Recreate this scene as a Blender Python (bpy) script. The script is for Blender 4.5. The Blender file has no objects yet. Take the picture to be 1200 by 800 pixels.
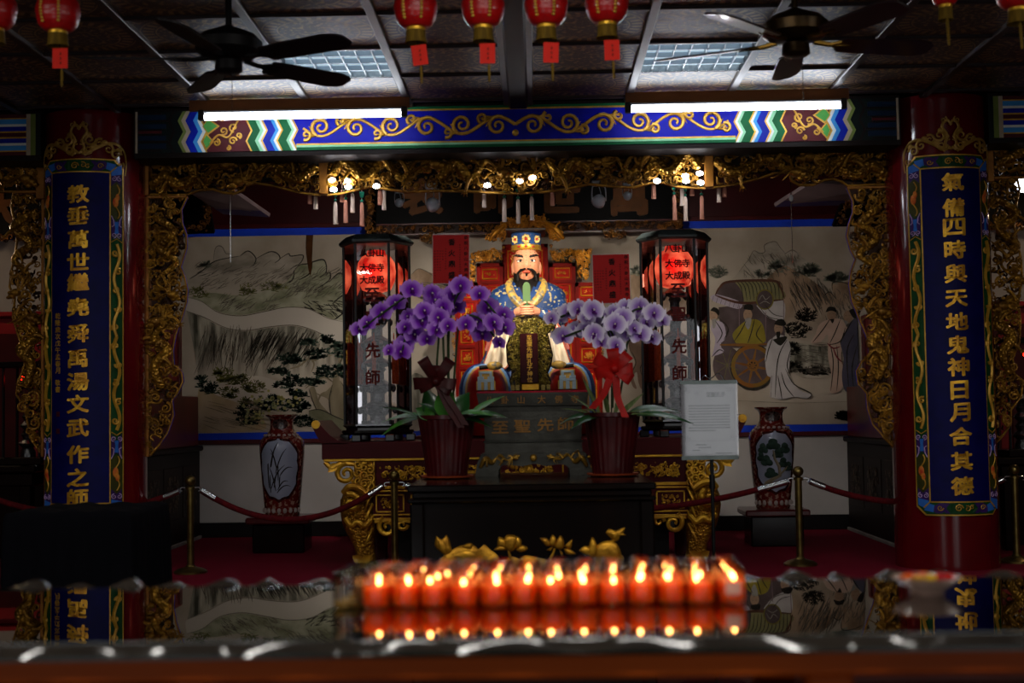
import bpy, math, random
import numpy as np
from math import pi, sin, cos, atan2, sqrt, radians
random.seed(7)
SC = bpy.context.scene
COL = SC.collection
# ---------------------------------------------------------------- camera
F, CX, CY, CAMZ = 1600.0, 600.0, 400.0, 1.35
ROLL = radians(0.9)
_d = np.array([(628-CX)/F, -(482-CY)/F, -1.0]); _d /= np.linalg.norm(_d)
_x = np.array([cos(ROLL), sin(ROLL), 0.0]); _x[2] = -(_x[0]*_d[0]+_x[1]*_d[1])/_d[2]; _x /= np.linalg.norm(_x)
RW = np.array([_x, _d, np.cross(_x, _d)])            # camera -> world
CAM = np.array([0, 0, CAMZ])
def P(px, py, Y):
    """point on the plane y=Y seen at a photo pixel"""
    w = RW @ np.array([(px-CX)/F, -(py-CY)/F, -1.0])
    return CAM + w*(Y/w[1])
def PX(px, py, Y): return P(px, py, Y)[0]
def PZ(px, py, Y): return P(px, py, Y)[2]
cam = bpy.data.cameras.new('camera'); camo = bpy.data.objects.new('camera', cam); COL.objects.link(camo)
from mathutils import Matrix, Vector
camo.matrix_world = Matrix([[*RW[0], 0], [*RW[1], 0], [*RW[2], CAMZ], [0, 0, 0, 1]])
cam.sensor_width = 36; cam.sensor_fit = 'HORIZONTAL'; cam.lens = F/1200*36
cam.clip_start = .05; cam.clip_end = 100
cam.dof.use_dof = True; cam.dof.focus_distance = 9.2; cam.dof.aperture_fstop = 2.4
SC.camera = camo
SC.view_settings.view_transform = 'Standard'; SC.view_settings.look = 'None'
SC.view_settings.exposure = 0.0; SC.view_settings.gamma = 1.0; SC.view_settings.use_curve_mapping = False
# ---------------------------------------------------------------- world: dim daylight from the open hall front
wd = bpy.data.worlds.new('world'); SC.world = wd; wd.use_nodes = True
wd.node_tree.nodes['Background'].inputs[0].default_value = (.96, .98, 1, 1)
wd.node_tree.nodes['Background'].inputs[1].default_value = 1.6
DOORS = ((-3.9, -1.5, .02, 2.75), (1.9, 4.3, .02, 2.75))   # open hall doorways behind the camera (x0, x1, z0, z1) at y = -4
for x0, x1, z0, z1 in DOORS:                                # sampling portals: emit nothing, guide daylight rays to the doorways
    l = bpy.data.lights.new('doorway_portal', 'AREA'); l.shape = 'RECTANGLE'; l.size = x1-x0; l.size_y = z1-z0; l.cycles.is_portal = True
    o = bpy.data.objects.new('doorway_portal', l); COL.objects.link(o); o.location = ((x0+x1)/2, -4, (z0+z1)/2); o.rotation_euler = (pi/2, 0, 0)
for hx, hy, hp in ((-3.2, .4, 55), (0, .4, 60), (3.2, .4, 55), (-3, 3.9, 34), (0, 3.9, 34), (3, 3.9, 34)):   # unseen ceiling lights added as frontal fill, without fixtures
    l = bpy.data.lights.new('hall_fill', 'AREA'); l.shape = 'RECTANGLE'; l.size = 1.2; l.size_y = .3; l.energy = hp; l.color = (1, .96, .9)
    o = bpy.data.objects.new('hall_fill', l); COL.objects.link(o); o.location = (hx, hy, 3.1)
# ---------------------------------------------------------------- materials
def lin(h):
    if not isinstance(h, str): return tuple(h)
    h = h.lstrip('#'); v = [int(h[i:i+2], 16)/255 for i in (0, 2, 4)]
    return tuple((c/12.92 if c <= .04045 else ((c+.055)/1.055)**2.4) for c in v)
MATS = {}
def mat(name, col, rough=.5, metal=0, col2=None, scale=20, stretch=(1, 1, 1), bump=0, bscale=None, coat=0, spec=None,
        ramp=(.35, .65), tex='noise', trans=0, emit=0, ecol=None, detail=4, btex='noise', sheen=0):
    if name in MATS: return MATS[name]
    if spec is None: spec = .12 if rough >= .4 and metal < .2 else .4
    m = bpy.data.materials.new(name); m.use_nodes = True; nt = m.node_tree; b = nt.nodes['Principled BSDF']
    def N(t): return nt.nodes.new(t)
    def tx(kind, sc):
        co = N('ShaderNodeTexCoord'); mp = N('ShaderNodeMapping'); mp.inputs['Scale'].default_value = stretch
        nt.links.new(co.outputs['Object'], mp.inputs[0])
        if kind == 'voronoi':
            t = N('ShaderNodeTexVoronoi'); t.inputs['Scale'].default_value = sc; out = t.outputs['Distance']
        elif kind == 'wave':
            t = N('ShaderNodeTexWave'); t.inputs['Scale'].default_value = sc; t.inputs['Distortion'].default_value = 3
            t.inputs['Detail'].default_value = 3; out = t.outputs['Fac']
        else:
            t = N('ShaderNodeTexNoise'); t.inputs['Scale'].default_value = sc; t.inputs['Detail'].default_value = detail; out = t.outputs['Fac']
        nt.links.new(mp.outputs[0], t.inputs['Vector']); return out
    c = lin(col)
    if col2 is not None:
        o = tx(tex, scale); r = N('ShaderNodeValToRGB'); e = r.color_ramp.elements
        e[0].position, e[1].position = ramp; e[0].color = (*c, 1); e[1].color = (*lin(col2), 1)
        nt.links.new(o, r.inputs[0]); nt.links.new(r.outputs[0], b.inputs['Base Color'])
    else: b.inputs['Base Color'].default_value = (*c, 1)
    b.inputs['Roughness'].default_value = rough; b.inputs['Metallic'].default_value = metal
    b.inputs['Coat Weight'].default_value = coat; b.inputs['Coat Roughness'].default_value = .08
    b.inputs['Specular IOR Level'].default_value = spec; b.inputs['Transmission Weight'].default_value = trans
    if emit:
        b.inputs['Emission Color'].default_value = (*lin(ecol or col), 1); b.inputs['Emission Strength'].default_value = emit
    if bump:
        o = tx(btex, bscale or scale*2); bp = N('ShaderNodeBump'); bp.inputs['Strength'].default_value = bump; bp.inputs['Distance'].default_value = .01
        nt.links.new(o, bp.inputs['Height']); nt.links.new(bp.outputs[0], b.inputs['Normal'])
    MATS[name] = m; return m
def thin_glass(name, tint=(.96, .98, .97), rough=.0, base=.0, ior=1.45):
    if name in MATS: return MATS[name]
    m = bpy.data.materials.new(name); m.use_nodes = True; nt = m.node_tree; nt.nodes.remove(nt.nodes['Principled BSDF'])
    out = nt.nodes['Material Output']; t = nt.nodes.new('ShaderNodeBsdfTransparent'); t.inputs[0].default_value = (*tint, 1)
    g = nt.nodes.new('ShaderNodeBsdfGlossy'); g.inputs['Roughness'].default_value = rough
    f = nt.nodes.new('ShaderNodeFresnel'); f.inputs[0].default_value = ior; a = nt.nodes.new('ShaderNodeMath'); a.inputs[1].default_value = base
    mx = nt.nodes.new('ShaderNodeMixShader')
    nt.links.new(f.outputs[0], a.inputs[0]); nt.links.new(a.outputs[0], mx.inputs[0]); nt.links.new(t.outputs[0], mx.inputs[1]); nt.links.new(g.outputs[0], mx.inputs[2])
    nt.links.new(mx.outputs[0], out.inputs[0]); MATS[name] = m; return m
def translucent(name, col, mixf=.5, rough=.4, emit=0, ecol=None):
    if name in MATS: return MATS[name]
    m = bpy.data.materials.new(name); m.use_nodes = True; nt = m.node_tree; b = nt.nodes['Principled BSDF']
    b.inputs['Base Color'].default_value = (*lin(col), 1); b.inputs['Roughness'].default_value = rough
    t = nt.nodes.new('ShaderNodeBsdfTranslucent'); t.inputs[0].default_value = (*lin(col), 1)
    mx = nt.nodes.new('ShaderNodeMixShader'); mx.inputs[0].default_value = mixf
    nt.links.new(b.outputs[0], mx.inputs[1]); nt.links.new(t.outputs[0], mx.inputs[2]); nt.links.new(mx.outputs[0], nt.nodes['Material Output'].inputs[0])
    if emit: b.inputs['Emission Color'].default_value = (*lin(ecol or col), 1); b.inputs['Emission Strength'].default_value = emit
    MATS[name] = m; return m
GOLD = mat('gilt_wood', '#a87820', .28, .62, '#5c3a10', 14, bump=.5, bscale=160, ramp=(.3, .75))
GOLD2 = mat('bright_gilt', '#d9a72e', .3, .6, '#a8741c', 10, bump=.25, bscale=120)
DGOLD = mat('dark_gilt', '#4d2c0e', .4, .6, '#241206', 16, bump=.5, bscale=150)
FRAMEG = mat('gilt_frame', '#9a6420', .45, .5, '#7a4a16', 12)
SCALES = mat('gilt_scales', '#b08024', .28, .62, '#6e4a12', 20, bump=1.0, bscale=55, btex='voronoi')
REDL = mat('red_lacquer', '#5c060e', .16, 0, '#4c050b', 3, coat=.4)
DRED = mat('dark_red_wood', '#4a0b0d', .28, 0, '#3a0809', 5, coat=.3)
BLACKL = mat('black_lacquer', '#060404', .18, 0, '#0a0605', 4, coat=.15, spec=.3)
BLACKM = mat('black_metal', '#0b0b0c', .35, .4, '#141415', 12)
PGOLD = mat('gold_paint', '#c99a35', .4, .35, '#a87a22', 18)
INK = mat('ink', '#17140f', .8, 0, '#28231c', 40)
WHITEP = mat('white_enamel', '#c9d2dc', .35, 0, '#bcc6d2', 8)
BRASS = mat('old_brass', '#7d6a3a', .3, .9, '#5d4d28', 15)
CHROME = mat('brushed_chrome', '#c0c2c4', .22, 1, '#a5a8aa', 40)
NAVY = mat('navy_field', '#05054a', .5, 0, '#04043e', 12)
# ---------------------------------------------------------------- mesh builder
def rot2(x, y, a): return x*cos(a)-y*sin(a), x*sin(a)+y*cos(a)
class MB:
    def __init__(s): s.v = []; s.f = []; s.n = 0
    def add(s, V, Fs):
        V = np.asarray(V, float).reshape(-1, 3); k = s.n
        s.v.append(V); s.f.extend([tuple(i+k for i in q) for q in Fs]); s.n += len(V); return s
    def box(s, x0, x1, y0, y1, z0, z1, b=0):
        if b:
            b = min(b, abs(x1-x0)*.45, abs(y1-y0)*.45, abs(z1-z0)*.45); V = []
            for z in ((z0, b), (z0+b, 0), (z1-b, 0), (z1, b)):
                q = z[1]
                for (x, y) in ((x0+b, y0), (x1-b, y0), (x1, y0+b), (x1, y1-b), (x1-b, y1), (x0+b, y1), (x0, y1-b), (x0, y0+b)):
                    V.append((min(max(x, x0+q), x1-q), min(max(y, y0+q), y1-q), z[0]))
            Fs = [tuple(range(7, -1, -1)), tuple(range(24, 32))]
            for r in range(3):
                for i in range(8): Fs.append((r*8+i, r*8+(i+1) % 8, r*8+8+(i+1) % 8, r*8+8+i))
            return s.add(V, Fs)
        V = [(x, y, z) for z in (z0, z1) for (x, y) in ((x0, y0), (x1, y0), (x1, y1), (x0, y1))]
        return s.add(V, [(3, 2, 1, 0), (4, 5, 6, 7), (0, 1, 5, 4), (1, 2, 6, 5), (2, 3, 7, 6), (3, 0, 4, 7)])
    def prism(s, pts, y0, y1):
        """outline in (x,z), front at y0, back at y1"""
        n = len(pts); V = [(x, y0, z) for x, z in pts]+[(x, y1, z) for x, z in pts]
        return s.add(V, [tuple(range(n)), tuple(range(2*n-1, n-1, -1))]+[(i, i+n, (i+1) % n+n, (i+1) % n) for i in range(n)])
    def flat(s, pts, y): return s.add([(x, y, z) for x, z in pts], [tuple(range(len(pts)))])
    def grid(s, V, closed=False, capa=False, capb=False):
        V = np.asarray(V, float); nu, nv = V.shape[:2]; Fs = []
        for i in range(nu-1):
            for j in range(nv if closed else nv-1):
                k = (j+1) % nv; Fs.append((i*nv+j, i*nv+k, (i+1)*nv+k, (i+1)*nv+j))
        if capa: Fs.append(tuple(range(nv-1, -1, -1)))
        if capb: Fs.append(tuple(range((nu-1)*nv, nu*nv)))
        return s.add(V, Fs)
    def lathe(s, cx, cy, prof, n=24, sx=1, sy=1, cap=True, a0=0, rf=None):
        A = np.arange(n)*2*pi/n+a0; V = []
        for r, z in prof:
            k = rf(A, z) if rf else 1
            V.append(np.stack([cx+r*k*np.cos(A)*sx, cy+r*k*np.sin(A)*sy, np.full(n, z)], 1))
        return s.grid(V, True, cap, cap)
    def tube(s, pts, r, n=6, cap=True, ref=(0, 1, 0), sq=1.0):
        p = np.asarray(pts, float); t = np.gradient(p, axis=0); t /= np.linalg.norm(t, axis=1)[:, None]+1e-9
        ref = np.asarray(ref, float)
        if np.abs(t @ ref).max() > .95:
            c = [(abs(t @ np.array(q, float))).max() for q in ((1, 0, 0), (0, 1, 0), (0, 0, 1))]
            ref = np.eye(3)[int(np.argmin(c))]
        u = np.cross(t, ref); u /= np.linalg.norm(u, axis=1)[:, None]+1e-9; w = np.cross(u, t)
        R = np.broadcast_to(np.asarray(r, float), (len(p),))[:, None, None]
        A = np.arange(n)*2*pi/n
        V = p[:, None, :]+R*(np.cos(A)[None, :, None]*u[:, None, :]+sq*np.sin(A)[None, :, None]*w[:, None, :])
        return s.grid(V, True, cap, cap)
    def ball(s, c, r, n=12, m=8):
        r = np.broadcast_to(np.asarray(r, float), (3,)); V = []
        for j in range(m+1):
            th = -pi/2+pi*j/m; k = max(cos(th), .02)
            V.append([(c[0]+r[0]*k*cos(a), c[1]+r[1]*k*sin(a), c[2]+r[2]*sin(th)) for a in np.arange(n)*2*pi/n])
        return s.grid(V, True, True, True)
    def stroke(s, pts, w, y, taper=True):
        """flat brush stroke in the plane y"""
        p = np.asarray(pts, float); t = np.gradient(p, axis=0); t /= np.linalg.norm(t, axis=1)[:, None]+1e-9
        k = np.sin(np.linspace(.15, pi-.15, len(p)))**.6 if taper else np.ones(len(p)); nn = np.stack([-t[:, 1], t[:, 0]], 1)*(k*w/2)[:, None]
        L, R = p+nn, p-nn
        V = np.stack([np.stack([L[:, 0], np.full(len(p), y), L[:, 1]], 1), np.stack([R[:, 0], np.full(len(p), y), R[:, 1]], 1)], 1)
        return s.grid(V)
    def leaf(s, base, d, up, L, W, curl=0, fold=.15, n=7, pw=.8, m=5, tipw=.0):
        """blade from base along d, bending by curl along up"""
        base, d, up = (np.asarray(q, float) for q in (base, d, up)); d = d/np.linalg.norm(d); sd = np.cross(d, up); sd /= np.linalg.norm(sd)+1e-9; up = np.cross(sd, d)
        V = []
        for i in range(n+1):
            t = i/n; w = W/2*max(sin(pi*min(t, 1)**pw), .03 if t < .9 else tipw+.02)
            c = base+d*(L*t)+up*(curl*L*t*t)
            V.append([c+sd*(w*q)+up*(fold*w*q*q) for q in np.linspace(-1, 1, m)])
        return s.grid(V)
    def mapv(s, fn):
        s.v = [np.array([fn(*p) for p in V]) for V in s.v]; return s
    def build(s, name, m, parent=None, smooth=True, label=None, cat=None, group=None, kind=None, origin=None):
        V = np.concatenate(s.v) if s.v else np.zeros((0, 3))
        o0 = np.array(parent['_o']) if parent is not None and '_o' in parent else (np.array(origin, float) if origin is not None else None)
        if o0 is None: o0 = (V.min(0)+V.max(0))/2; o0[2] = V[:, 2].min()
        me = bpy.data.meshes.new(name); me.from_pydata((V-o0).tolist(), [], s.f)
        if smooth:
            me.polygons.foreach_set('use_smooth', [True]*len(me.polygons))
            if smooth != 'all': me.set_sharp_from_angle(angle=radians(40))
        me.materials.append(m); me.update()
        return link(name, me, parent, o0, label, cat, group, kind)
def link(name, data, parent, o0, label=None, cat=None, group=None, kind=None):
    o = bpy.data.objects.new(name, data); COL.objects.link(o); o['_o'] = [float(q) for q in o0]
    if parent is not None: o.parent = parent
    else: o.location = o0
    return tag(o, label, cat, group, kind)
def tag(o, label=None, cat=None, group=None, kind=None):
    for k, v in (('label', label), ('category', cat), ('group', group), ('kind', kind)):
        if v: o[k] = v
    return o
def thing(name, loc, label, cat, group=None, kind=None):
    return link(name, None, None, loc, label, cat, group, kind)
def copy_tree(o, parent=None, loc=None):
    c = o.copy(); COL.objects.link(c); c.parent = parent
    if loc is not None: c.location = loc
    for ch in o.children: copy_tree(ch, c)
    return c
def ordw(i, n=None):
    W = 'first second third fourth fifth sixth seventh eighth ninth tenth eleventh twelfth thirteenth fourteenth fifteenth sixteenth seventeenth eighteenth nineteenth twentieth twenty-first twenty-second twenty-third twenty-fourth'.split()
    return W[i]
# ---------------------------------------------------------------- lettering
_glyph = {}
def glyph(ch, bold=.035):
    k = (ch, bold)
    if k not in _glyph:
        cu = bpy.data.curves.new('txt', 'FONT'); cu.body = ch; cu.resolution_u = 2; cu.extrude = 0; cu.fill_mode = 'FRONT'
        o = bpy.data.objects.new('txt', cu); COL.objects.link(o)
        me = bpy.data.meshes.new_from_object(o.evaluated_get(bpy.context.evaluated_depsgraph_get()))
        V = np.array([v.co[:] for v in me.vertices]); Fs = [tuple(p.vertices) for p in me.polygons]
        bpy.data.objects.remove(o); bpy.data.curves.remove(cu); bpy.data.meshes.remove(me)
        if len(V):
            lo, hi = V.min(0), V.max(0); V = V-(lo+hi)/2; V[:, 2] = 0; V = V/max((hi-lo)[:2].max(), .3)
        _glyph[k] = (V, Fs)
    return _glyph[k]
def put_char(m, ch, x, y, z, size, bold=.03, depth=.004, slant=.0, sx=1, sz=1):
    """heavy brush-like character facing -y, centred at x,z, top face at y-depth"""
    V, Fs = glyph(ch)
    if not len(V): return m
    sh = [(0, 0)] if bold == 0 else [(bold*cos(a), bold*sin(a)) for a in np.arange(6)*pi/3+.4]
    for i, (dx, dz) in enumerate(sh):
        X = x+(V[:, 0]*sx+dx+V[:, 1]*0)*size; Z = z+(V[:, 1]*sz+dz+slant*V[:, 0])*size
        m.add(np.stack([X, np.full(len(V), y-depth-i*2e-5), Z], 1), Fs)
        if depth > .002:                                  # side walls of the raised letter
            edges = {}
            for q in Fs:
                for a, b in zip(q, q[1:]+q[:1]): edges[(a, b)] = 1
            E = [(a, b) for (a, b) in edges if (b, a) not in edges]
            idx = {}; VV = []; FF = []
            for a, b in E:
                for k in (a, b):
                    if k not in idx: idx[k] = len(VV); VV += [(X[k], y-depth-i*2e-5, Z[k]), (X[k], y, Z[k])]
                FF.append((idx[a], idx[a]+1, idx[b]+1, idx[b]))
            if VV: m.add(VV, FF)
    return m
# ---------------------------------------------------------------- carving
def inpoly(x, z, poly):
    r = False; j = len(poly)-1
    for i in range(len(poly)):
        xi, zi = poly[i]; xj, zj = poly[j]
        if (zi > z) != (zj > z) and x < (xj-xi)*(z-zi)/(zj-zi)+xi: r = not r
        j = i
    return r
def edge_dist(x, z, A):
    a, b = A, np.roll(A, -1, 0); p = np.array([x, z]); ab = b-a
    t = np.clip(((p-a)*ab).sum(1)/((ab*ab).sum(1)+1e-12), 0, 1)
    return np.sqrt((((a+ab*t[:, None])-p)**2).sum(1).min())
def spiral(m, c, R, y, tr, turns=1.6, a0=0, sgn=1, n=6, steps=16, dy=.0):
    t = np.linspace(0, 1, steps); r = R*(1-.82*t); a = a0+sgn*turns*2*pi*t
    m.tube(np.stack([c[0]+r*np.cos(a), y+dy*t, c[1]+r*np.sin(a)], 1), tr*(1-.45*t), n)
def wiggle(m, c, L, y, tr, a0, amp, n=5, steps=10):
    t = np.linspace(0, 1, steps); u = (t-.5)*L; w = amp*np.sin(t*2*pi+random.random()*6)
    X, Z = rot2(u, w, a0); m.tube(np.stack([c[0]+X, np.full(steps, y)-.01*np.sin(t*pi), c[1]+Z], 1), tr*np.sin(np.linspace(.25, pi-.15, steps)), n)
def carve(poly, Y, dens, rmin, rmax, front, back, depth=.05, seed=1, tr=.3):
    """fill an outline (x,z) with scrollwork: dark layer behind, gilt layer in front"""
    rnd = random.Random(seed); A = np.array(poly); lo, hi = A.min(0), A.max(0)
    area = .5*abs(np.dot(A[:, 0], np.roll(A[:, 1], 1))-np.dot(A[:, 1], np.roll(A[:, 0], 1)))
    for layer, (mb, yy) in enumerate(((back, Y+depth*.4), (front, Y-depth*.2))):
        k = int(dens*area*(1.0 if layer else .7)); tries = 0
        while k > 0 and tries < 60000:
            tries += 1; x, z = rnd.uniform(lo[0], hi[0]), rnd.uniform(lo[1], hi[1])
            if not inpoly(x, z, poly): continue
            e = edge_dist(x, z, A); R = min(rnd.uniform(rmin, rmax), e*1.05)
            if R < rmin*.5: continue
            y = yy-rnd.uniform(0, depth*.5); q = rnd.random(); k -= 1
            if q < .5: spiral(mb, (x, z), R, y, R*tr, rnd.uniform(.8, 1.7), rnd.uniform(0, 6.3), rnd.choice((-1, 1)), 5, 13, -.01)
            elif q < .78:
                t = np.linspace(0, 1, 9); L = R*2.2; a0 = rnd.uniform(0, 6.3); X, Z = rot2((t-.5)*L, R*.45*np.sin(t*2*pi+rnd.random()*6), a0)
                mb.tube(np.stack([x+X, y-.01*np.sin(t*pi), z+Z], 1), R*tr*1.15*np.sin(np.linspace(.2, pi-.12, 9)), 5)
            elif q < .9: mb.ball((x, y-.005, z), (R*.5, R*.4, R*.5), 7, 5)
            else:
                for w in range(5):
                    a = w*1.2566+q*9; mb.ball((x+R*.45*cos(a), y, z+R*.45*sin(a)), (R*.3, R*.25, R*.3), 6, 4)
def dragon(m, pts, Y, r, seed=0, up=.0, scl=None):
    """sinuous dragon body with head, mane, legs; pts in (x,z)"""
    rnd = random.Random(seed); p = np.array(pts, float); n = len(p); k = np.linspace(0, n-1, n*7)
    X = smooth1(p[:, 0], k); Z = smooth1(p[:, 1], k); t = np.linspace(0, 1, len(k))
    rad = r*(.35+.75*np.sin(np.clip(t*1.15+.12, 0, 1)*pi)**.7); rad[-1] = r*.75
    (scl or m).tube(np.stack([X, Y-.02*np.sin(t*9), Z], 1), rad, 9)
    hx, hz = X[-1], Z[-1]; a = atan2(Z[-1]-Z[-6], X[-1]-X[-6]); d = np.array([cos(a), sin(a)]); q = np.array([-sin(a), cos(a)])
    for (u, v, sx) in ((.6, .1, 1.25), (1.7, .25, .95), (2.5, .1, .6), (1.6, -.65, .6)):
        c = np.array([hx, hz])+d*u*r+q*v*r; m.ball((c[0], Y-.02, c[1]), (sx*r, sx*r*.9, sx*r*.75), 8, 6)
    for i in range(7):
        b = a+pi+rnd.uniform(-1.1, 1.1); L = r*rnd.uniform(2, 4.2); tt = np.linspace(0, 1, 7)
        m.tube(np.stack([hx+cos(b)*L*tt+q[0]*r*.5*np.sin(tt*5), np.full(7, Y-.03), hz+sin(b)*L*tt+q[1]*r*.5*np.sin(tt*5)], 1), r*.28*(1-.75*tt), 5)
    for i in (1, -1):
        tt = np.linspace(0, 1, 6); m.tube(np.stack([hx+d[0]*r*2.4*tt*i+q[0]*r*1.6*tt, np.full(6, Y-.035), hz+d[1]*r*2.4*tt*i+q[1]*r*1.6*tt+r*.5*np.sin(tt*4)], 1), r*.16*(1-.6*tt), 5)
    for f in (.25, .5, .72):
        j = int(f*len(k)); b = rnd.choice((-1, 1))*1.4+atan2(Z[j]-Z[j-2], X[j]-X[j-2]); tt = np.linspace(0, 1, 6)
        ex, ez = X[j]+cos(b)*r*2.6, Z[j]+sin(b)*r*2.6
        m.tube(np.stack([X[j]+(ex-X[j])*tt, np.full(6, Y-.03), Z[j]+(ez-Z[j])*tt+r*.5*np.sin(tt*3)], 1), r*(.5-.22*tt), 6)
        for c in (-.6, 0, .6): m.tube([(ex, Y-.03, ez), (ex+cos(b+c)*r*.6, Y-.045, ez+sin(b+c)*r*.6), (ex+cos(b+c)*r*1.05, Y-.03, ez+sin(b+c)*r*1.05)], [r*.2, r*.16, r*.05], 4)
def smooth1(v, k):
    """Catmull-Rom through v at parameters k"""
    v = np.asarray(v, float); n = len(v); i = np.clip(k.astype(int), 0, n-2); f = k-i
    g = lambda j: v[np.clip(j, 0, n-1)]
    a, b, c, d = g(i-1), g(i), g(i+1), g(i+2)
    return .5*(2*b+(c-a)*f+(2*a-5*b+4*c-d)*f*f+(3*b-a-3*c+d)*f**3)
def curve(pts, per=6):
    p = np.asarray(pts, float); k = np.linspace(0, len(p)-1, (len(p)-1)*per+1)
    return np.stack([smooth1(p[:, i], k) for i in range(p.shape[1])], 1)
def px2(pts, Y): return [tuple(P(x, y, Y)[[0, 2]]) for x, y in pts]
# ================================================================ lamps of the place
def spot(name, loc, target, power, size, blend=.6, col=(1, .93, .82), r=.03):
    l = bpy.data.lights.new(name, 'SPOT'); l.energy = power; l.spot_size = radians(size); l.spot_blend = blend; l.color = col; l.shadow_soft_size = r
    o = bpy.data.objects.new(name, l); COL.objects.link(o); o.location = loc
    o.rotation_euler = (Vector(target)-Vector(loc)).to_track_quat('-Z', 'Y').to_euler(); return o
def point(name, loc, power, col=(1, 1, 1), r=.03):
    l = bpy.data.lights.new(name, 'POINT'); l.energy = power; l.color = col; l.shadow_soft_size = r
    o = bpy.data.objects.new(name, l); COL.objects.link(o); o.location = loc; return o
# ================================================================ setting
FLZ, CEZ, YB, XM = .405, 3.165, 10.7, -.112          # shrine floor, ceiling, back wall, axis of the bay
CARPET = mat('red_carpet', '#7a0a26', .95, 0, '#62081e', 300, bump=.3, bscale=500)
STONE = mat('dark_stone_floor', '#3a2e28', .35, 0, '#2c221e', 4)
floor = MB().box(-6.2, 6.2, -4.2, 7.72, -.1, 0).build('floor', STONE, smooth=False, kind='structure', label='dark stone hall floor')
pl = MB().box(-6.2, 6.2, 7.72, YB, -.1, FLZ).build('floor_platform', CARPET, smooth=False, kind='structure', label='raised shrine floor under dark red carpet')
PLASTER = mat('white_plaster', '#b8b2ae', .85, 0, '#aaa4a0', 2.2, bump=.05, bscale=60)
UPRED = mat('upper_wall_red', '#3b0a0e', .3, 0, '#2c0709', 3, coat=.3)
BLUEB = mat('blue_band', '#1c40c8', .5, 0, '#1836b0', 4)
wb = MB().box(-6.2, 6.2, YB, YB+.2, -.1, 3.4).build('wall_back', PLASTER, smooth=False, kind='structure', label='white plaster back wall with painted bands')
zt0, zt1 = PZ(620, 271, YB), PZ(620, 262, YB); zb0, zb1 = PZ(620, 510, YB), PZ(620, 502, YB)
MB().box(-6.2, 6.2, YB-.012, YB-.001, zt1, 3.4).build('upper_panel', UPRED, wb, False, label='dark red lacquered upper wall')
MB().box(-6.2, 6.2, YB-.03, YB-.002, zt1-.005, zt1+.03, .004).build('moulding', mat('moulding_red', '#4a1010', .3, 0, '#380b0b', 6), wb, False)
MB().box(-6.2, 6.2, YB-.014, YB-.001, zt0, zt1-.005).build('blue_stripe', BLUEB, wb, False, label='upper blue painted stripe')
MB().box(-6.2, 6.2, YB-.014, YB-.001, zb0, zb1).build('blue_stripe', BLUEB, wb, False, label='lower blue painted stripe')
MB().box(-6.2, 6.2, YB-.024, YB-.001, zb0-.036, zb0, .005).build('dado_rail', mat('rail_red', '#4d0f12', .35, 0, '#3d0b0d', 6), wb, False)
MB().box(-6.2, 6.2, YB-.03, YB-.001, FLZ, FLZ+.115, .004).build('baseboard_back', mat('black_skirting', '#0b0909', .35, 0, '#131010', 6), smooth=False, kind='structure', label='black skirting along the back wall')
for s_, nm in ((-1, 'left'), (1, 'right')):
    x = XM+s_*2.74
    MB().box(min(x, x+s_*.12), max(x, x+s_*.12), 8.35, YB, FLZ, 3.3).build('wall_'+nm, mat('partition_red', '#2a0809', .4, 0, '#200607', 4), smooth=False, kind='structure', label='dark red partition wall on the %s of the shrine' % nm)
HALL = mat('hall_wall', '#5a3a34', .8, 0, '#4c302b', 3)
xs_ = [-6.2]+[q for d in DOORS for q in d[:2]]+[6.2]; m = MB()
for a, b in zip(xs_[::2], xs_[1::2]): m.box(a, b, -4.2, -4, -.1, 3.4)
for d in DOORS: m.box(d[0], d[1], -4.2, -4, d[3], 3.4)
m.build('wall_front', HALL, smooth=False, kind='structure', label='hall front wall with two open doorways behind the viewer')
for s_, nm in ((-1, 'hall_left'), (1, 'hall_right')): MB().box(min(s_*6.2, s_*6.4), max(s_*6.2, s_*6.4), -4.2, YB+.2, -.1, 3.4).build('wall_'+nm, HALL, smooth=False, kind='structure', label='%s side wall of the hall' % nm[5:])
# added sloping panels, coloured as the reflection in the glossy upper wall
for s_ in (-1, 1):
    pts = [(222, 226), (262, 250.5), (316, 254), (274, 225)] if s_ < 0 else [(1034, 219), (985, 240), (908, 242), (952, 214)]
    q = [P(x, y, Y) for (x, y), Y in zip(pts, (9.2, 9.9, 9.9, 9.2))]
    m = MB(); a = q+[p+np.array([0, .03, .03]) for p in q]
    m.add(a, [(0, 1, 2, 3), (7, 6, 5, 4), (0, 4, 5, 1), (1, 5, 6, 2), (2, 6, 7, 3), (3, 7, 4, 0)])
    t = m.build('reflection_panel_1' if s_ < 0 else 'reflection_panel_2', mat('reflection_mauve', '#7d6b6e', .7, 0, '#705f62', 5), smooth=False, kind='structure', label='added mauve panel painted as a reflection in the upper wall, %s corner' % ('left' if s_ < 0 else 'right'))
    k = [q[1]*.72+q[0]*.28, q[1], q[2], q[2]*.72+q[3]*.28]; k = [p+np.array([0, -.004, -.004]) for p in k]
    MB().add(k, [(0, 1, 2, 3)]).build('reflected_stripe', mat('reflection_purple', '#40306a', .6, 0, '#36285a', 6), t, False)  # blue band of the painted reflection
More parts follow.
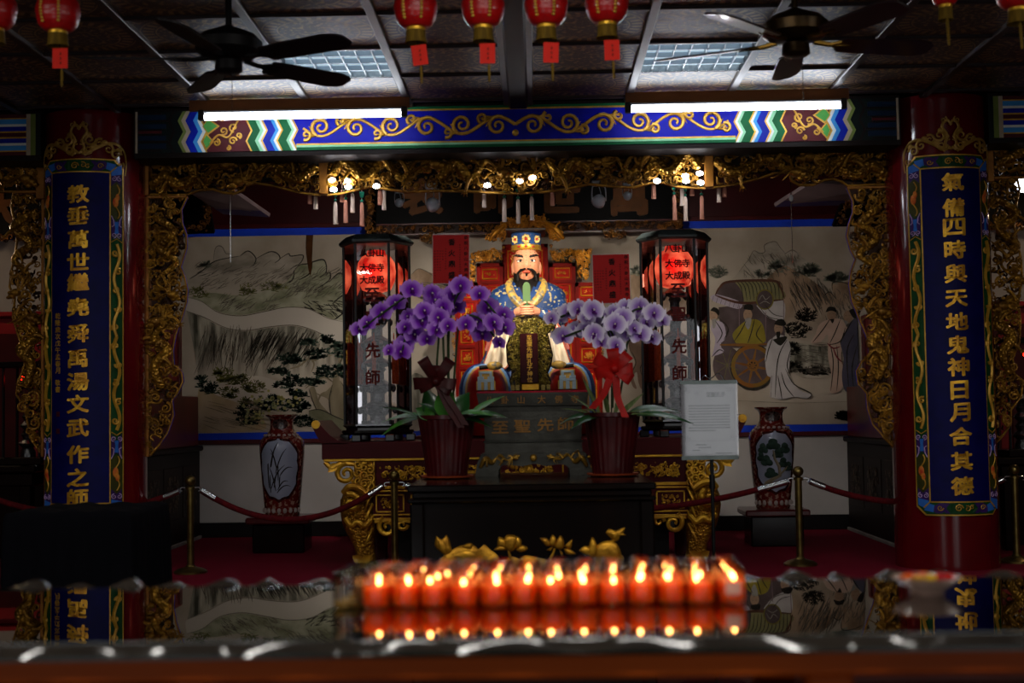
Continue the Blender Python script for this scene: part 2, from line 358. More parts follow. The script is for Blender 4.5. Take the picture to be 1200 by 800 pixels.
# ------------------------------------------------ ceiling with patterned tiles
ceil = MB().box(-6.2, 6.2, -4.2, YB, CEZ+.03, CEZ+.12).build('ceiling', mat('ceiling_void', '#120a0a', .9, 0, '#0c0606', 4), smooth=False, kind='structure', label='dark coffered ceiling of patterned tiles')
def tile_mat():
    m = bpy.data.materials.new('rosette_tile'); m.use_nodes = True; nt = m.node_tree; b = nt.nodes['Principled BSDF']; N = nt.nodes.new; L = nt.links.new
    co = N('ShaderNodeTexCoord'); sp = N('ShaderNodeSeparateXYZ'); L(co.outputs['Object'], sp.inputs[0])
    def M(op, a, c=None):
        n = N('ShaderNodeMath'); n.operation = op
        for i, q in enumerate((a, c)):
            if q is None: continue
            if isinstance(q, (int, float)): n.inputs[i].default_value = q
            else: L(q, n.inputs[i])
        return n.outputs[0]
    ln = N('ShaderNodeVectorMath'); ln.operation = 'LENGTH'; L(co.outputs['Object'], ln.inputs[0]); r = ln.outputs['Value']
    ang = M('ARCTAN2', sp.outputs[0], sp.outputs[1]); tick = M('GREATER_THAN', M('SINE', M('MULTIPLY', ang, 30)), .1)
    def band(a, c): return M('MULTIPLY', M('GREATER_THAN', r, a), M('LESS_THAN', r, c))
    rays = M('MULTIPLY', tick, band(.205, .255))
    tx = N('ShaderNodeTexNoise'); tx.inputs['Scale'].default_value = 38; tx.inputs['Detail'].default_value = 3; L(co.outputs['Object'], tx.inputs['Vector'])
    leafy = M('MULTIPLY', M('GREATER_THAN', tx.outputs['Fac'], .57), M('LESS_THAN', r, .19))
    corner = M('MULTIPLY', M('GREATER_THAN', tx.outputs['Fac'], .55), M('GREATER_THAN', r, .29))
    rim = band(.19, .197); rim2 = band(.262, .268)
    mxx = M('MAXIMUM', M('ABSOLUTE', sp.outputs[0]), M('ABSOLUTE', sp.outputs[1])); fr = M('MULTIPLY', M('GREATER_THAN', mxx, .262), M('LESS_THAN', mxx, .268))
    s = rays
    for q in (leafy, corner, rim, rim2, fr): s = M('MAXIMUM', s, q)
    mx = N('ShaderNodeMix'); mx.data_type = 'RGBA'; L(s, mx.inputs[0]); mx.inputs[6].default_value = (*lin('#301f20'), 1); mx.inputs[7].default_value = (*lin('#8a6c42'), 1)
    L(mx.outputs[2], b.inputs['Base Color']); b.inputs['Roughness'].default_value = .45
    bp = N('ShaderNodeBump'); bp.inputs['Strength'].default_value = .4; bp.inputs['Distance'].default_value = .004; L(s, bp.inputs['Height']); L(bp.outputs[0], b.inputs['Normal'])
    return m
TILE = tile_mat(); TS_ = .575; tw = .545
tme = None
GRIDM = mat('ceiling_bar', '#2c1e20', .4, .2, '#221719', 8)
xs = [(-.01+TS_*i, -.01+TS_*(i+1)) for i in range(6)]+[(-.14-TS_*(i+1), -.14-TS_*i) for i in range(6)]
LY = 6.67; ys = [LY-3*TS_, LY-2*TS_, LY-TS_, LY, LY+TS_]
for j, y0 in enumerate(ys):
    for i, (x0, x1) in enumerate(xs):
        if j == 3 and i in (1, 7): continue      # the two lamp panels
        o0 = ((x0+x1)/2, y0+TS_/2, CEZ)
        if tme is None:
            m = MB().box(-tw/2, tw/2, -tw/2, tw/2, 0, .025, .008)
            tme = bpy.data.meshes.new('tile'); tme.from_pydata(np.concatenate(m.v).tolist(), [], m.f); tme.materials.append(TILE)
        link('tile', tme, ceil, o0).location = [p_-q_ for p_, q_ in zip(o0, ceil['_o'])]
for y0 in ys+[LY+2*TS_]:
    MB().box(-3.6, 3.45, y0-.014, y0+.014, CEZ-.014, CEZ+.03, .004).build('ceiling_bar', GRIDM, ceil, False)
for x in sorted({round(q, 3) for ab in xs for q in ab}):
    MB().box(x-.022, x+.022, 4.9, 7.94, CEZ-.02, CEZ+.028, .004).build('ceiling_bar', GRIDM, ceil, False)
MB().box(-.13, -.02, 4, 7.94, CEZ-.04, CEZ+.03, .01).build('ceiling_beam', mat('beam_brown', '#1c0f0e', .5, 0, '#150a0a', 5), ceil, False)
# the two louvred lamp panels
for x0, lb in ((-1.29, 'louvred ceiling light panel behind the black fan, left of the pair'), (.565, 'louvred ceiling light panel behind the brass fan, right of the pair')):
    y0 = LY; t = thing('ceiling_light', (x0+.3, y0+.3, CEZ-.01), lb, 'light', 'ceiling light panels')
    MB().box(x0+.01, x0+TS_-.01, y0+.01, y0+TS_-.01, CEZ+.02, CEZ+.028).build('diffuser', mat('lamp_diffuser', '#b8ccd8', .5, emit=.75, ecol='#bcd4e4', col2='#a8bccb', scale=3), t, False)
    fr = MB()
    for a in ((x0, x0+TS_, y0, y0+.02), (x0, x0+TS_, y0+TS_-.02, y0+TS_), (x0, x0+.02, y0, y0+TS_), (x0+TS_-.02, x0+TS_, y0, y0+TS_)): fr.box(*a, CEZ-.012, CEZ+.03)
    fr.build('frame', CHROME, t, False)
    LOUV = mat('louver_white', '#c8d4de', .3, .3, '#b8c6d2', 6)
    for i in range(1, 7): MB().box(x0+TS_*i/7-.003, x0+TS_*i/7+.003, y0+.02, y0+TS_-.02, CEZ-.005, CEZ+.02).build('louver_blade', LOUV, t, False)
    for i in range(1, 4): MB().box(x0+.02, x0+TS_-.02, y0+TS_/4*i-.004, y0+TS_/4*i+.004, CEZ-.006, CEZ+.02).build('louver_blade', LOUV, t, False)
# fluorescent battens in front of the beam
TUBE = mat('tube_glow', '#ffffff', .4, emit=24, ecol='#f2f7ff')
for (a, b, h0, h1, lb) in ((240, 470, 222, 480, 'fluorescent tube on brown batten at the left of the beam'), (740, 985, 733, 995, 'fluorescent tube on brown batten at the right of the beam')):
    Y = 7.68; zz = 3.052; x0, x1 = PX(a, 135, Y), PX(b, 135, Y); hx0, hx1 = PX(h0, 125, Y), PX(h1, 125, Y)
    t = thing('tube_light', ((x0+x1)/2, Y, zz), lb, 'light', 'fluorescent tube lights')
    MB().box(hx0, hx1, Y-.012, Y+.012, zz+.035, zz+.098, .004).build('housing', mat('batten_brown', '#8a5c38', .5, 0, '#74492c', 9, (.3, 1, 1)), t, False)
    for x in (hx0+.3, hx1-.3): MB().box(x-.012, x+.012, Y-.01, Y+.02, zz+.098, CEZ-.02).build('hanger', BLACKM, t, False)
    MB().box(x0-.01, x1+.01, Y-.014, Y+.014, zz+.022, zz+.035, .003).build('reflector', WHITEP, t, False)
    MB().tube([(x0, Y, zz), (x1, Y, zz)], .0165, 12).build('tube', TUBE, t)
    for x, s_ in ((x0, -1), (x1, 1)): MB().box(min(x, x+s_*.035), max(x, x+s_*.035), Y-.02, Y+.02, zz-.018, zz+.04, .004).build('socket', mat('socket_grey', '#3a3634', .5, 0, '#2c2927', 10), t, False)
# ================================================================ painted beams
YBM, BZ0, BZ1 = 7.95, 2.905, 3.150
BC = {k: mat('beam_'+k, c, .5, 0, c2, 9) for k, c, c2 in (('blue', '#0b1f9a', '#0a1a84'), ('lblue', '#3f8fd0', '#357fc0'), ('green', '#0d5a32', '#0a4a29'), ('lgreen', '#8cc9a0', '#7ab890'),
      ('white', '#d2d8d4', '#c4cac6'), ('maroon', '#4d1a20', '#401318'), ('olive', '#6d7a3c', '#5d6a30'), ('beige', '#a99a86', '#988a76'), ('dark', '#0c1414', '#101a18'), ('brown', '#6b4a2c', '#5c3e24'), ('royal', '#0a0f9e', '#080c88'), ('leaf', '#4f9a4a', '#438a40'), ('dkblue', '#0a2038', '#08182c'))}
def zz_line(x, amp, sg): return [(x+sg*d*amp, v) for d, v in ((1, 1), (0, .77), (1.05, .5), (0, .25), (1, 0))]
def beam(name, x0, x1, full, label):
    t = MB().box(x0, x1, YBM, YBM+.3, BZ0-.03, BZ1+.02).build(name, mat('beam_core', '#160d0b', .5, 0, '#0f0908', 5), smooth=False, kind='structure', label=label)
    H = BZ1-BZ0
    def poly(pts, m, nm, o=.006): MB().prism([(x, BZ0+v*H) for x, v in pts], YBM-o, YBM+.001).build(nm, BC[m] if isinstance(m, str) else m, t, False)
    def rect(a, b, v0, v1, m, nm='stripe', o=.006): poly([(a, v0), (b, v0), (b, v1), (a, v1)], m, nm, o)
    k = (x1-x0)/898.0
    halves = ((1, x0), (-1, x1)) if full else ()
    for sg, xe in halves:
        X = lambda p: xe+sg*p*k
        def bet(p0, p1, m, nm='chevron'):
            a = zz_line(X(p0), .03, sg); b = zz_line(X(p1), .03, sg); poly(a+b[::-1], m, nm)
        rect(*sorted((X(0), X(2))), 0, 1, 'brown'); rect(*sorted((X(2), X(4.5))), 0, 1, 'beige')
        a = zz_line(X(40), .03, sg); poly([(X(4.5), 1)]+a+[(X(4.5), 0)], 'dark', 'end_field', .003)
        for v in (.05, .27, .44, .55, .77, .95): rect(*sorted((X(5), X(41 if v in (.27, .77) else 33))), v-.018, v+.018, 'brown', 'line', .008)
        for v in (.16, .36, .64, .86): rect(*sorted((X(5), X(38))), v-.06, v+.06, 'dkblue', 'line', .005)
        rect(*sorted((X(5), X(33))), .47, .53, 'maroon', 'line', .007)
        seq = [(40, 43, 'brown'), (43, 52, 'dark'), (52, 56, 'olive'), (56, 61, 'beige'), (61, 70, 'blue'), (70, 75, 'lblue'), (75, 79, 'white'), (79, 81, PGOLD)]
        for p0, p1, m in seq: bet(p0, p1, m)
        bet(81, 132, 'maroon', 'scroll_field')
        for p0, p1, m in ((132, 134, PGOLD), (134, 143, 'green'), (143, 147, 'lgreen'), (147, 150, 'white'), (150, 152, PGOLD), (152, 161, 'blue'), (161, 165, 'lblue'), (165, 168, 'white'), (168, 170, PGOLD), (170, 180, 'green'), (180, 183, 'lgreen'), (183, 186, 'white'), (186, 188, PGOLD)): bet(p0, p1, m)
        m = MB()                                                     # cloud scrolls on the maroon field
        rnd = random.Random(4)
        for i, (p, v, R) in enumerate(((98, .22, .022), (106, .5, .026), (104, .82, .022), (117, .25, .025), (118, .58, .028), (124, .85, .02), (112, .08, .014), (124, .38, .018))):
            spiral(m, (X(p), BZ0+v*H), R, YBM-.008, .0065, 1.3, rnd.uniform(0, 6), rnd.choice((-1, 1)), 6, 14)
        m.tube(curve([(X(90), YBM-.008, BZ0+.2*H), (X(100), YBM-.008, BZ0+.4*H), (X(112), YBM-.008, BZ0+.35*H), (X(122), YBM-.008, BZ0+.7*H), (X(128), YBM-.008, BZ0+.9*H)]), .006, 6)
        m.build('gold_scroll', PGOLD, t)
        for (p, v, w) in ((88, .62, 11), (86, .25, 7)):
            q = [(X(p-w*.5), v), (X(p), v+.16), (X(p+w*.5), v+.08), (X(p+w), v), (X(p+w*.5), v-.08), (X(p), v-.16)]
            poly([(X(p)+(a-X(p))*1.25, v+(b-v)*1.3) for a, b in q], PGOLD, 'leaf_edge', .008); poly(q, 'leaf', 'leaf_patch', .01)
    if full:
        a = zz_line(x0+188*k, .03, 1); b = zz_line(x1-188*k, .03, -1)
        poly(a+b[::-1], 'royal', 'blue_field', .004)
        xa, xb = x0+196*k, x1-196*k
        rect(xa-.02, xb+.02, .0, .07, 'green', 'edge_stripe', .008); rect(xa-.02, xb+.02, .07, .12, 'lgreen', 'edge_stripe', .008); rect(xa-.02, xb+.02, .12, .16, PGOLD, 'edge_stripe', .009)
        rect(xa, xb, .94, 1, 'green', 'edge_stripe', .008); rect(xa, xb, .9, .94, PGOLD, 'edge_stripe', .009)
        m = MB(); mid = (xa+xb)/2
        for sg in (-1, 1):
            n = 6; half = (xb-xa)/2-.02; w = half/n
            t_ = np.linspace(0, 1, 60); xx = mid+sg*half*t_; zc = BZ0+H*(.53+.2*np.sin(t_*n*pi))
            m.tube(np.stack([xx, np.full(60, YBM-.006), zc], 1), .011*(1-.3*t_), 6, sq=.5)
            for i in range(n):
                s2 = 1 if i % 2 == 0 else -1; cx = mid+sg*(i+.5)*w
                spiral(m, (cx, BZ0+H*(.53-.02*s2)), .058, YBM-.007, .0125, 1.45, (pi/2)*s2+.5*sg, -sg*s2, 6, 20)
                spiral(m, (cx+sg*w*.42, BZ0+H*(.53+.17*s2)), .032, YBM-.008, .011, 1.1, 2*sg, sg*s2, 6, 14)
                for q in (-.5, .0, .5):
                    bx, bz = cx+sg*.03, BZ0+H*(.53+.16*s2); aa = (0 if sg > 0 else pi)+sg*(q-.5*s2)
                    m.tube(curve([(bx, YBM-.006, bz), (bx+.03*cos(aa), YBM-.009, bz+.03*sin(aa)+.01*s2), (bx+.075*cos(aa), YBM-.006, bz+.06*sin(aa))], 3), [.008, .008, .0075, .007, .006, .004, .002], 5)
        m.ball((mid, YBM-.006, BZ0+.33*H), (.02, .006, .02), 10, 6)
        m.build('gold_vine', PGOLD, t)
    else:
        inner = x1 if abs(x1) < abs(x0) else x0; sg = -1 if inner == x1 else 1
        X = lambda d: inner+sg*d
        rect(*sorted((X(0), X(.03))), 0, 1, 'dark'); rect(*sorted((X(.03), X(.06))), 0, 1, 'olive'); rect(*sorted((X(.06), X(.085))), 0, 1, 'beige')
        for v0, v1, c in ((0, .09, 'maroon'), (.09, .12, PGOLD), (.12, .24, 'lblue'), (.24, .3, 'white'), (.3, .41, 'blue'), (.41, .45, PGOLD), (.45, .55, 'maroon'), (.55, .59, PGOLD), (.59, .7, 'blue'), (.7, .76, 'white'), (.76, .88, 'lblue'), (.88, .91, PGOLD), (.91, 1, 'maroon')):
            rect(*sorted((X(.085), X(1.2))), v0, v1, c)
    return t
beam('trim_3', PX(157, 150, YBM), PX(1055, 140, YBM), True, 'painted blue and gold beam above the carved lintel')
XL0, XR0 = PX(48, 150, YBM), PX(1158, 140, YBM)
beam('trim_4', XL0-1.6, XL0, False, 'striped painted beam end left of the left column')
beam('trim_5', XR0, XR0+1.6, False, 'striped painted beam end right of the right column')
MB().box(XM-2.25, XM+2.25, 8.1, 8.3, 2.955, 2.985, .004).build('trim_6', mat('navy_fillet', '#0a1030', .5, 0, '#070b22', 8), smooth=False, kind='structure', label='dark navy fillet between beam and carved lintel')
# ================================================================ columns with couplet boards
YC, CR = 8.2, .3
COLX = (XM-2.54, XM+2.54)
PURP = mat('border_purple', '#3a1f5e', .45, 0, '#2e184c', 10); GREENB = mat('border_green', '#11401c', .45, 0, '#0d3316', 10)
PEACH = mat('peach_red', '#a8321c', .45, 0, '#c87a2c', 30); LILAC = mat('lilac_line', '#b79ac8', .45, 0, '#a88ab8', 10); SKYB = mat('border_blue', '#2d66b8', .45, 0, '#2556a4', 10)
DGREEN = mat('border_olive', '#3a3a14', .45, 0, '#2f2f10', 12)
def column(ix):
    cx = COLX[ix]; sd = ('left', 'right')[ix]
    t = thing('column', (cx, YC, FLZ), 'round red lacquered %s column with %s' % (sd, ('couplet board ending behind the black draped box', 'couplet board shown whole down to its lower edge')[ix]), 'column', 'red columns')
    MB().lathe(cx, YC, [(CR, FLZ), (CR, CEZ)], 48).build('shaft', REDL, t)
    def mp(a, o, z, R=CR): return (cx+(R+.016-o)*sin(a/R), YC-(R+.016-o)*cos(a/R), z)      # (arc, -depth, height) -> column face
    pxs = [(99, 1107), ][0][ix]
    ytop, ybot = ((186, 606), (181, 604))[ix]
    Yf = YC-CR; zT, zB = PZ(pxs, ytop, Yf), PZ(pxs+(2, 13)[ix], ybot, Yf)
    ha, bw, ch = .245, .083, .05
    def sheet(name, m, a0, a1, z0, z1, o, parent=t, n=10, chamf=None):
        g = []
        for i in range(n+1):
            a = a0+(a1-a0)*i/n; lo, hi = z0, z1
            if chamf:
                d = min(a-a0, a1-a)
                if d < chamf: lo += chamf-d; hi -= chamf-d
            g.append([(a, 0, lo), (a, -o, lo), (a, -o, hi), (a, 0, hi)])
        if chamf:
            xs = sorted({a0, a0+chamf, a1-chamf, a1}|{a0+(a1-a0)*i/n for i in range(n+1)}); g = []
            for a in xs:
                d = min(a-a0, a1-a); c = max(0, chamf-d); g.append([(a, 0, z0+c), (a, -o, z0+c), (a, -o, z1-c), (a, 0, z1-c)])
        return MB().grid(g).mapv(mp).build(name, m, parent, True)
    bd = sheet('couplet_board', PGOLD, -ha, ha, zB, zT, .004, chamf=ch)
    sheet('border_field', GREENB, -ha+.008, ha-.008, zB+.008, zT-.008, .007, bd, chamf=ch)
    sheet('inner_edge', PGOLD, -ha+bw-.008, ha-bw+.008, zB+bw-.008, zT-bw+.008, .009, bd)
    fld = sheet('blue_field', NAVY, -ha+bw, ha-bw, zB+bw, zT-bw, .012, bd)
    # border ornaments
    zc = (zB+zT)/2; hh = (zT-zB)/2
    for sg in (-1, 1):
        am = sg*(ha-bw/2-.001); wv = bw/2-.012
        for up in (-1, 1):
            Z = lambda v: zc+up*(hh-v)
            def pat(m, pts, o, nm): MB().prism([(am+x*wv, Z(z)) for x, z in pts], -o, 0).mapv(mp).build(nm, m, bd, False)
            pat(PURP, [(-1, .085), (1, .085), (1, .2), (-1, .2)], .0085, 'purple_patch')
            pat(DGREEN, [(-1, .16), (0, .13), (1, .16), (1, .33), (0, .36), (-1, .33)], .0095, 'olive_patch')
            pat(PURP, [(-1, .34), (0, .37), (1, .34), (1, .48), (0, .42), (-1, .48)], .0085, 'purple_patch')
            pat(SKYB, [(-.4, .37), (.4, .37), (.25, .41), (.4, .44), (-.4, .44), (-.25, .41)], .0105, 'blue_patch')
            pat(SKYB, [(-1, .06), (1, .03), (1, .085), (-1, .1)], .009, 'blue_patch')
            pr = MB(); pr.ball((am-.2*wv, -.011, Z(.255)), (wv*.55, .006, .03), 10, 6); pr.ball((am+.15*wv, -.011, Z(.225)), (wv*.4, .006, .022), 10, 6); pr.mapv(mp).build('peach', PEACH, bd)
            l = MB()
            for q in (-1, 1):
                spiral(l, (am+q*wv*.5, Z(.115)), .016, -.011, .0028, 1.3, pi/2, q*up, 4, 12); spiral(l, (am+q*wv*.55, Z(.45)), .016, -.011, .0028, 1.3, -pi/2, -q*up, 4, 12)
                l.tube([(am+q*wv, -.011, Z(.335)), (am+q*wv*.6, -.011, Z(.36)), (am+q*wv*.5, -.011, Z(.39)), (am+q*wv*.9, -.011, Z(.4))], .0028, 4)
            l.mapv(mp).build('lilac_scroll', LILAC, bd)
            g = MB()
            tt = np.linspace(0, 1, 26); L0, L1 = .5, hh
            g.tube(np.stack([am+wv*.55*np.sin(tt*4*pi), np.full(26, -.011), Z(L0+(L1-L0)*tt)], 1), .0095, 5)
            for i in range(5):
                spiral(g, (am+(.3 if i % 2 else -.3)*wv, Z(L0+(L1-L0)*(i+.5)/5)), wv*.7, -.012, .008, 1.2, i, 1 if i % 2 else -1, 5, 12)
            g.tube(np.stack([am+wv*.5*np.sin(tt*9), np.full(26, -.012), Z(.15+.2*tt)], 1), .0035, 4)
            g.tube([(am-wv, -.011, Z(.49)), (am, -.011, Z(.47)), (am+wv, -.011, Z(.49))], .003, 4)
            g.mapv(mp).build('gold_scroll', PGOLD, bd)
    for up in (-1, 1):
        Z = lambda v: zc+up*(hh-v)
        def pat(m, pts, o, nm): MB().prism([(x, Z(z)) for x, z in pts], -o, 0).mapv(mp).build(nm, m, bd, False)
        pat(GREENB, [(-.085, .043), (-.06, .018), (.06, .018), (.085, .043), (.06, .07), (-.06, .07)], .0095, 'green_patch')
        for sg in (-1, 1):
            pat(PURP, [(sg*.085, .043), (sg*.065, .014), (sg*.14, .014), (sg*.16, .045), (sg*.12, .072), (sg*.065, .072)], .0088, 'purple_patch')
            pat(SKYB, [(sg*.15, .02), (sg*.2, .03), (sg*.18, .072), (sg*.145, .06)], .0092, 'blue_patch')
            MB().tube([(sg*(ha-.045), -.011, Z(.045)), (sg*(ha-bw), -.011, Z(bw))], .004, 5).mapv(mp).build('mitre_line', PGOLD, bd)
        g = MB(); spiral(g, (-.02, Z(.044)), .022, -.012, .004, 1.6, 0, 1, 5, 14); spiral(g, (.025, Z(.04)), .018, -.012, .0035, 1.2, 2, -1, 5, 12); spiral(g, (.05, Z(.048)), .014, -.012, .003, 1.2, 1, 1, 5, 12)
        for sg in (-1, 1): spiral(g, (sg*.115, Z(.045)), .017, -.011, .003, 1.3, 0, sg, 4, 12)
        g.mapv(mp).build('gold_scroll', PGOLD, bd)
    # painted crest above the board
    g = MB(); z0 = zT
    for sg in (-1, 1):
        C = lambda *p: curve([(sg*a, -.004, z0+z) for a, z in p], 4)
        g.tube(C((.0, .03), (.03, .06), (.02, .11), (.045, .16), (.02, .2), (-.005, .17)), .0085, 5, sq=.5)
        for (a, z, R, a0, s2) in ((.035, .2, .02, 2, 1), (.06, .11, .035, 0, -1), (.05, .05, .03, 3, 1), (.11, .09, .03, 1, 1), (.16, .06, .03, 2, -1), (.2, .03, .032, 0, 1), (.23, -.03, .02, 1, -1), (.02, .1, .02, 4, 1)):
            spiral(g, (sg*a, z0+z), R, -.004, R*.26, 1.3, a0*sg+(0 if sg > 0 else pi), s2*sg, 5, 14)
        g.tube(C((.03, .02), (.09, .06), (.15, .09), (.21, .09), (.25, .05), (.262, -.02), (.255, -.09)), [.011]*8+[.009]*6+[.006]*6+[.004]*5, 5, sq=.5)
        for (a, z, w) in ((.05, .14, .02), (.08, .07, .022), (.14, .1, .016), (.22, .06, .018), (.03, .035, .02)): g.ball((sg*a, -.003, z0+z), (w, .004, w*.8), 8, 5)
    g.mapv(mp).build('painted_crest', mat('crest_gold', '#a07a30', .45, .3, '#8a6626', 18), t)
    # characters
    txt = ('教垂萬世繼堯舜禹湯文武作之師', '氣備四時與天地鬼神日月合其德')[ix]
    yy = ((228, 253, 281, 307, 331, 360, 391, 420, 447, 473, 501, 532, 559, 583), (214, 244, 267, 293, 321, 350, 377, 404, 430, 457, 483, 511, 540, 569))[ix]
    for i, chh in enumerate(txt):
        z = PZ((95, 1113)[ix], yy[i], YC-CR); m = MB(); put_char(m, chh, 0.0, -.012, z, .104, .036, .007, .06, 1.06, .96)
        m.mapv(mp).build('character', GOLD2, bd, False)
    if ix == 0:
        m = MB()
        for i, chh in enumerate('乾隆歲次戊午孟春月敬書'): put_char(m, chh, -.118, -.0125, PZ(78, 370+8.0*i+(6 if i > 8 else 0), YC-CR), .034, .02, .001)
        m.mapv(mp).build('small_inscription', PGOLD, bd, False)
        for yq in (485, 505): MB().box(-.128, -.105, -.0128, -.012, PZ(78, yq+3, YC-CR), PZ(78, yq-3, YC-CR)).mapv(mp).build('red_seal', mat('seal_red', '#3c0820', .6, 0, '#300618', 30), bd, False)
    return t
column(0); column(1)
# ================================================================ carved lintel and hanging wings
YLN = 8.24
def edge_tube(m, pts, Y, r): m.tube([(x, Y, z) for x, z in pts], r, 6)
def wing(px, Y, right, label, seed, name='carved_wing', blue=True):
    """hanging carved wing: outline in px (inner wavy edge first, then straight outer edge)"""
    poly = px2(px, Y); cx = np.mean([p[0] for p in poly]); t = thing(name, (cx, Y, min(p[1] for p in poly)), label, 'wood carving', 'gilded hanging wings')
    fr, bk, sc = MB(), MB(), MB(); n = len(px)-2
    carve(poly, Y, 760, .016, .036, fr, bk, .06, seed)
    inner, outer = poly[:n], poly[n:]
    z1 = max(p[1] for p in poly); z0 = min(p[1] for p in poly)
    xo = outer[0][0]; k = 1 if right else -1                      # outer edge side
    def body(v, u): return (xo-k*u, z1+(z0-z1)*v)
    dragon(fr, [body(.08, .05), body(.14, .17), body(.2, .08), body(.26, .18), body(.33, .07), body(.38, .15)], Y-.035, .026, seed, scl=sc)
    dragon(fr, [body(.74, .1), body(.66, .06), body(.6, .13), body(.55, .04), body(.49, .12), body(.45, .17), body(.48, .08)], Y-.04, .03, seed+1, scl=sc)
    for v, u, R in ((.68, .09, .035), (.72, .13, .03), (.78, .06, .04), (.82, .12, .035), (.88, .05, .04), (.91, .08, .03)): spiral(fr, (xo-k*u, z1+(z0-z1)*v), R, Y-.03, .009, 1.4, v*40, k, 6, 16)
    bk.build('dark_scrollwork', DGOLD, t, kind='stuff'); fr.build('gilt_scrollwork', GOLD, t, kind='stuff'); sc.build('dragon_body', SCALES, t)
    e = MB(); edge_tube(e, inner, Y-.01, .008); e.build('wavy_edge', GOLD, t)
    if blue: e = MB(); edge_tube(e, [(x+k*-.005, z) for x, z in inner], Y-.012, .003); e.build('blue_edge_line', mat('blue_edge', '#2c2ca8', .4, 0, '#24248e', 10), t)
    x0, x1 = sorted((xo-k*.016, xo+k*.006)); MB().box(x0, x1, Y-.025, Y+.03, z0-.01, z1, .004).build('gilt_post', FRAMEG, t)
    MB().box(min(p[0] for p in poly if p[1] > z1-.05), max(p[0] for p in poly), Y-.025, Y+.03, z1-.012, z1+.006, .004).build('gilt_rail', FRAMEG, t)
    return t
wl = [(220, 231), (213, 246), (214, 262), (219, 276), (219, 291), (212, 313), (217, 325), (220, 340), (219, 354), (213, 374), (206, 394), (203, 412), (204, 428), (209, 430), (214, 438), (215, 447), (209, 460), (202, 469), (204, 486), (197, 507), (188, 520), (177, 533), (173, 533), (173, 231)]
wr = [(992, 220), (999, 236), (999, 250), (994, 264), (992, 277), (996, 292), (1002, 304), (997, 318), (995, 334), (998, 352), (1006, 373), (1014, 391), (1018, 404), (1018, 418), (1009, 424), (1003, 435), (1005, 449), (1015, 461), (1016, 478), (1022, 497), (1034, 511), (1046, 523), (1048, 523), (1042, 219)]
wl2 = [(17, 225), (14, 241), (18, 262), (21, 282), (18, 300), (14, 318), (12, 336), (18, 350), (16, 372), (22, 392), (28, 410), (30, 430), (22, 446), (20, 462), (29, 476), (33, 494), (36, 512), (48, 530), (52, 533), (51, 226)]
wr2 = [(1191, 208), (1194, 222), (1190, 240), (1187, 262), (1192, 285), (1196, 305), (1197, 330), (1192, 352), (1195, 375), (1194, 400), (1186, 420), (1188, 438), (1198, 446), (1196, 464), (1184, 480), (1184, 496), (1176, 508), (1166, 519), (1163, 519), (1155, 209)]
wing(wl, YLN, False, 'gilded dragon carving hanging beside the inner edge of the left column', 11)
wing(wr, YLN, True, 'gilded dragon carving hanging beside the inner edge of the right column', 22)
wing(wl2, YLN, True, 'gilded dragon carving at the far left edge of the view', 33, blue=False)
wing(wr2, YLN, False, 'gilded dragon carving at the far right edge of the view', 44, blue=False)
def lintel(segs, Y, label, seed, posts):
    allp = [p for s_ in segs for p in px2(s_, Y)]
    t = thing('carved_lintel', (np.mean([p[0] for p in allp]), Y, min(p[1] for p in allp)), label, 'wood carving', 'gilded carved lintels')
    for i, s_ in enumerate(segs):
        nb = len(s_)-2; poly = px2(s_, Y); fr, bk, sc = MB(), MB(), MB()
        carve(poly, Y, 700, .016, .04, fr, bk, .07, seed+i)
        xa, xb = min(p[0] for p in poly), max(p[0] for p in poly); zt = poly[-1][1]; W = xb-xa; zm = zt-.13
        def D(u, v): return (xa+u*W, zm+v)
        if i == 0 and len(segs) == 3: ds = [[D(.03, -.07), D(.12, -.02), D(.18, -.07), D(.27, -.03), D(.25, .06), D(.35, .05), D(.44, .04)], [D(.98, .02), D(.88, -.05), D(.78, -.01), D(.7, .04), D(.62, -.01), D(.55, -.05)]]
        elif i == 2 and len(segs) == 3: ds = [[D(.97, -.07), D(.88, -.02), D(.82, -.07), D(.73, -.03), D(.75, .06), D(.65, .05), D(.56, .04)], [D(.02, .02), D(.12, -.05), D(.22, -.01), D(.3, .04), D(.38, -.01), D(.45, -.05)]]
        elif len(segs) == 3:
            ds = []
            for k in (1, -1):
                E = lambda u, v: D(u if k > 0 else 1-u, v)
                ds += [[E(.02, -.02), E(.05, .06), E(.1, -.04), E(.15, .06), E(.2, -.05), E(.24, .05), E(.28, .03)], [E(.3, -.06), E(.34, .03), E(.38, -.06), E(.42, .04), E(.46, -.02)]]
        else: ds = [[D(.05, -.03), D(.3, .06), D(.5, -.04), D(.75, .04), D(.9, -.03)]]
        for j, d in enumerate(ds): dragon(fr, d, Y-.045, .034, seed+j*3+i, scl=sc)
        bk.build('dark_scrollwork', DGOLD, t, kind='stuff'); fr.build('gilt_scrollwork', GOLD, t, kind='stuff'); sc.build('dragon_body', SCALES, t)
        e = MB(); edge_tube(e, poly[:nb], Y-.01, .009); e.build('scalloped_edge', GOLD, t)
        MB().box(xa-.01, xb+.01, Y-.04, Y+.04, zt-.012, zt+.012, .004).build('top_rail', FRAMEG, t)
    for x in posts:
        X = PX(x, 200, Y); MB().box(X-.028, X+.028, Y-.045, Y+.03, PZ(x, 228.5-(x-380)*.018, Y), PZ(x, 175-(x-380)*.015, Y), .005).build('gilt_post', FRAMEG, t)
    for x in (xs_ for xs_ in ((173, 1041) if len(segs) == 3 else ())):
        X = PX(x, 200, Y); MB().box(X-.018, X+.018, Y-.04, Y+.03, PZ(x, 230 if x < 500 else 218, Y), PZ(x, 178 if x < 500 else 165, Y), .004).build('gilt_post', FRAMEG, t)
    return t
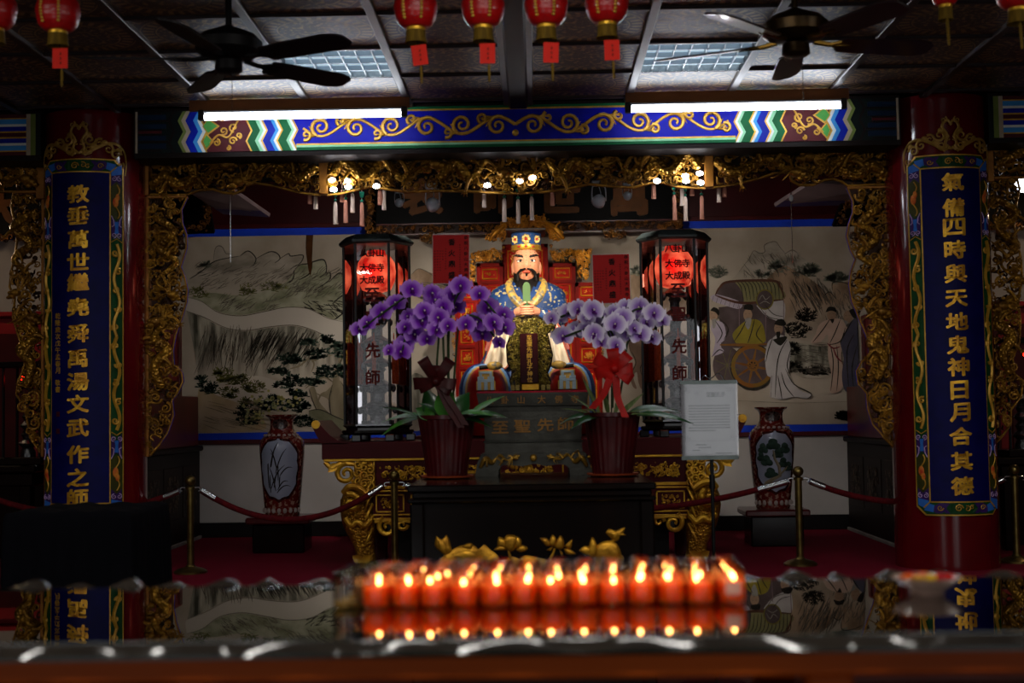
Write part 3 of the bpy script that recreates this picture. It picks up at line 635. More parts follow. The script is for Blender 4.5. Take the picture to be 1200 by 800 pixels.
sA = [(174, 228), (205, 229), (221, 228), (235, 223), (250, 222), (262, 226), (276, 227), (286, 223), (288, 218), (300, 215), (316, 217), (332, 221), (352, 226), (376, 229), (376, 177), (174, 180)]
sB = [(384, 229), (400, 227), (416, 223), (434, 219), (455, 222), (476, 225), (505, 224), (540, 224), (575, 226), (605, 227), (640, 225), (662, 222), (690, 216), (720, 219), (742, 220), (760, 215), (776, 214), (792, 219), (826, 221), (826, 170), (384, 177)]
sC = [(834, 220), (862, 216), (890, 209), (908, 203), (924, 203), (927, 212), (936, 217), (952, 217), (966, 211), (976, 210), (986, 213), (993, 218), (1012, 217), (1040, 216), (1040, 167), (834, 170)]
lintel([sA, sB, sC], YLN, 'long gilded dragon lintel carving spanning between the two red columns', 5, (380, 830))
lintel([[(-140, 225), (-60, 223), (0, 225), (51, 224), (51, 180), (-140, 183)]], YLN, 'gilded lintel carving running out of view at the left', 61, (50,))
lintel([[(1156, 209), (1200, 208), (1260, 207), (1340, 206), (1340, 160), (1156, 163)]], YLN, 'gilded lintel carving running out of view at the right', 71, (1157,))
# ================================================================ mural on the back wall
YM = YB-.016
PAPER = mat('mural_paper', '#b4a798', .9, 0, '#988a7a', 1.9, detail=5)
mural = thing('mural', (XM, YB, PZ(620, 502, YB)), 'ink landscape mural of mountains, pines and robed travellers on the back wall', 'painting')
zlo, zhi = PZ(620, 502, YB)+.002, PZ(620, 271, YB)-.002
MB().box(XM-2.74, XM+2.74, YB-.006, YB-.0005, zlo, zhi).build('painted_ground', PAPER, mural, False)
_ly = [0]
def wash(name, pts, m, sm=True, lab=None):
    _ly[0] += 1; q = px2(pts, YB-.007)
    if sm: q = [tuple(r) for r in curve(q+[q[0]], 4)[:-1]]
    MB().flat(q, YB-.007-_ly[0]*.00012).build(name, m, mural, False, label=lab)
def strokes(name, lst, w, m, sm=True):
    _ly[0] += 1; b = MB()
    for i, s_ in enumerate(lst):
        q = px2(s_, YB-.007); q = curve(q, 5) if sm and len(q) > 2 else np.array(q)
        b.stroke(q, w, YB-.0075-_ly[0]*.00012)
    b.build(name, m, mural, False)
def hatch(box, n, L, ang, sp, seed, curvy=2):
    r = random.Random(seed); out = []
    x0, x1, y0, y1 = box
    for i in range(n):
        x, y = r.uniform(x0, x1), r.uniform(y0, y1); a = radians(ang+r.uniform(-sp, sp)); l = L*r.uniform(.4, 1.2)
        out.append([(x, y), (x+cos(a)*l*.5+r.uniform(-curvy, curvy), y+sin(a)*l*.5), (x+cos(a)*l, y+sin(a)*l)])
    return out
def sprigs(cx, cy, rx, ry, n, L, seed):
    r = random.Random(seed); out = []
    for i in range(n):
        a = r.uniform(0, 6.3); k = sqrt(r.random()); x, y = cx+rx*k*cos(a), cy+ry*k*sin(a)
        for j in range(5):
            b = r.uniform(-3.3, .2); out.append([(x, y), (x+cos(b)*L*.5, y+sin(b)*L*.45), (x+cos(b)*L*.8, y+sin(b)*L*.7)])
    return out
def fade(m, lo=.05, hi=.55):
    nt = m.node_tree; b = nt.nodes['Principled BSDF']; old = b.inputs['Base Color'].links[0].from_socket
    co = nt.nodes.new('ShaderNodeTexCoord'); sp = nt.nodes.new('ShaderNodeSeparateXYZ'); nt.links.new(co.outputs['Generated'], sp.inputs[0])
    nz = nt.nodes.new('ShaderNodeTexNoise'); nz.inputs['Scale'].default_value = 4; nt.links.new(co.outputs['Object'], nz.inputs['Vector'])
    ad = nt.nodes.new('ShaderNodeMath'); ad.operation = 'MULTIPLY_ADD'; ad.inputs[1].default_value = .5; nt.links.new(nz.outputs['Fac'], ad.inputs[0]); nt.links.new(sp.outputs[2], ad.inputs[2])
    mr = nt.nodes.new('ShaderNodeMapRange'); mr.inputs[1].default_value = lo+.25; mr.inputs[2].default_value = hi+.25; nt.links.new(ad.outputs[0], mr.inputs[0])
    mx = nt.nodes.new('ShaderNodeMix'); mx.data_type = 'RGBA'; nt.links.new(mr.outputs[0], mx.inputs[0]); mx.inputs[6].default_value = (*lin('#a99d8e'), 1); nt.links.new(old, mx.inputs[7]); nt.links.new(mx.outputs[2], b.inputs['Base Color'])
    return m
ROCK = mat('wash_grey_rock', '#7d7468', .9, 0, '#aea294', 5, (1, 1, 2.2), detail=8, ramp=(.35, .7))
ROCKG = mat('wash_green_rock', '#6c6e52', .9, 0, '#a8a48e', 6, (1, 1, 1.6), detail=8, ramp=(.32, .68))
ROCKB = mat('wash_brown_rock', '#6b5440', .9, 0, '#a88e76', 5, (1.6, 1, .7), detail=8, ramp=(.32, .66))
CLIFF = mat('wash_cliff', '#403e34', .9, 0, '#a9a292', 7, (2.2, 1, .35), detail=8, ramp=(.38, .62))
fade(ROCK, .0, .6); fade(ROCKB, -.05, .5); fade(CLIFF, .0, .5)
MISTY = mat('wash_mist', '#a99e92', .9, 0, '#b8ac9e', 4, detail=6)
FARG = mat('wash_far', '#958b7f', .9, 0, '#aea294', 6, detail=7)
LINE = mat('brush_line', '#1c1a16', .85, 0, '#38332b', 30); LINE2 = mat('brush_line_soft', '#4f483f', .85, 0, '#645b50', 30)
PINE2 = mat('pine_green_soft', '#2c3e33', .85, 0, '#46584a', 25); PINE = mat('pine_green', '#1c2a22', .85, 0, '#2e4036', 25); OLIVE = mat('pine_olive', '#6e6c34', .85, 0, '#4c4e28', 25); SOFTG = mat('pine_soft', '#64685a', .85, 0, '#7a7c6c', 25)
# left: far peaks, ridges, winding river, cliffs, pines
wash('painted_peak', [(249, 312), (251, 300), (254, 289), (259, 287), (263, 293), (270, 297), (276, 310)], FARG)
strokes('ink_lines', [[(250, 306), (252, 292), (256, 288), (261, 290), (265, 297), (272, 297)]], .006, LINE2)
wash('painted_mountain', [(218, 346), (221, 327), (236, 318), (252, 306), (280, 300), (290, 294), (300, 303), (315, 295), (325, 298), (329, 304), (338, 297), (343, 301), (355, 300), (352, 309), (342, 320), (325, 340), (290, 348)], ROCK)
strokes('ink_lines', [[(281, 300), (291, 294), (300, 303), (296, 312)], [(300, 303), (316, 295), (325, 297), (328, 303), (322, 308)], [(328, 303), (338, 297), (341, 300), (355, 299), (352, 308), (340, 315)], [(222, 327), (236, 318), (252, 306), (280, 300)]], .009, LINE)
wash('painted_slope', [(218, 350), (245, 343), (280, 346), (315, 340), (345, 330), (408, 340), (410, 377), (385, 372), (362, 361), (336, 360), (310, 364), (282, 369), (256, 365), (236, 353)], ROCKG)
wash('painted_mountain', [(320, 352), (332, 335), (345, 318), (350, 311), (360, 310), (366, 307), (378, 304), (382, 309), (383, 319), (387, 321), (386, 330), (397, 320), (404, 325), (409, 330), (410, 372), (380, 366), (350, 358)], ROCKG)
strokes('ink_lines', [[(342, 322), (350, 311), (360, 309), (366, 307), (378, 304), (382, 309), (382, 319), (375, 325)], [(382, 320), (387, 320), (385, 329), (367, 341)], [(385, 331), (397, 320), (404, 324), (410, 331)], [(366, 307), (363, 320), (350, 328)], [(410, 340), (396, 350), (390, 356)], [(345, 318), (343, 327), (336, 332)], [(410, 360), (398, 370), (391, 375)]], .011, LINE)
strokes('ink_hatching', hatch((345, 375, 325, 345), 40, 10, -35, 25, 3), .004, LINE2); strokes('ink_hatching', hatch((255, 320, 352, 366), 60, 13, -35, 20, 4), .004, LINE2); strokes('ink_hatching', hatch((355, 405, 352, 366), 60, 12, 25, 25, 5), .006, LINE)
[strokes('pine_sprigs', s_, .0058, OLIVE) for s_ in (sprigs(232, 344, 13, 5, 14, 7, 6), sprigs(288, 341, 9, 6, 12, 8, 7), sprigs(320, 336, 16, 5, 16, 6, 8))]; strokes('pine_sprigs', sprigs(240, 312, 8, 4, 10, 7, 9), .006, SOFTG)
riv = [(218, 348), (236, 353), (256, 366), (282, 370), (310, 365), (336, 360), (362, 362), (385, 373), (410, 378), (410, 400), (395, 400), (370, 388), (345, 381), (315, 383), (290, 387), (265, 384), (240, 372), (218, 364)]
wash('painted_river', riv, mat('wash_river', '#beb4a8', .9, 0, '#b2a89c', 2))
strokes('ink_lines', [riv[:9], riv[9:]], .006, LINE2)
wash('painted_cliff', [(219, 364), (240, 373), (265, 385), (290, 388), (315, 384), (345, 382), (370, 389), (394, 400), (410, 400), (410, 430), (372, 440), (352, 452), (320, 442), (296, 452), (268, 452), (236, 446), (228, 412)], CLIFF)
[strokes('ink_hatching', s_, .006, LINE2) for s_ in (hatch((240, 300, 380, 410), 80, 34, 100, 12, 12), hatch((300, 380, 384, 405), 110, 34, 118, 10, 13))]; strokes('ink_hatching', hatch((300, 370, 384, 395), 36, 34, 120, 8, 14), .008, LINE)
wash('painted_mist', [(270, 445), (300, 440), (330, 448), (352, 455), (345, 470), (300, 470), (262, 462)], MISTY)
wash('painted_bank', [(233, 455), (262, 466), (290, 476), (305, 485), (312, 500), (300, 504), (233, 505)], mat('wash_sand', '#a08a68', .9, 0, '#b09c84', 4, detail=6))
[strokes('pine_sprigs', s_, .0058, OLIVE) for s_ in (sprigs(262, 440, 12, 7, 22, 8, 15), sprigs(277, 447, 18, 6, 30, 8, 16), sprigs(298, 455, 12, 6, 22, 8, 17), sprigs(266, 462, 14, 6, 24, 7, 18), sprigs(290, 472, 8, 4, 14, 7, 19))]
[strokes('pine_sprigs', s_, .0058, PINE) for s_ in (sprigs(243, 455, 10, 8, 24, 8, 20), sprigs(236, 444, 4, 5, 8, 7, 21))]
wash('painted_trunk', [(391, 500), (386, 470), (372, 462), (365, 452), (375, 462), (391, 448), (397, 420), (404, 412), (411, 412), (400, 424), (398, 446), (408, 470), (411, 495)], mat('wash_bark', '#6f6450', .9, 0, '#847862', 14, (1, 1, .4)))
wash('painted_trunk', [(386, 498), (372, 484), (366, 466), (363, 455), (369, 454), (374, 470), (384, 482), (394, 494)], MATS['wash_bark'])
strokes('branch_lines', [[(391, 448), (380, 442), (370, 446), (358, 455)], [(397, 430), (392, 436), (391, 448), (386, 470)], [(398, 446), (405, 462), (411, 486)], [(365, 436), (368, 426), (362, 420), (352, 428), (340, 432)], [(366, 412), (368, 422), (376, 418), (390, 416)], [(373, 470), (380, 460), (411, 458)]], .016, MATS['wash_bark'])
strokes('branch_outlines', [[(390, 447), (379, 440), (369, 444), (357, 453)], [(399, 446), (407, 462), (412, 486)], [(390, 450), (386, 470), (391, 500)], [(362, 455), (366, 468), (374, 485), (388, 499)], [(397, 429), (404, 414), (411, 412)]], .006, LINE)
for i, (x, y, rx, ry, n) in enumerate(((385, 398, 10, 5, 40), (362, 402, 9, 4, 34), (340, 421, 16, 6, 60), (325, 436, 13, 5, 50), (345, 447, 14, 7, 60), (330, 452, 9, 4, 30), (372, 415, 14, 6, 60), (398, 410, 14, 9, 70), (385, 435, 16, 8, 70), (366, 447, 14, 6, 50), (352, 462, 10, 4, 30), (402, 435, 9, 8, 50), (345, 460, 8, 4, 24))):
    strokes('pine_foliage', sprigs(x, y, rx, ry, int(n*.7), 4.5, 30+i), .0075, (PINE, PINE2)[i % 2])
wash('painted_bank', [(362, 481), (375, 480), (395, 488), (411, 494), (411, 503), (385, 503), (365, 494)], mat('wash_olive', '#565640', .9, 0, '#716d58', 7)); strokes('ink_lines', [[(362, 481), (376, 480), (395, 489), (411, 495)]], .008, LINE)
[strokes('leaf_clump', s_, .0075, PINE) for s_ in (sprigs(315, 472, 16, 9, 60, 5, 50), sprigs(345, 476, 18, 8, 60, 5, 51), sprigs(290, 487, 16, 12, 70, 5, 52), sprigs(352, 494, 20, 7, 60, 5, 53))]
m_ = MB(); r_ = random.Random(3); _ly[0] += 1
for i in range(70):
    cx, cy = (r_.gauss(322, 14), r_.gauss(471, 6)) if i < 40 else (r_.gauss(300, 12), r_.gauss(485, 6)); q = P(cx, cy, YB-.007); k = r_.uniform(.008, .016)
    m_.flat([(q[0]+k*cos(a), q[2]+k*sin(a)) for a in np.arange(6)*pi/3], YB-.008-_ly[0]*.00012)
m_.build('yellow_blossoms', mat('blossom_yellow', '#9a9050', .8, 0, '#8a8c6a', 30), mural, False)
strokes('ink_hatching', hatch((228, 345, 312, 340), 120, 12, -28, 18, 81), .004, LINE2); strokes('ink_hatching', hatch((330, 405, 318, 350), 90, 12, -40, 18, 82), .005, LINE2); strokes('ink_hatching', hatch((236, 300, 468, 500), 40, 26, 14, 8, 83), .004, MATS['wash_bark'])
# brown drip below the top band
wash('brown_drip', [(360, 262), (367, 262), (366.5, 290), (365, 318), (363.5, 322), (361, 312), (358.5, 290)], mat('drip_brown', '#4c2c12', .8, 0, '#3a200c', 12), lab='brown stain running down from the blue band')
# middle, behind the towers and the throne
wash('painted_mountain', [(482, 322), (490, 315), (500, 318), (520, 325), (545, 335), (545, 362), (500, 358), (480, 350)], ROCKB); strokes('ink_lines', [[(482, 322), (490, 315), (500, 318), (512, 326), (530, 334)]], .006, LINE2)
strokes('ink_hatching', hatch((484, 540, 330, 352), 60, 14, 15, 15, 60), .006, LINE2)
wash('painted_slope', [(478, 450), (486, 437), (500, 445), (508, 470), (500, 500), (478, 500)], CLIFF)
wash('painted_hill', [(735, 325), (745, 319), (760, 330), (800, 345), (810, 370), (735, 372)], ROCKB); [strokes('pine_sprigs', s_, .006, SOFTG) for s_ in (sprigs(749, 318, 8, 6, 18, 7, 61), sprigs(840, 320, 8, 6, 16, 7, 62))]
# right: peaks, brown mountain, carriage, horse and travellers
wash('painted_peak', [(855, 330), (866, 318), (877, 304), (883, 294), (895, 296), (896, 287), (908, 283), (918, 294), (924, 296), (932, 293), (938, 300), (950, 312), (930, 330), (895, 334)], ROCK)
strokes('ink_lines', [[(866, 318), (877, 304), (883, 294), (890, 297), (896, 295), (896, 287), (908, 283), (914, 290), (920, 297)], [(919, 298), (928, 293), (935, 297)]], .006, LINE2)
[strokes('pine_sprigs', s_, .007, MATS['pine_soft']) for s_ in (sprigs(912, 312, 10, 7, 24, 7, 63), sprigs(945, 318, 14, 7, 34, 7, 64), sprigs(893, 322, 8, 4, 14, 6, 65), sprigs(980, 327, 12, 6, 26, 7, 66))]
wash('painted_mountain', [(897, 330), (905, 321), (920, 312), (932, 318), (948, 326), (960, 336), (970, 348), (976, 360), (984, 372), (984, 398), (935, 398), (900, 372)], ROCKB)
strokes('ink_lines', [[(898, 328), (906, 320), (920, 312), (932, 319), (950, 328), (966, 344), (974, 358)], [(930, 326), (945, 345), (952, 365)], [(938, 330), (955, 350), (962, 372)], [(920, 325), (930, 345), (938, 360)]], .008, MATS['wash_brown_rock']); strokes('ink_hatching', hatch((925, 965, 325, 350), 70, 22, 62, 10, 67), .006, LINE2)
wash('painted_rock', [(966, 345), (973, 342), (978, 352), (974, 332), (984, 331), (1000, 334), (1002, 375), (985, 375), (978, 362)], ROCKB); strokes('ink_lines', [[(966, 346), (972, 342), (979, 350)], [(975, 340), (976, 331), (988, 331), (1000, 336)]], .007, LINE)
[strokes('leaf_clump', s_, .0055, LINE) for s_ in (sprigs(945, 370, 12, 7, 50, 5, 68), sprigs(935, 388, 16, 9, 60, 5, 69), sprigs(925, 410, 12, 8, 50, 5, 70), sprigs(955, 435, 22, 5, 70, 5, 71), sprigs(930, 430, 10, 6, 40, 5, 72))]
wash('painted_ground_shade', [(925, 400), (955, 405), (975, 410), (972, 440), (930, 438)], CLIFF)
strokes('ink_hatching', hatch((870, 935, 296, 322), 90, 10, 65, 25, 84), .004, LINE2); strokes('ink_hatching', hatch((965, 1000, 335, 372), 60, 12, 70, 15, 85), .005, LINE2); strokes('ink_hatching', hatch((926, 972, 404, 436), 70, 16, 10, 12, 86), .005, LINE2)
LILR = mat('robe_lilac', '#958896', .85, 0, '#a598a2', 9); WHR = mat('robe_pale', '#b4acaa', .85, 0, '#a49c9a', 9); YER = mat('robe_yellow', '#8a7a2c', .85, 0, '#776a28', 9); PKR = mat('robe_pink', '#bea292', .85, 0, '#b09484', 9); BLR = mat('robe_blue', '#454252', .85, 0, '#524e5c', 9)
SKINP = mat('painted_skin', '#9a7d66', .85, 0, '#8f735e', 9); HAIRP = mat('painted_hair', '#1c1916', .85, 0, '#26221d', 20); BEARD = mat('painted_grey_beard', '#8f8a84', .85, 0, '#7c7772', 20); CARR = mat('carriage_dark', '#463a38', .85, 0, '#57494a', 8); ORNG = mat('wheel_orange', '#6b4320', .85, 0, '#7a5428', 9)
wash('carriage_interior', [(842, 360), (918, 352), (920, 405), (845, 408)], CARR, False)
wash('carriage_canopy', [(838, 345), (845, 334), (858, 329), (905, 329), (914, 336), (918, 350), (870, 354), (866, 352), (845, 348)], mat('canopy_buff', '#6f6a48', .85, 0, '#7d7752', 10)); wash('canopy_arch', [(838, 346), (842, 338), (852, 330), (861, 331), (869, 342), (870, 355), (850, 350)], CARR)
strokes('canopy_ribs', [[(862+i*4.6, 329), (868+i*4.4, 336), (871+i*4.2, 352)] for i in range(12)], .006, LINE); strokes('canopy_trim', [[(838, 346), (869, 355), (918, 351)], [(838, 346), (843, 337), (855, 330), (905, 329), (914, 336), (919, 350)]], .02, mat('trim_brown', '#4a2e24', .85, 0, '#583a2c', 9))
wash('canopy_valance', [(832, 348), (840, 345), (868, 354), (866, 362), (850, 358), (836, 353)], LILR); strokes('ink_lines', [[(836+i*5, 347+i*1.3), (834+i*5, 354+i*1.2)] for i in range(7)], .007, LINE, False)
wash('carriage_curtain', [(886, 358), (917, 352), (918, 376), (905, 374), (895, 368)], WHR); strokes('ink_lines', [[(890, 360), (900, 371), (917, 375)], [(896, 357), (906, 368), (918, 371)]], .006, LINE)
def disc(name, cx, cy, r, m, ry=None):
    wash(name, [(cx+r*cos(a), cy+(ry or r)*sin(a)) for a in np.arange(28)*2*pi/28], m, False)
strokes('canopy_posts', [[(866, 358), (866, 405)], [(897, 365), (897, 405)], [(918, 352), (918, 380)]], .016, mat('post_pink', '#7a6468', .85, 0, '#6c585c', 9), False)
disc('fan_rim', 896, 351, 10.5, mat('fan_gilt', '#75692c', .85, 0, '#665b26', 9), 12); disc('fan_face', 896, 351, 9, CARR, 10.5); strokes('fan_clouds', [[(889, 352), (893, 346), (897, 351), (902, 347)], [(890, 356), (896, 353), (902, 356)]], .006, BEARD)
strokes('carriage_rail', [[(842, 404), (870, 404), (905, 403)]], .024, ORNG, False)
disc('small_wheel', 852, 428, 17, CARR, 22); strokes('wheel_spokes', [[(852, 428), (852+14*cos(a), 428+19*sin(a))] for a in np.arange(8)*pi/4+.3], .012, mat('wheel_olive', '#55502c', .85, 0, '#645e36', 9), False)
disc('wheel_tyre', 881.5, 430, 26, LINE, 27); disc('wheel_rim', 881.5, 429, 25, mat('wheel_gold', '#6f5a26', .85, 0, '#7c4a20', 4)); disc('wheel_opening', 881.5, 429, 20.5, CARR)
strokes('wheel_spokes', [[(881.5, 429), (881.5+11*cos(a), 429+11*sin(a)), (881.5+21*cos(a), 429+21*sin(a))] for a in np.arange(8)*pi/4+.2], .02, ORNG, False); disc('wheel_hub', 882, 428, 7, MATS['wheel_gold']); disc('wheel_hub', 882, 428, 4.5, LINE); disc('wheel_hub', 882, 428, 2.5, ORNG)
def robed(parts, lines, head, hair, beard=None, bm=None):
    for pts, m in parts: wash('painted_robe', pts, m)
    disc('painted_face', head[0], head[1], 5.2, SKINP, 7); wash('painted_hair', hair, HAIRP)
    if beard: wash('painted_beard', beard, bm or HAIRP)
    strokes('face_lines', [[(head[0]-3, head[1]-1), (head[0]-1, head[1]-1.6)], [(head[0]+1, head[1]-1.6), (head[0]+3, head[1]-1)], [(head[0]-1.5, head[1]+3), (head[0]+1.5, head[1]+3)]], .005, LINE, False)
    strokes('robe_lines', lines, .0085, LINE)
robed([([(862, 402), (858, 392), (866, 382), (874, 376), (884, 374), (892, 378), (896, 390), (894, 402)], YER)], [[(874, 376), (868, 388), (860, 400)], [(884, 374), (880, 390), (876, 402)], [(892, 380), (886, 392), (894, 402)]], (876, 369), [(871, 362), (873, 357), (881, 357), (882, 363), (876, 363)], [(873, 373), (880, 373), (879, 382), (876, 386), (873, 380)], BEARD)
robed([([(834, 418), (838, 398), (833, 385), (838, 376), (848, 380), (850, 396), (843, 404), (848, 412)], LILR)], [[(838, 376), (846, 390), (840, 402)], [(844, 374), (853, 385), (848, 398)], [(834, 418), (842, 410), (848, 412)]], (836, 369), [(832, 364), (836, 360), (842, 363), (842, 370), (838, 366)], [(834, 374), (839, 374), (838, 383), (835, 384)], BEARD)
robed([([(896, 420), (899, 402), (905, 396), (912, 392), (922, 396), (926, 408), (925, 422), (923, 436), (910, 440), (899, 440)], WHR), ([(902, 465), (903, 440), (910, 425), (922, 436), (930, 450), (940, 459), (950, 462), (945, 467), (930, 465), (915, 468)], WHR), ([(905, 398), (914, 405), (922, 396), (918, 394)], HAIRP)], [[(905, 396), (900, 410), (897, 424)], [(922, 398), (914, 412), (910, 430), (908, 465)], [(926, 410), (922, 428), (926, 440)], [(915, 436), (920, 452), (930, 465)], [(920, 432), (930, 450), (950, 461), (946, 467)], [(911, 440), (914, 455), (916, 468)], [(904, 440), (903, 465)]], (912, 385), [(907, 380), (910, 375), (917, 374), (921, 380), (916, 382)], [(909, 389), (914, 389), (913, 396), (910, 396)])
robed([([(970, 402), (969, 392), (962, 400), (950, 402), (955, 392), (960, 380), (972, 374), (984, 374), (992, 384), (990, 402), (985, 415), (988, 440), (984, 458), (972, 459), (974, 440), (970, 420)], PKR)], [[(972, 374), (964, 386), (952, 401)], [(984, 375), (978, 390), (972, 402)], [(972, 402), (976, 425), (973, 458)], [(980, 405), (982, 430), (980, 458)], [(990, 384), (984, 400), (970, 404)]], (974, 369), [(967, 366), (970, 360), (977, 360), (980, 366), (974, 364)], [(972, 374), (977, 374), (975, 379)])
strokes('red_sash', [[(969, 402), (976, 408), (984, 406)], [(976, 408), (980, 418), (986, 424)]], .012, mat('sash_red', '#7a2a30', .85, 0, '#682228', 9))
robed([([(984, 402), (990, 388), (998, 376), (1004, 380), (1004, 455), (990, 458), (986, 440), (988, 420)], BLR)], [[(998, 376), (990, 390), (984, 402)], [(1000, 392), (992, 412), (994, 456)], [(1004, 404), (998, 430), (1000, 456)]], (993, 371), [(994, 364), (1000, 362), (1003, 372), (999, 372)], [(988, 375), (993, 377), (991, 382)], BEARD)
wash('painted_horse', [(736, 400), (742, 392), (760, 390), (763, 405), (758, 420), (752, 432), (756, 446), (752, 456), (748, 448), (746, 436), (742, 442), (746, 455), (741, 452), (738, 438), (744, 425), (738, 412)], mat('horse_dun', '#7a6252', .85, 0, '#6a5344', 9)); strokes('ink_lines', [[(762, 404), (756, 420), (750, 432), (755, 446)], [(740, 412), (745, 425), (739, 438)]], .006, LINE)
strokes('leaf_clump', sprigs(988, 487, 8, 5, 30, 6, 73), .01, LINE)
strokes('ink_lines', [[(836, 468), (880, 470), (930, 472), (1000, 470)]], .003, LINE2)
# ================================================================ name board above the shrine
def signboard():
    Y = 10.42; x0, x1 = PX(428, 250, Y), PX(800, 243, Y); z0, z1 = PZ(614, 272, Y), PZ(614, 205, Y)+.06
    t = thing('signboard', ((x0+x1)/2, Y+.1, z0), 'black name board with four gold characters and carved gilt frame above the statue', 'sign')
    MB().box(x0+.05, x1-.05, Y, Y+.05, z0+.06, z1, .004).build('panel', mat('sign_black', '#040304', .5, 0, '#070505', 5, spec=.05), t, False)
    fr, bk = MB(), MB()
    for poly in ([(x0, z0), (x1, z0), (x1, z0+.07), (x0, z0+.07)], [(x0, z0), (x0+.085, z0), (x0+.085, z1), (x0, z1)], [(x1-.085, z0), (x1, z0), (x1, z1), (x1-.085, z1)]): carve(poly, Y-.02, 900, .014, .03, fr, bk, .04, int(abs(poly[0][0]*100)))
    for px in (505, 721):
        cx = PX(px, 275, Y); carve([(cx-.11, z0+.01), (cx-.09, z0-.05), (cx-.03, z0-.085), (cx+.03, z0-.085), (cx+.09, z0-.05), (cx+.11, z0+.01)], Y-.02, 1500, .012, .025, fr, bk, .05, px)
    fr.build('carved_frame', mat('sign_gilt', '#8a5a20', .4, .7, '#5a3412', 14, bump=.4, bscale=150), t, kind='stuff'); bk.build('dark_carving', DGOLD, t, kind='stuff')
    bz = MB(); bz.box(x0, x1, Y, Y+.03, z0, z0+.068); bz.box(x0, x0+.085, Y, Y+.03, z0, z1); bz.box(x1-.085, x1, Y, Y+.03, z0, z1); bz.build('frame_backing', mat('sign_backing', '#2a1008', .5, 0, '#1e0b06', 9), t, False)
    b2 = MB(); b2.box(x0-.008, x1+.008, Y-.03, Y+.03, z0-.01, z0); b2.box(x0+.085, x1-.085, Y-.03, Y, z0+.068, z0+.078); b2.build('frame_bead', DRED, t, False)
    for chh, px, py in (('表', 495, 231), ('師', 579, 229), ('世', 655, 229), ('萬', 737, 231)):
        p = P(px, py, Y); m = MB(); put_char(m, chh, p[0], Y, p[2], .30, .05, .02, .0, 1.0, .88); m.build('character', mat('sign_letter', '#5c3410', .5, 0, '#4a290b', 10), t, False)
    for px in (470, 760): MB().tube([(PX(px, 220, Y), Y+.03, z1-.02), (PX(px, 220, Y), YB-.02, z1+.12)], .008, 6).build('hanger', BLACKM, t)
signboard()
for s_, (pa, pb) in ((-1, ((238, 226), (250, 273))), (1, ((1003, 222), (977, 265)))):
    Y = 9.6; a, b = P(*pa, Y), P(*pb, Y+.3); k = s_*-1
    t = thing('side_plaque', ((a[0]+b[0])/2, Y+.15, b[2]), 'black plaque with carved gilt frame leaning from the %s partition' % ('left' if s_ < 0 else 'right'), 'sign', 'side plaques')
    fr, bk = MB(), MB(); w = .06
    carve([(a[0]-w/2*1, a[2]), (a[0]+w, a[2]), (b[0]+w*.3, b[2]), (b[0]-w, b[2])], Y+.1, 900, .014, .028, fr, bk, .04, 5+s_)
    xe = XM+s_*2.72; carve(sorted([(xe, b[2]), (b[0], b[2])])+sorted([(xe, b[2]+.06), (b[0], b[2]+.06)])[::-1], Y+.25, 900, .014, .028, fr, bk, .04, 9+s_)
    fr.build('carved_frame', MATS['sign_gilt'], t, kind='stuff'); bk.build('dark_carving', DGOLD, t, kind='stuff')
    MB().add([(xe, Y+.03, a[2]+.15), (a[0], Y+.03, a[2]+.15), (b[0], Y+.33, b[2]), (xe, Y+.33, b[2]), (xe, Y+.06, a[2]+.17), (a[0], Y+.06, a[2]+.17), (b[0], Y+.36, b[2]+.02), (xe, Y+.36, b[2]+.02)], [(0, 1, 2, 3), (4, 7, 6, 5), (0, 4, 5, 1), (1, 5, 6, 2), (2, 6, 7, 3), (3, 7, 4, 0)]).build('panel', MATS['sign_black'], t, False)
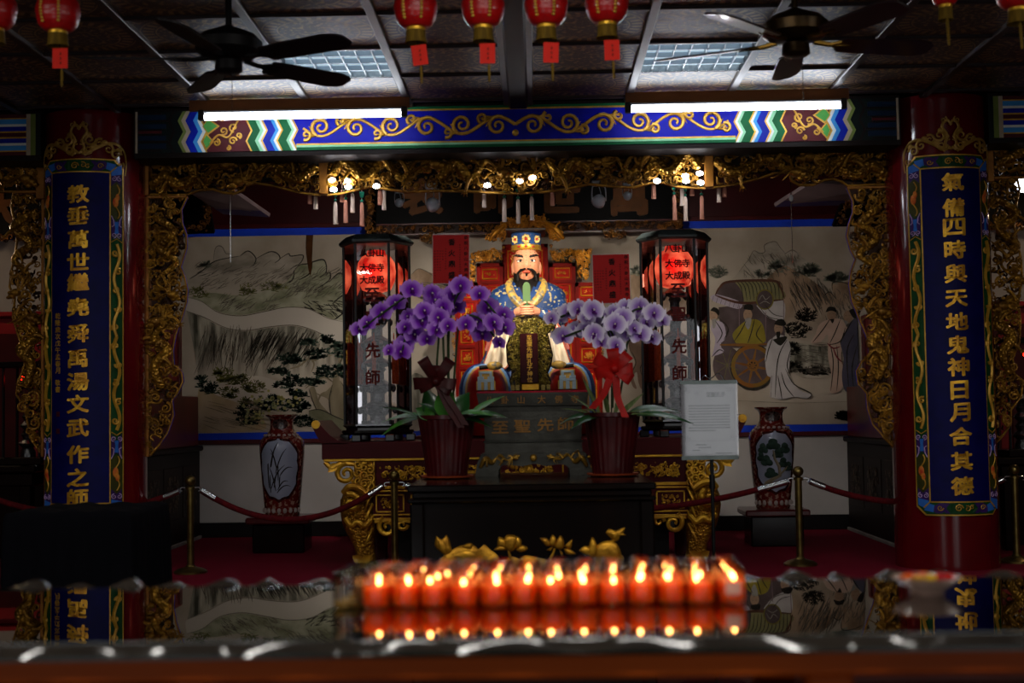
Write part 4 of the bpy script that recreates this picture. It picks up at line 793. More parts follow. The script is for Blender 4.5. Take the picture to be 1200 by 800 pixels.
# ================================================================ side cabinets
def side_cab(s_):
    xi = XM+s_*2.51; xo = XM+s_*2.73; x0, x1 = sorted((xi, xo)); y0, y1 = 9.0, 10.62; z0 = FLZ; z1 = PZ(232, 522, 10.6)
    t = thing('side_cabinet', ((x0+x1)/2, (y0+y1)/2, z0), 'dark carved cabinet with red shrine top along the %s partition' % ('left' if s_ < 0 else 'right'), 'cabinet', 'side cabinets')
    DK = mat('dark_rosewood', '#170b0a', .5, 0, '#100706', 6, (1, .3, 1))
    MB().box(x0, x1, y0, y1, z0+.02, z1-.04, .006).build('body', DK, t, False)
    MB().box(x0-.03 if s_ > 0 else x0, x1+.03 if s_ < 0 else x1, y0-.03, y1, z1-.04, z1, .01).build('top', DK, t, False)
    MB().box(x0-.015 if s_ > 0 else x0, x1+.015 if s_ < 0 else x1, y0-.01, y1, z0, z0+.025, .004).build('pale_plinth_line', mat('plinth_pale', '#8a8580', .6, 0, '#767270', 9), t, False)
    for i in range(3):
        ya = y0+.06+i*.52; yb = ya+.44; xx = xi-s_*.004
        MB().box(*sorted((xx, xx+s_*.01)), ya, yb, z0+.2, z1-.14, .003).build('door_panel', mat('rosewood_panel', '#20100c', .5, 0, '#1b0d0a', 12), t, False)
        fr, bk = MB(), MB(); carve([(ya+.06, z0+.26), (yb-.06, z0+.26), (yb-.06, z1-.2), (ya+.06, z1-.2)], 0, 400, .016, .035, fr, bk, .02, i+3)
        fr.v += bk.v; fr.f += [tuple(j+fr.n for j in q) for q in bk.f]
        fr.mapv(lambda x, y, z: (xi-s_*.008+s_*y*.2, x, z)).build('panel_carving', mat('panel_gilt', '#4a3014', .45, .4, '#33200c', 14), t, kind='stuff')
    rd = mat('shrine_red', '#6a0f12', .35, 0, '#540b0e', 5)
    MB().box(*sorted((xi-s_*.0, xi+s_*.2)), y0+.25, y1-.04, z1, z1+.38, .006).build('red_shrine_base', rd, t, False)
    MB().box(*sorted((xi+s_*.1, xi+s_*.21)), y0+.1, y1-.14, z1+.38, z1+.92, .006).build('red_shrine_screen', rd, t, False)
    for y in (y0+.3, y0+.8, y1-.25): MB().box(*sorted((xi+s_*.085, xi+s_*.1)), y-.03, y+.03, z1+.38, z1+.9, .004).build('red_post', DRED, t, False)
side_cab(-1); side_cab(1)
# ================================================================ long altar table
AY0, AY1 = 8.42, 9.05; AZ = PZ(620, 515, AY0); LX0, LX1 = PX(377, 525, AY0), PX(864, 520, AY0)
GLINE = GOLD2
def long_altar():
    t = thing('long_altar_table', ((LX0+LX1)/2, (AY0+AY1)/2, FLZ), 'long dark red altar table with scrolled ends and gilded fish legs', 'table')
    MB().box(LX0, LX1, AY0, AY1, AZ-.105, AZ, .004).build('tabletop', mat('altar_red', '#4c0d12', .45, 0, '#3e0a0e', 5, (.3, 1, 1)), t, False)
    for s_, xe in ((-1, LX0), (1, LX1)):
        pr = [(xe+s_*-.16, AZ), (xe-s_*.1, AZ+.012), (xe-s_*.05, AZ+.045), (xe+s_*.0, AZ+.1), (xe+s_*.03, AZ+.135), (xe+s_*.055, AZ+.125), (xe+s_*.06, AZ+.1), (xe+s_*.035, AZ+.05), (xe+s_*.0, AZ-.01), (xe-s_*.16, AZ-.01)]
        MB().prism([(x, z) for x, z in pr], AY0, AY1).build('scroll_end', MATS['altar_red'], t)
        MB().tube([(xe+s_*.035, AY0-.012, AZ+.112), (xe+s_*.035, AY0+.02, AZ+.112)], .026, 14).build('gilt_roll', GOLD2, t)
    zl = lambda py: PZ(620, py, AY0)
    MB().box(LX0+.01, LX1-.01, AY0+.002, AY0+.03, zl(537.5), zl(534), .003).build('gilt_line', GLINE, t, False)
    ax0, ax1 = PX(436, 560, AY0), PX(806, 555, AY0)
    MB().box(ax0, ax1, AY0+.02, AY1-.03, zl(628)+.12, AZ-.1).build('apron', mat('apron_red', '#4a0b10', .5, 0, '#3c080c', 6), t, False)
    for a, b in ((567, 570.5), (572, 574), (600, 602), (604.5, 607)): MB().box(ax0, ax1, AY0+.005, AY0+.022, zl(b), zl(a), .002).build('gilt_line', GLINE, t, False)
    n = 5; w = (ax1-ax0)/n
    for i in range(n):
        a, b = ax0+i*w+.025, ax0+(i+1)*w-.025
        MB().box(a-.018, a-.008, AY0+.005, AY0+.022, zl(566), zl(538), .002).build('gilt_stile', GLINE, t, False)
        fr, bk = MB(), MB(); carve([(a+.02, zl(561)), (b-.02, zl(561)), (b-.02, zl(543)), (a+.02, zl(543))], AY0+.015, 2200, .01, .022, fr, bk, .02, i+80)
        fr.build('gilt_relief', GOLD2, t, kind='stuff')
    n = 9; w = (ax1-ax0)/n
    for i in range(n):
        a, b = ax0+i*w+.02, ax0+(i+1)*w-.02; f = MB()
        for q in ((a, b, zl(577)-.008, zl(577)), (a, b, zl(598), zl(598)+.008), (a, a+.008, zl(598), zl(577)), (b-.008, b, zl(598), zl(577))): f.box(q[0], q[1], AY0+.006, AY0+.022, q[2], q[3])
        f.build('gilt_frame', GLINE, t, False)
        fr, bk = MB(), MB(); c = (a+b)/2; hw = min(.06, (b-a)*.33); carve([(c-hw, zl(594)), (c+hw, zl(594)), (c+hw, zl(581)), (c-hw, zl(581))], AY0+.015, 3000, .009, .018, fr, bk, .015, i+90); fr.build('gilt_relief', GOLD2, t, kind='stuff')
    # scroll brackets under the apron
    g = MB()
    for i in range(8):
        cx = ax0+(ax1-ax0)*(i+.5)/8; s_ = 1 if i % 2 == 0 else -1
        spiral(g, (cx-s_*.03, zl(615)), .06, AY0+.02, .018, 1.3, pi/2+.4*s_, s_, 7, 20); spiral(g, (cx+s_*.06, zl(613)), .035, AY0+.02, .013, 1.1, 0, -s_, 7, 16)
        g.tube(curve([(cx-.11, AY0+.02, zl(609)), (cx, AY0+.015, zl(607)), (cx+.11, AY0+.02, zl(609))], 4), .013, 6)
    g.build('scroll_bracket', GOLD2, t)
    # gilded carp legs
    for s_, fx in ((-1, lambda d: LX0+d), (1, lambda d: LX1-d)):
        k = .00525; base = 377
        prof = [(534, 428, 12), (545, 428, 12.5), (556, 427, 12), (565, 424, 14), (573, 419, 17), (583, 416, 19), (595, 416, 20), (607, 418, 20), (618, 420, 18.5), (630, 423, 15), (640, 425, 12), (648, 426, 12), (656, 427, 12.5), (664, 430, 14), (671, 432, 15)]
        g = []
        for py, cxp, hw in prof:
            cx = fx((cxp-base)*k); z = max(zl(py), FLZ+.0) if py < 671 else FLZ
            g.append([(cx+hw*k*cos(a), AY0+.06+.085*hw/20*sin(a), z) for a in np.arange(18)*2*pi/18])
        lg = MB().grid(g, True, True, True).build('fish_leg', mat('gilt_fish', '#c08d28', .32, .8, '#96661a', 15, bump=1.0, bscale=75, btex='voronoi'), t, 'all')
        d = MB(); q = lambda cxp, py, y=-.02: (fx((cxp-base)*k), AY0+y, zl(py))
        spiral(d, q(412, 586)[::2], .06, AY0-.03, .02, 1.1, 2, s_, 8, 18); d.ball(q(421, 583, -.045), (.022, .02, .022), 12, 8)
        d.tube(curve([q(403, 574, -.01), q(410, 567, -.03), q(420, 568, -.035), (q(430, 575, -.03))], 4), .022, 8)
        d.tube(curve([q(405, 604, -.03), q(412, 612, -.045), q(420, 608, -.05), q(428, 613, -.045), q(435, 606, -.03)], 4), .018, 8)
        for i in range(9): spiral(d, (fx((420+(i % 3)*7-base)*k), zl(541+i*3.2)), .028, AY0-.008, .009, 1.3, i, 1 if i % 2 else -1, 6, 12)
        for i in range(5): d.tube(curve([q(436, 560+i*14, 0), q(432, 570+i*14, -.035), q(428, 580+i*14, -.03)], 3), [.01]*3+[.008]*2+[.004]*2, 6)
        for e in (-1, 1): d.leaf(q(424, 655, -.035), (e*.8*s_, 0, .55), (0, -1, 0), .07, .05, .1)
        d.build('carved_head', GOLD2, t)
        b = MB(); spiral(b, (fx((405-base)*k), zl(552)), .065, AY0+.03, .018, 1.4, pi/2, -s_, 8, 22)
        b.tube(curve([q(380, 538, .03), q(388, 545, .03), (q(398, 540, .03)), q(415, 541, .03)], 4), .016, 7); b.tube(curve([q(416, 541, .03), q(417, 558, .03), q(411, 562, .03)], 4), .014, 7); b.leaf(q(395, 540, .02), (-s_*-.7, 0, -.6), (0, -1, 0), .08, .05, .1)
        b.build('corner_bracket', GOLD2, t)
    for x in (LX0+.3, LX1-.3): MB().box(x-.04, x+.04, AY1-.12, AY1-.04, FLZ, AZ-.1, .006).build('rear_leg', DRED, t, False)
    g = MB().box(ax0+.1, ax1-.1, AY0+.25, AY1-.1, FLZ+.0, FLZ+.5).build('inner_cabinet', mat('dark_inner', '#0f0807', .5, 0, '#0a0505', 5), t, False)
long_altar()
# ================================================================ rear altar, throne and statue
SY = 9.85; SX = PX(618, 400, SY); RZ = PZ(618, 508, SY)
t = thing('rear_altar', (SX, SY, FLZ), 'red stepped altar plinth under the enthroned statue', 'altar')
MB().box(SX-.75, SX+.75, 9.4, 10.55, FLZ, RZ-.06, .01).build('plinth', DRED, t, False); MB().box(SX-.8, SX+.8, 9.35, 10.58, RZ-.06, RZ, .01).build('top_slab', MATS["altar_red"], t, False)
TRED = mat('throne_red', '#a0160a', .5, 0, '#801008', 6, spec=.03)
def throne():
    Y = 10.3; t = thing('throne_screen', (SX, Y, RZ), 'stepped red and gilt throne screen behind the seated statue', 'throne')
    zb = RZ; GC = mat('crest_gilt', '#e0982a', .32, .4, '#b06c18', 16, bump=.4, bscale=130)
    def panel(px0, px1, pyt, dy, rows):
        x0, x1 = PX(px0, 350, Y), PX(px1, 350, Y); zt = PZ((px0+px1)/2, pyt, Y); y = Y+dy
        MB().box(x0, x1, y, y+.06, zb, zt, .006).build('screen_panel', TRED, t, False)
        f = MB()
        for q in ((x0, x0+.028, zb, zt), (x1-.028, x1, zb, zt), (x0, x1, zt-.028, zt)): f.box(q[0], q[1], y-.014, y, q[2], q[3])
        edges = [PZ(617, r, Y) for r in rows]
        for z in edges[1:-1]: f.box(x0, x1, y-.012, y, z-.012, z+.012)
        f.build('screen_rail', DRED if 0 else mat('throne_rail', '#7c140c', .5, 0, '#620f0a', 6, spec=.03), t, False)
        g = MB(); fr, bk = MB(), MB()
        for i in range(len(edges)-1):
            a, b, c, d = x0+.045, x1-.045, edges[i+1]+.03, edges[i]-.03
            if d-c < .03 or b-a < .03: continue
            g.tube([(a, y-.006, c), (b, y-.006, c), (b, y-.006, d), (a, y-.006, d), (a, y-.006, c)], .006, 4)
            carve([(a+.015, c+.02), (b-.015, c+.02), (b-.015, d-.02), (a+.015, d-.02)], y-.006, 3000, .008, .022, fr, bk, .012, int(px0)+i)
        g.build('gilt_line', GC, t)
        if fr.n: fr.build('gilt_relief', GC, t, kind='stuff')
    panel(589, 643, 285, .06, (288, 330, 440)); panel(559, 590, 308, .03, (310, 330, 380, 430, 500)); panel(644, 675, 308, .03, (310, 330, 380, 430, 500)); panel(533, 560, 331, 0, (333, 352, 405, 430, 500)); panel(674, 704, 331, 0, (333, 352, 405, 430, 500))
    fr, bk = MB(), MB(); GC = mat('crest_gilt', '#e0982a', .32, .4, '#b06c18', 16, bump=.4, bscale=130)
    def cv(px, d, sd, dp=.07): carve(px2(px, Y), Y, d*1.5, .011, .03, fr, bk, dp, sd, .22)
    cv([(570, 284), (566, 276), (576, 268), (584, 263), (592, 256), (604, 254), (618, 252), (632, 252), (642, 255), (648, 264), (660, 272), (663, 279), (656, 284), (645, 284), (640, 272), (596, 273), (590, 284)], 1700, 101)
    cv([(588, 285), (592, 285), (591, 300), (587, 300)], 1500, 102); cv([(643, 284), (648, 284), (648, 300), (644, 300)], 1500, 103)
    cv([(551, 296), (565, 293), (580, 291), (589, 293), (590, 307), (558, 308), (558, 330), (549, 331), (550, 310)], 1800, 104); cv([(645, 292), (660, 291), (680, 292), (695, 291), (692, 300), (690, 328), (676, 329), (675, 307), (645, 307)], 1800, 105)
    cv([(529, 332), (534, 330), (534, 425), (530, 425)], 1500, 106); cv([(704, 330), (709, 332), (708, 425), (704, 425)], 1500, 107)
    dragon(fr, px2([(574, 282), (584, 270), (597, 262), (606, 268), (612, 260)], Y), Y-.03, .018, 3); dragon(fr, px2([(660, 280), (650, 268), (637, 261), (630, 267), (624, 260)], Y), Y-.03, .018, 4)
    fr.build('gilt_crest', GC, t, kind='stuff'); bk.build('dark_carving', DGOLD, t, kind='stuff')
throne()
def statue():
    K = SY/1600.0
    t = thing('seated_statue', (SX, SY, RZ), 'enthroned bearded statue in blue robe and beaded crown holding a green tablet', 'statue')
    def q(px, py, dy=0.0):                       # photo pixel -> point at statue depth + dy (towards the viewer negative)
        return P(px, py, SY)+np.array([0, dy, 0])
    zz = lambda py: PZ(618, py, SY)
    BLUER = mat('robe_blue_brocade', '#16284e', .5, 0, '#213c66', 8)
    # brocade with cream dots
    nt = BLUER.node_tree; b = nt.nodes['Principled BSDF']; old = b.inputs['Base Color'].links[0].from_socket
    co = nt.nodes.new('ShaderNodeTexCoord'); v = nt.nodes.new('ShaderNodeTexVoronoi'); v.inputs['Scale'].default_value = 24; nt.links.new(co.outputs['Object'], v.inputs['Vector'])
    n2 = nt.nodes.new('ShaderNodeTexNoise'); n2.inputs['Scale'].default_value = 32; nt.links.new(co.outputs['Object'], n2.inputs['Vector'])
    lt = nt.nodes.new('ShaderNodeMath'); lt.operation = 'LESS_THAN'; lt.inputs[1].default_value = .22; nt.links.new(v.outputs['Distance'], lt.inputs[0])
    gt = nt.nodes.new('ShaderNodeMath'); gt.operation = 'GREATER_THAN'; gt.inputs[1].default_value = .62; nt.links.new(n2.outputs['Fac'], gt.inputs[0])
    mx1 = nt.nodes.new('ShaderNodeMath'); mx1.operation = 'MAXIMUM'; nt.links.new(lt.outputs[0], mx1.inputs[0]); nt.links.new(gt.outputs[0], mx1.inputs[1])
    mm = nt.nodes.new('ShaderNodeMix'); mm.data_type = 'RGBA'; nt.links.new(mx1.outputs[0], mm.inputs[0]); nt.links.new(old, mm.inputs[6]); mm.inputs[7].default_value = (*lin('#94845a'), 1); nt.links.new(mm.outputs[2], b.inputs['Base Color'])
    prof = [(508, 74, .44), (480, 75, .45), (458, 73, .44), (446, 69, .42), (430, 58, .37), (415, 50, .32), (400, 45, .28), (385, 43, .25), (370, 44, .24), (356, 46, .23), (346, 45, .21), (340, 41, .19), (335, 33, .17), (331, 23, .14), (327, 14, .10), (322, 10.5, .085)]
    g = []
    for py, hw, dp in prof:
        cx = q(618, py)[0]; z = max(zz(py), RZ) if py < 508 else RZ
        g.append([(cx+hw*K*np.sign(cos(a))*abs(cos(a))**.8, SY+dp*.95*np.sign(sin(a))*abs(sin(a))**.8, z) for a in np.arange(40)*2*pi/40])
    MB().grid(g, True, True, True).build('robe', BLUER, t, 'all')
    SKIN = mat('statue_skin', '#d98f68', .35, 0, '#c97f5a', 3, coat=.2)
    # head: one mesh with brow, eyes, nose, lips and chin shaped in
    hc = q(617, 312, -.06); hw, hd, hh = 15.6*K, .112, 23*K
    nu, nv = 30, 44; V = []
    ga = lambda x, m, s_: math.exp(-((x-m)/s_)**2)
    for i in range(nu+1):
        th = -pi/2+pi*i/nu; row = []
        for j in range(nv):
            a = -pi/2+2*pi*j/nv; c = max(cos(th), .02)**.82
            x, y, z = hw*c*cos(a), hd*c*sin(a), hh*sin(th)
            if z < 0: x *= 1-.16*(z/hh)**2
            if sin(a) < 0:
                u, w = x/hw, z/hh
                d = .030*ga(u, 0, .17)*ga(w, -.12, .16)+.016*ga(u, 0, .12)*ga(w, .1, .2)+.010*ga(w, .32, .08)*(ga(u, .42, .3)+ga(u, -.42, .3))-.012*ga(w, .17, .09)*(ga(u, .42, .22)+ga(u, -.42, .22))
                d += .010*ga(u, 0, .3)*ga(w, -.42, .07)+.010*ga(u, 0, .3)*ga(w, -.72, .14)+.006*(ga(u, .5, .2)+ga(u, -.5, .2))*ga(w, -.1, .2)-.006*ga(u, 0, .35)*ga(w, -.33, .04)
                y -= d
            row.append((hc[0]+x, hc[1]+y, hc[2]+z))
        V.append(row)
    head = MB().grid(V, True, True, True).build('head', SKIN, t, 'all')
    e = MB()
    for s_ in (-1, 1): e.ball((hc[0]+s_*hw*1.0, hc[1]+.02, hc[2]-.02), (.014, .026, .048), 10, 8)
    e.build('ears', SKIN, head)
    fy = hc[1]-hd
    ew, ep, eb = MB(), MB(), MB()
    for s_ in (-1, 1):
        cx = hc[0]+s_*hw*.44; ez = hc[2]+hh*.16
        ew.ball((cx, fy+.024, ez), (.024, .012, .009), 12, 8); ep.ball((cx, fy+.014, ez), (.009, .005, .009), 10, 6)
        eb.tube(curve([(cx-s_*.028, fy+.012, ez+.018), (cx-s_*.006, fy+.008, ez+.032), (cx+s_*.026, fy+.022, ez+.042), (cx+s_*.044, fy+.038, ez+.038)], 4), [.005]*3+[.009]*4+[.008]*3+[.004]*3, 6)
        ep.tube(curve([(cx-s_*.026, fy+.018, ez-.001), (cx, fy+.011, ez+.010), (cx+s_*.026, fy+.026, ez+.003)], 4), .0028, 5)
    HB = mat('statue_black_hair', '#0d0a09', .45, 0, '#17110d', 30)
    ew.build('eye_whites', mat('eye_white', '#d8d2c4', .3, 0, '#cfc8b8', 5), head); ep.build('pupils', HB, head); eb.build('eyebrows', HB, head)
    MB().ball((hc[0], fy-.006, hc[2]-hh*.41), (.030, .014, .0095), 14, 8).build('lips', mat('statue_lip', '#c2452e', .35, 0, '#b03c28', 5), head)
    mo = MB()
    for s_ in (-1, 1): mo.tube(curve([(hc[0]+s_*.006, fy-.016, hc[2]-hh*.26), (hc[0]+s_*.035, fy-.008, hc[2]-hh*.3), (hc[0]+s_*.062, fy+.012, hc[2]-hh*.5), (hc[0]+s_*.066, fy+.02, hc[2]-hh*.85)], 4), [.006]*4+[.010]*5+[.013]*4, 7)
    mo.ball((hc[0], fy-.012, hc[2]-hh*.56), (.008, .008, .011), 8, 6); mo.build('moustache', HB, head)
    br = []
    for py, hwp, dy in ((305, 15.2, .02), (315, 14.8, -.035), (322, 14.8, -.075), (328, 14.8, -.11), (335, 14.2, -.135), (343, 12.5, -.15), (350, 9.5, -.16), (356, 5.5, -.165), (359, 2, -.165)):
        c = q(617, py, dy); br.append([(c[0]+hwp*K*cos(a)*(1+.05*sin(7*a)), c[1]+.045*sin(a)*(.5 if sin(a) > 0 else 1)+.006*sin(13*a), c[2]) for a in np.arange(28)*2*pi/28])
    bm = []
    for j, row in enumerate(br):
        bm.append([(x, y if j > 3 else max(y, fy+.045), z) for x, y, z in row])
    MB().grid(bm, True, True, True).build('beard', HB, t, 'all')
    # crown
    BH = mat('crown_blue', '#1a3764', .5, 0, '#244878', 14); cy0 = hc[1]+.02
    MB().lathe(hc[0], cy0, [(.104, zz(295)), (.108, zz(294)), (.108, zz(289)), (.104, zz(288.5))], 32, 1, 1.05).build('crown_band', mat('crown_gold', '#c8922c', .35, .6, '#b07a20', 12), t)
    MB().lathe(hc[0], cy0, [(.104, zz(290)), (.108, zz(280)), (.108, zz(275)), (.10, zz(274.5))], 32, 1, 1.05).build('crown_drum', BH, t)
    MB().box(hc[0]-.142, hc[0]+.142, cy0-.22, cy0+.2, zz(275), zz(272.5), .006).build('crown_board', mat('crown_board', '#3c3430', .5, 0, '#2c2522', 8), t, False)
    me_ = MB(); ce = MB()
    for dx, sc in ((0, 1), (-.078, .8), (.078, .8)):
        yy = cy0-.113*sqrt(max(0, 1-(dx/.112)**2))-.004
        for k in range(7):
            a = k*2*pi/7; me_.ball((hc[0]+dx+.02*sc*cos(a), yy-.003, zz(283)+.024*sc*sin(a)), (.012*sc, .007, .014*sc), 8, 6)
        ce.ball((hc[0]+dx, yy-.01, zz(283)), (.010*sc, .006, .012*sc), 8, 6)
    for dx in (-.05, 0, .05): ce.ball((hc[0]+dx, cy0-.112*sqrt(1-(dx/.112)**2)-.004, zz(291.5)), (.012, .006, .007), 8, 6)
    me_.build('crown_medallions', mat('medallion_cream', '#cfae62', .4, .3, '#b8934a', 12), t); ce.build('crown_gems', mat('gem_red', '#b0281c', .25, 0, '#982014', 8), t)
    bd = MB()
    for i in range(7):
        x = hc[0]-.09+.03*i
        for j in range(13):
            if (i in (0, 6) and j > 8): continue
            bd.ball((x, cy0-.21, zz(277)-.02-.018*j), .0036, 5, 4)
    bd.build('crown_bead_strings', mat('bead_dark', '#5a3a24', .3, 0, '#4a2e1c', 20), t)
    # collar bands crossing over the chest
    CG = mat('collar_gold', '#b08a3a', .45, .2, '#5a5a50', 34, ramp=(.45, .6))
    cb = MB()
    for s_ in (-1, 1):
        y0 = SY
        cb.tube(curve([(q(617-s_*0, 326)[0]+s_*14*K, y0-.05, zz(329)), (q(617, 336)[0]+s_*20*K, y0-.15, zz(336)), (q(617, 350)[0]+s_*15*K, y0-.205, zz(350)), (q(617, 362)[0]+s_*3*K, y0-.235, zz(363)), (q(617, 372)[0]-s_*12*K, y0-.245, zz(373))], 5), .029, 8, sq=.45)
    cb.build('collar', CG, t)
    # arms with wide sleeves, meeting at the hands
    for s_ in (-1, 1):
        sl = MB(); X = lambda d, py: q(618, py)[0]+s_*d*K
        sl.tube(curve([(X(30, 345), SY-.05, zz(346)), (X(36, 358), SY-.11, zz(361)), (X(35, 374), SY-.2, zz(375)), (X(24, 377), SY-.3, zz(377)), (X(13, 372), SY-.33, zz(372))], 5), [.055]*5+[.066]*5+[.07]*5+[.06]*4+[.05]*2, 16)
        sl.build('sleeve', BLUER, t, 'all')
        WS = mat('inner_sleeve', '#c9b79c', .6, 0, '#b8a68c', 6)
        g = []
        for v, (d0, d1, py) in enumerate(((11, 24, 368), (13, 34, 382), (18, 38, 396), (20, 42, 410), (20, 46, 422), (22, 49, 431))):
            g.append([(X(d0+(d1-d0)*u, py), SY-.33-.03*sin(u*pi)-.02*sin(u*14+v*.4)-v*.008, zz(py+2.5*sin(u*11)*(v/5))) for u in np.linspace(0, 1, 16)])
        g2 = [[(x, y+.035, z) for x, y, z in row] for row in g]
        m = MB(); m.grid(g); m.grid([r[::-1] for r in g2]); m.grid([g[-1], g2[-1]]); m.build('hanging_sleeve', WS, t, 'all')
        m = MB(); m.tube([g[-1][i] for i in range(16)], .007, 5); m.tube([r[0] for r in g], .006, 5); m.tube([r[-1] for r in g], .006, 5); m.build('sleeve_hem', mat('hem_red', '#a5543c', .5, 0, '#8f4632', 9), t)
        m = MB(); m.tube(curve([(X(30, 372), SY-.34, zz(384)), (X(40, 390), SY-.31, zz(398)), (X(46, 405), SY-.29, zz(412))], 4), [.03]*3+[.026]*3+[.018]*3, 8); m.build('pink_sleeve_fold', mat('fold_pink', '#b8685a', .5, 0, '#a85c50', 6), t)
        h = MB()                                                        # hand: palm and five fingers around the tablet
        hy = SY-.4
        h.tube(curve([(X(13, 369), SY-.34, zz(370)), (X(8, 368), hy+.02, zz(369)), (X(4, 367), hy, zz(368))], 3), [.028, .03, .032, .033, .032, .03, .026], 10, sq=.7)
        for f in range(4):
            z = zz(364.5+f*2.6); h.tube(curve([(X(7, 367), hy-.01, z), (X(2, 367), hy-.038, z-.001), (X(-3-.6*(1.5-abs(f-1.5)), 367), hy-.034, z-.003)], 3), [.0085]*4+[.008]*2+[.006], 7)
        h.tube(curve([(X(7, 366), hy-.0, zz(363.5)), (X(4, 363), hy-.02, zz(361)), (X(1.5, 361), hy-.03, zz(359.5))], 3), [.010]*4+[.009]*2+[.007], 7)
        h.build('hand', SKIN, t, 'all')
        # knee with embroidered red skirt
        kc = q(618, 458)+np.array([s_*45*K, -.40, 0]); RR = mat('skirt_red', '#8a1c12', .4, 0, '#721410', 6, coat=.2)
        kx, ky, kz = 24*K, .2, 32*K
        def dome(sx, sy, sz, m, nm, dy=0):
            V = []
            for i in range(9):
                th = (pi/2)*i/8; V.append([(kc[0]+sx*cos(th)**.7*cos(a), kc[1]+dy+sy*cos(th)**.8*sin(a), max(kc[2]-.0, RZ)-.02+sz*sin(th)) for a in np.arange(28)*2*pi/28])
            V.insert(0, [(x, y, RZ) for x, y, z in V[0]])
            MB().grid(V, True, True, True).build(nm, m, t, 'all')
        dome(kx*1.0, ky, kz*.95, RR, 'knee_skirt')
        dome(kx*1.13, ky*.95, kz*1.02, mat('band_gold', '#c09a58', .4, .3, '#a8843f', 10), 'knee_band', .035); dome(kx*1.24, ky*.95, kz*1.06, mat('band_sky', '#6f93b8', .45, 0, '#6085ac', 8), 'knee_band', .06); dome(kx*1.36, ky*.95, kz*1.1, mat('band_navy', '#1b2c5c', .45, 0, '#14234c', 8), 'knee_band', .09)
        yk = kc[1]-ky-.004; m = MB(); m2 = MB(); u = .0062
        for (a, b, c, d) in ((-9, -5, 0, 9), (5, 9, 0, 9), (-9, 9, 9, 12), (-2, 2, 0, 9), (-9, -2, 12, 15), (2, 9, 12, 15), (-7, -4, 14, 19), (4, 7, 14, 19), (-7, 7, 18, 20.5)):
            m.box(kc[0]+a*u, kc[0]+b*u, yk-.012, yk+.05, zz(458)+c*u, zz(458)+d*u, .002)
        m.build('meander_badge', mat('badge_grey', '#8a9aa4', .4, .2, '#78878f', 9), t, False)
        for (a, b, c, d) in ((-10.5, 10.5, 0, 10), (-8, 8, 10, 22)): m2.box(kc[0]+a*u, kc[0]+b*u, yk-.002, yk+.05, zz(458)+c*u, zz(458)+d*u, .002)
        m2.build('badge_ground', mat('badge_gold', '#b08a3e', .4, .3, '#94702e', 12), t, False)
        m = MB(); m.tube([(kc[0]-.045, kc[1]-ky*.78, zz(433)), (kc[0]+.045, kc[1]-ky*.78, zz(433)+.008)], .014, 8); m.build('skirt_clasp', HB, t)
        m = MB(); m.ball((kc[0]-s_*.06, kc[1]-ky*.82, zz(431)), (.055, .02, .03), 12, 6); m.build('gold_patch', CG, t)
    MB().prism([(hc[0]-4.2*K, zz(368)), (hc[0]+4.2*K, zz(368)), (hc[0]+4.2*K, zz(341)), (hc[0]+2.6*K, zz(337.5)), (hc[0], zz(336.5)), (hc[0]-2.6*K, zz(337.5)), (hc[0]-4.2*K, zz(341))], SY-.42, SY-.405).build('green_tablet', mat('jade_tablet', '#41582f', .35, 0, '#4c6438', 9), t, False)
    # lower hem of the seated robe on the plinth
    m = MB()
    for s_ in (-1, 1):
        m.tube(curve([(q(618, 490)[0]+s_*73*K, SY-.15, zz(482)), (q(618, 495)[0]+s_*66*K, SY-.35, zz(492)), (q(618, 500)[0]+s_*50*K, SY-.5, zz(498))], 5), .05, 10)
    m.build('robe_hem', mat('hem_lilac', '#8d84a8', .5, 0, '#7a7296', 8), t)
statue()
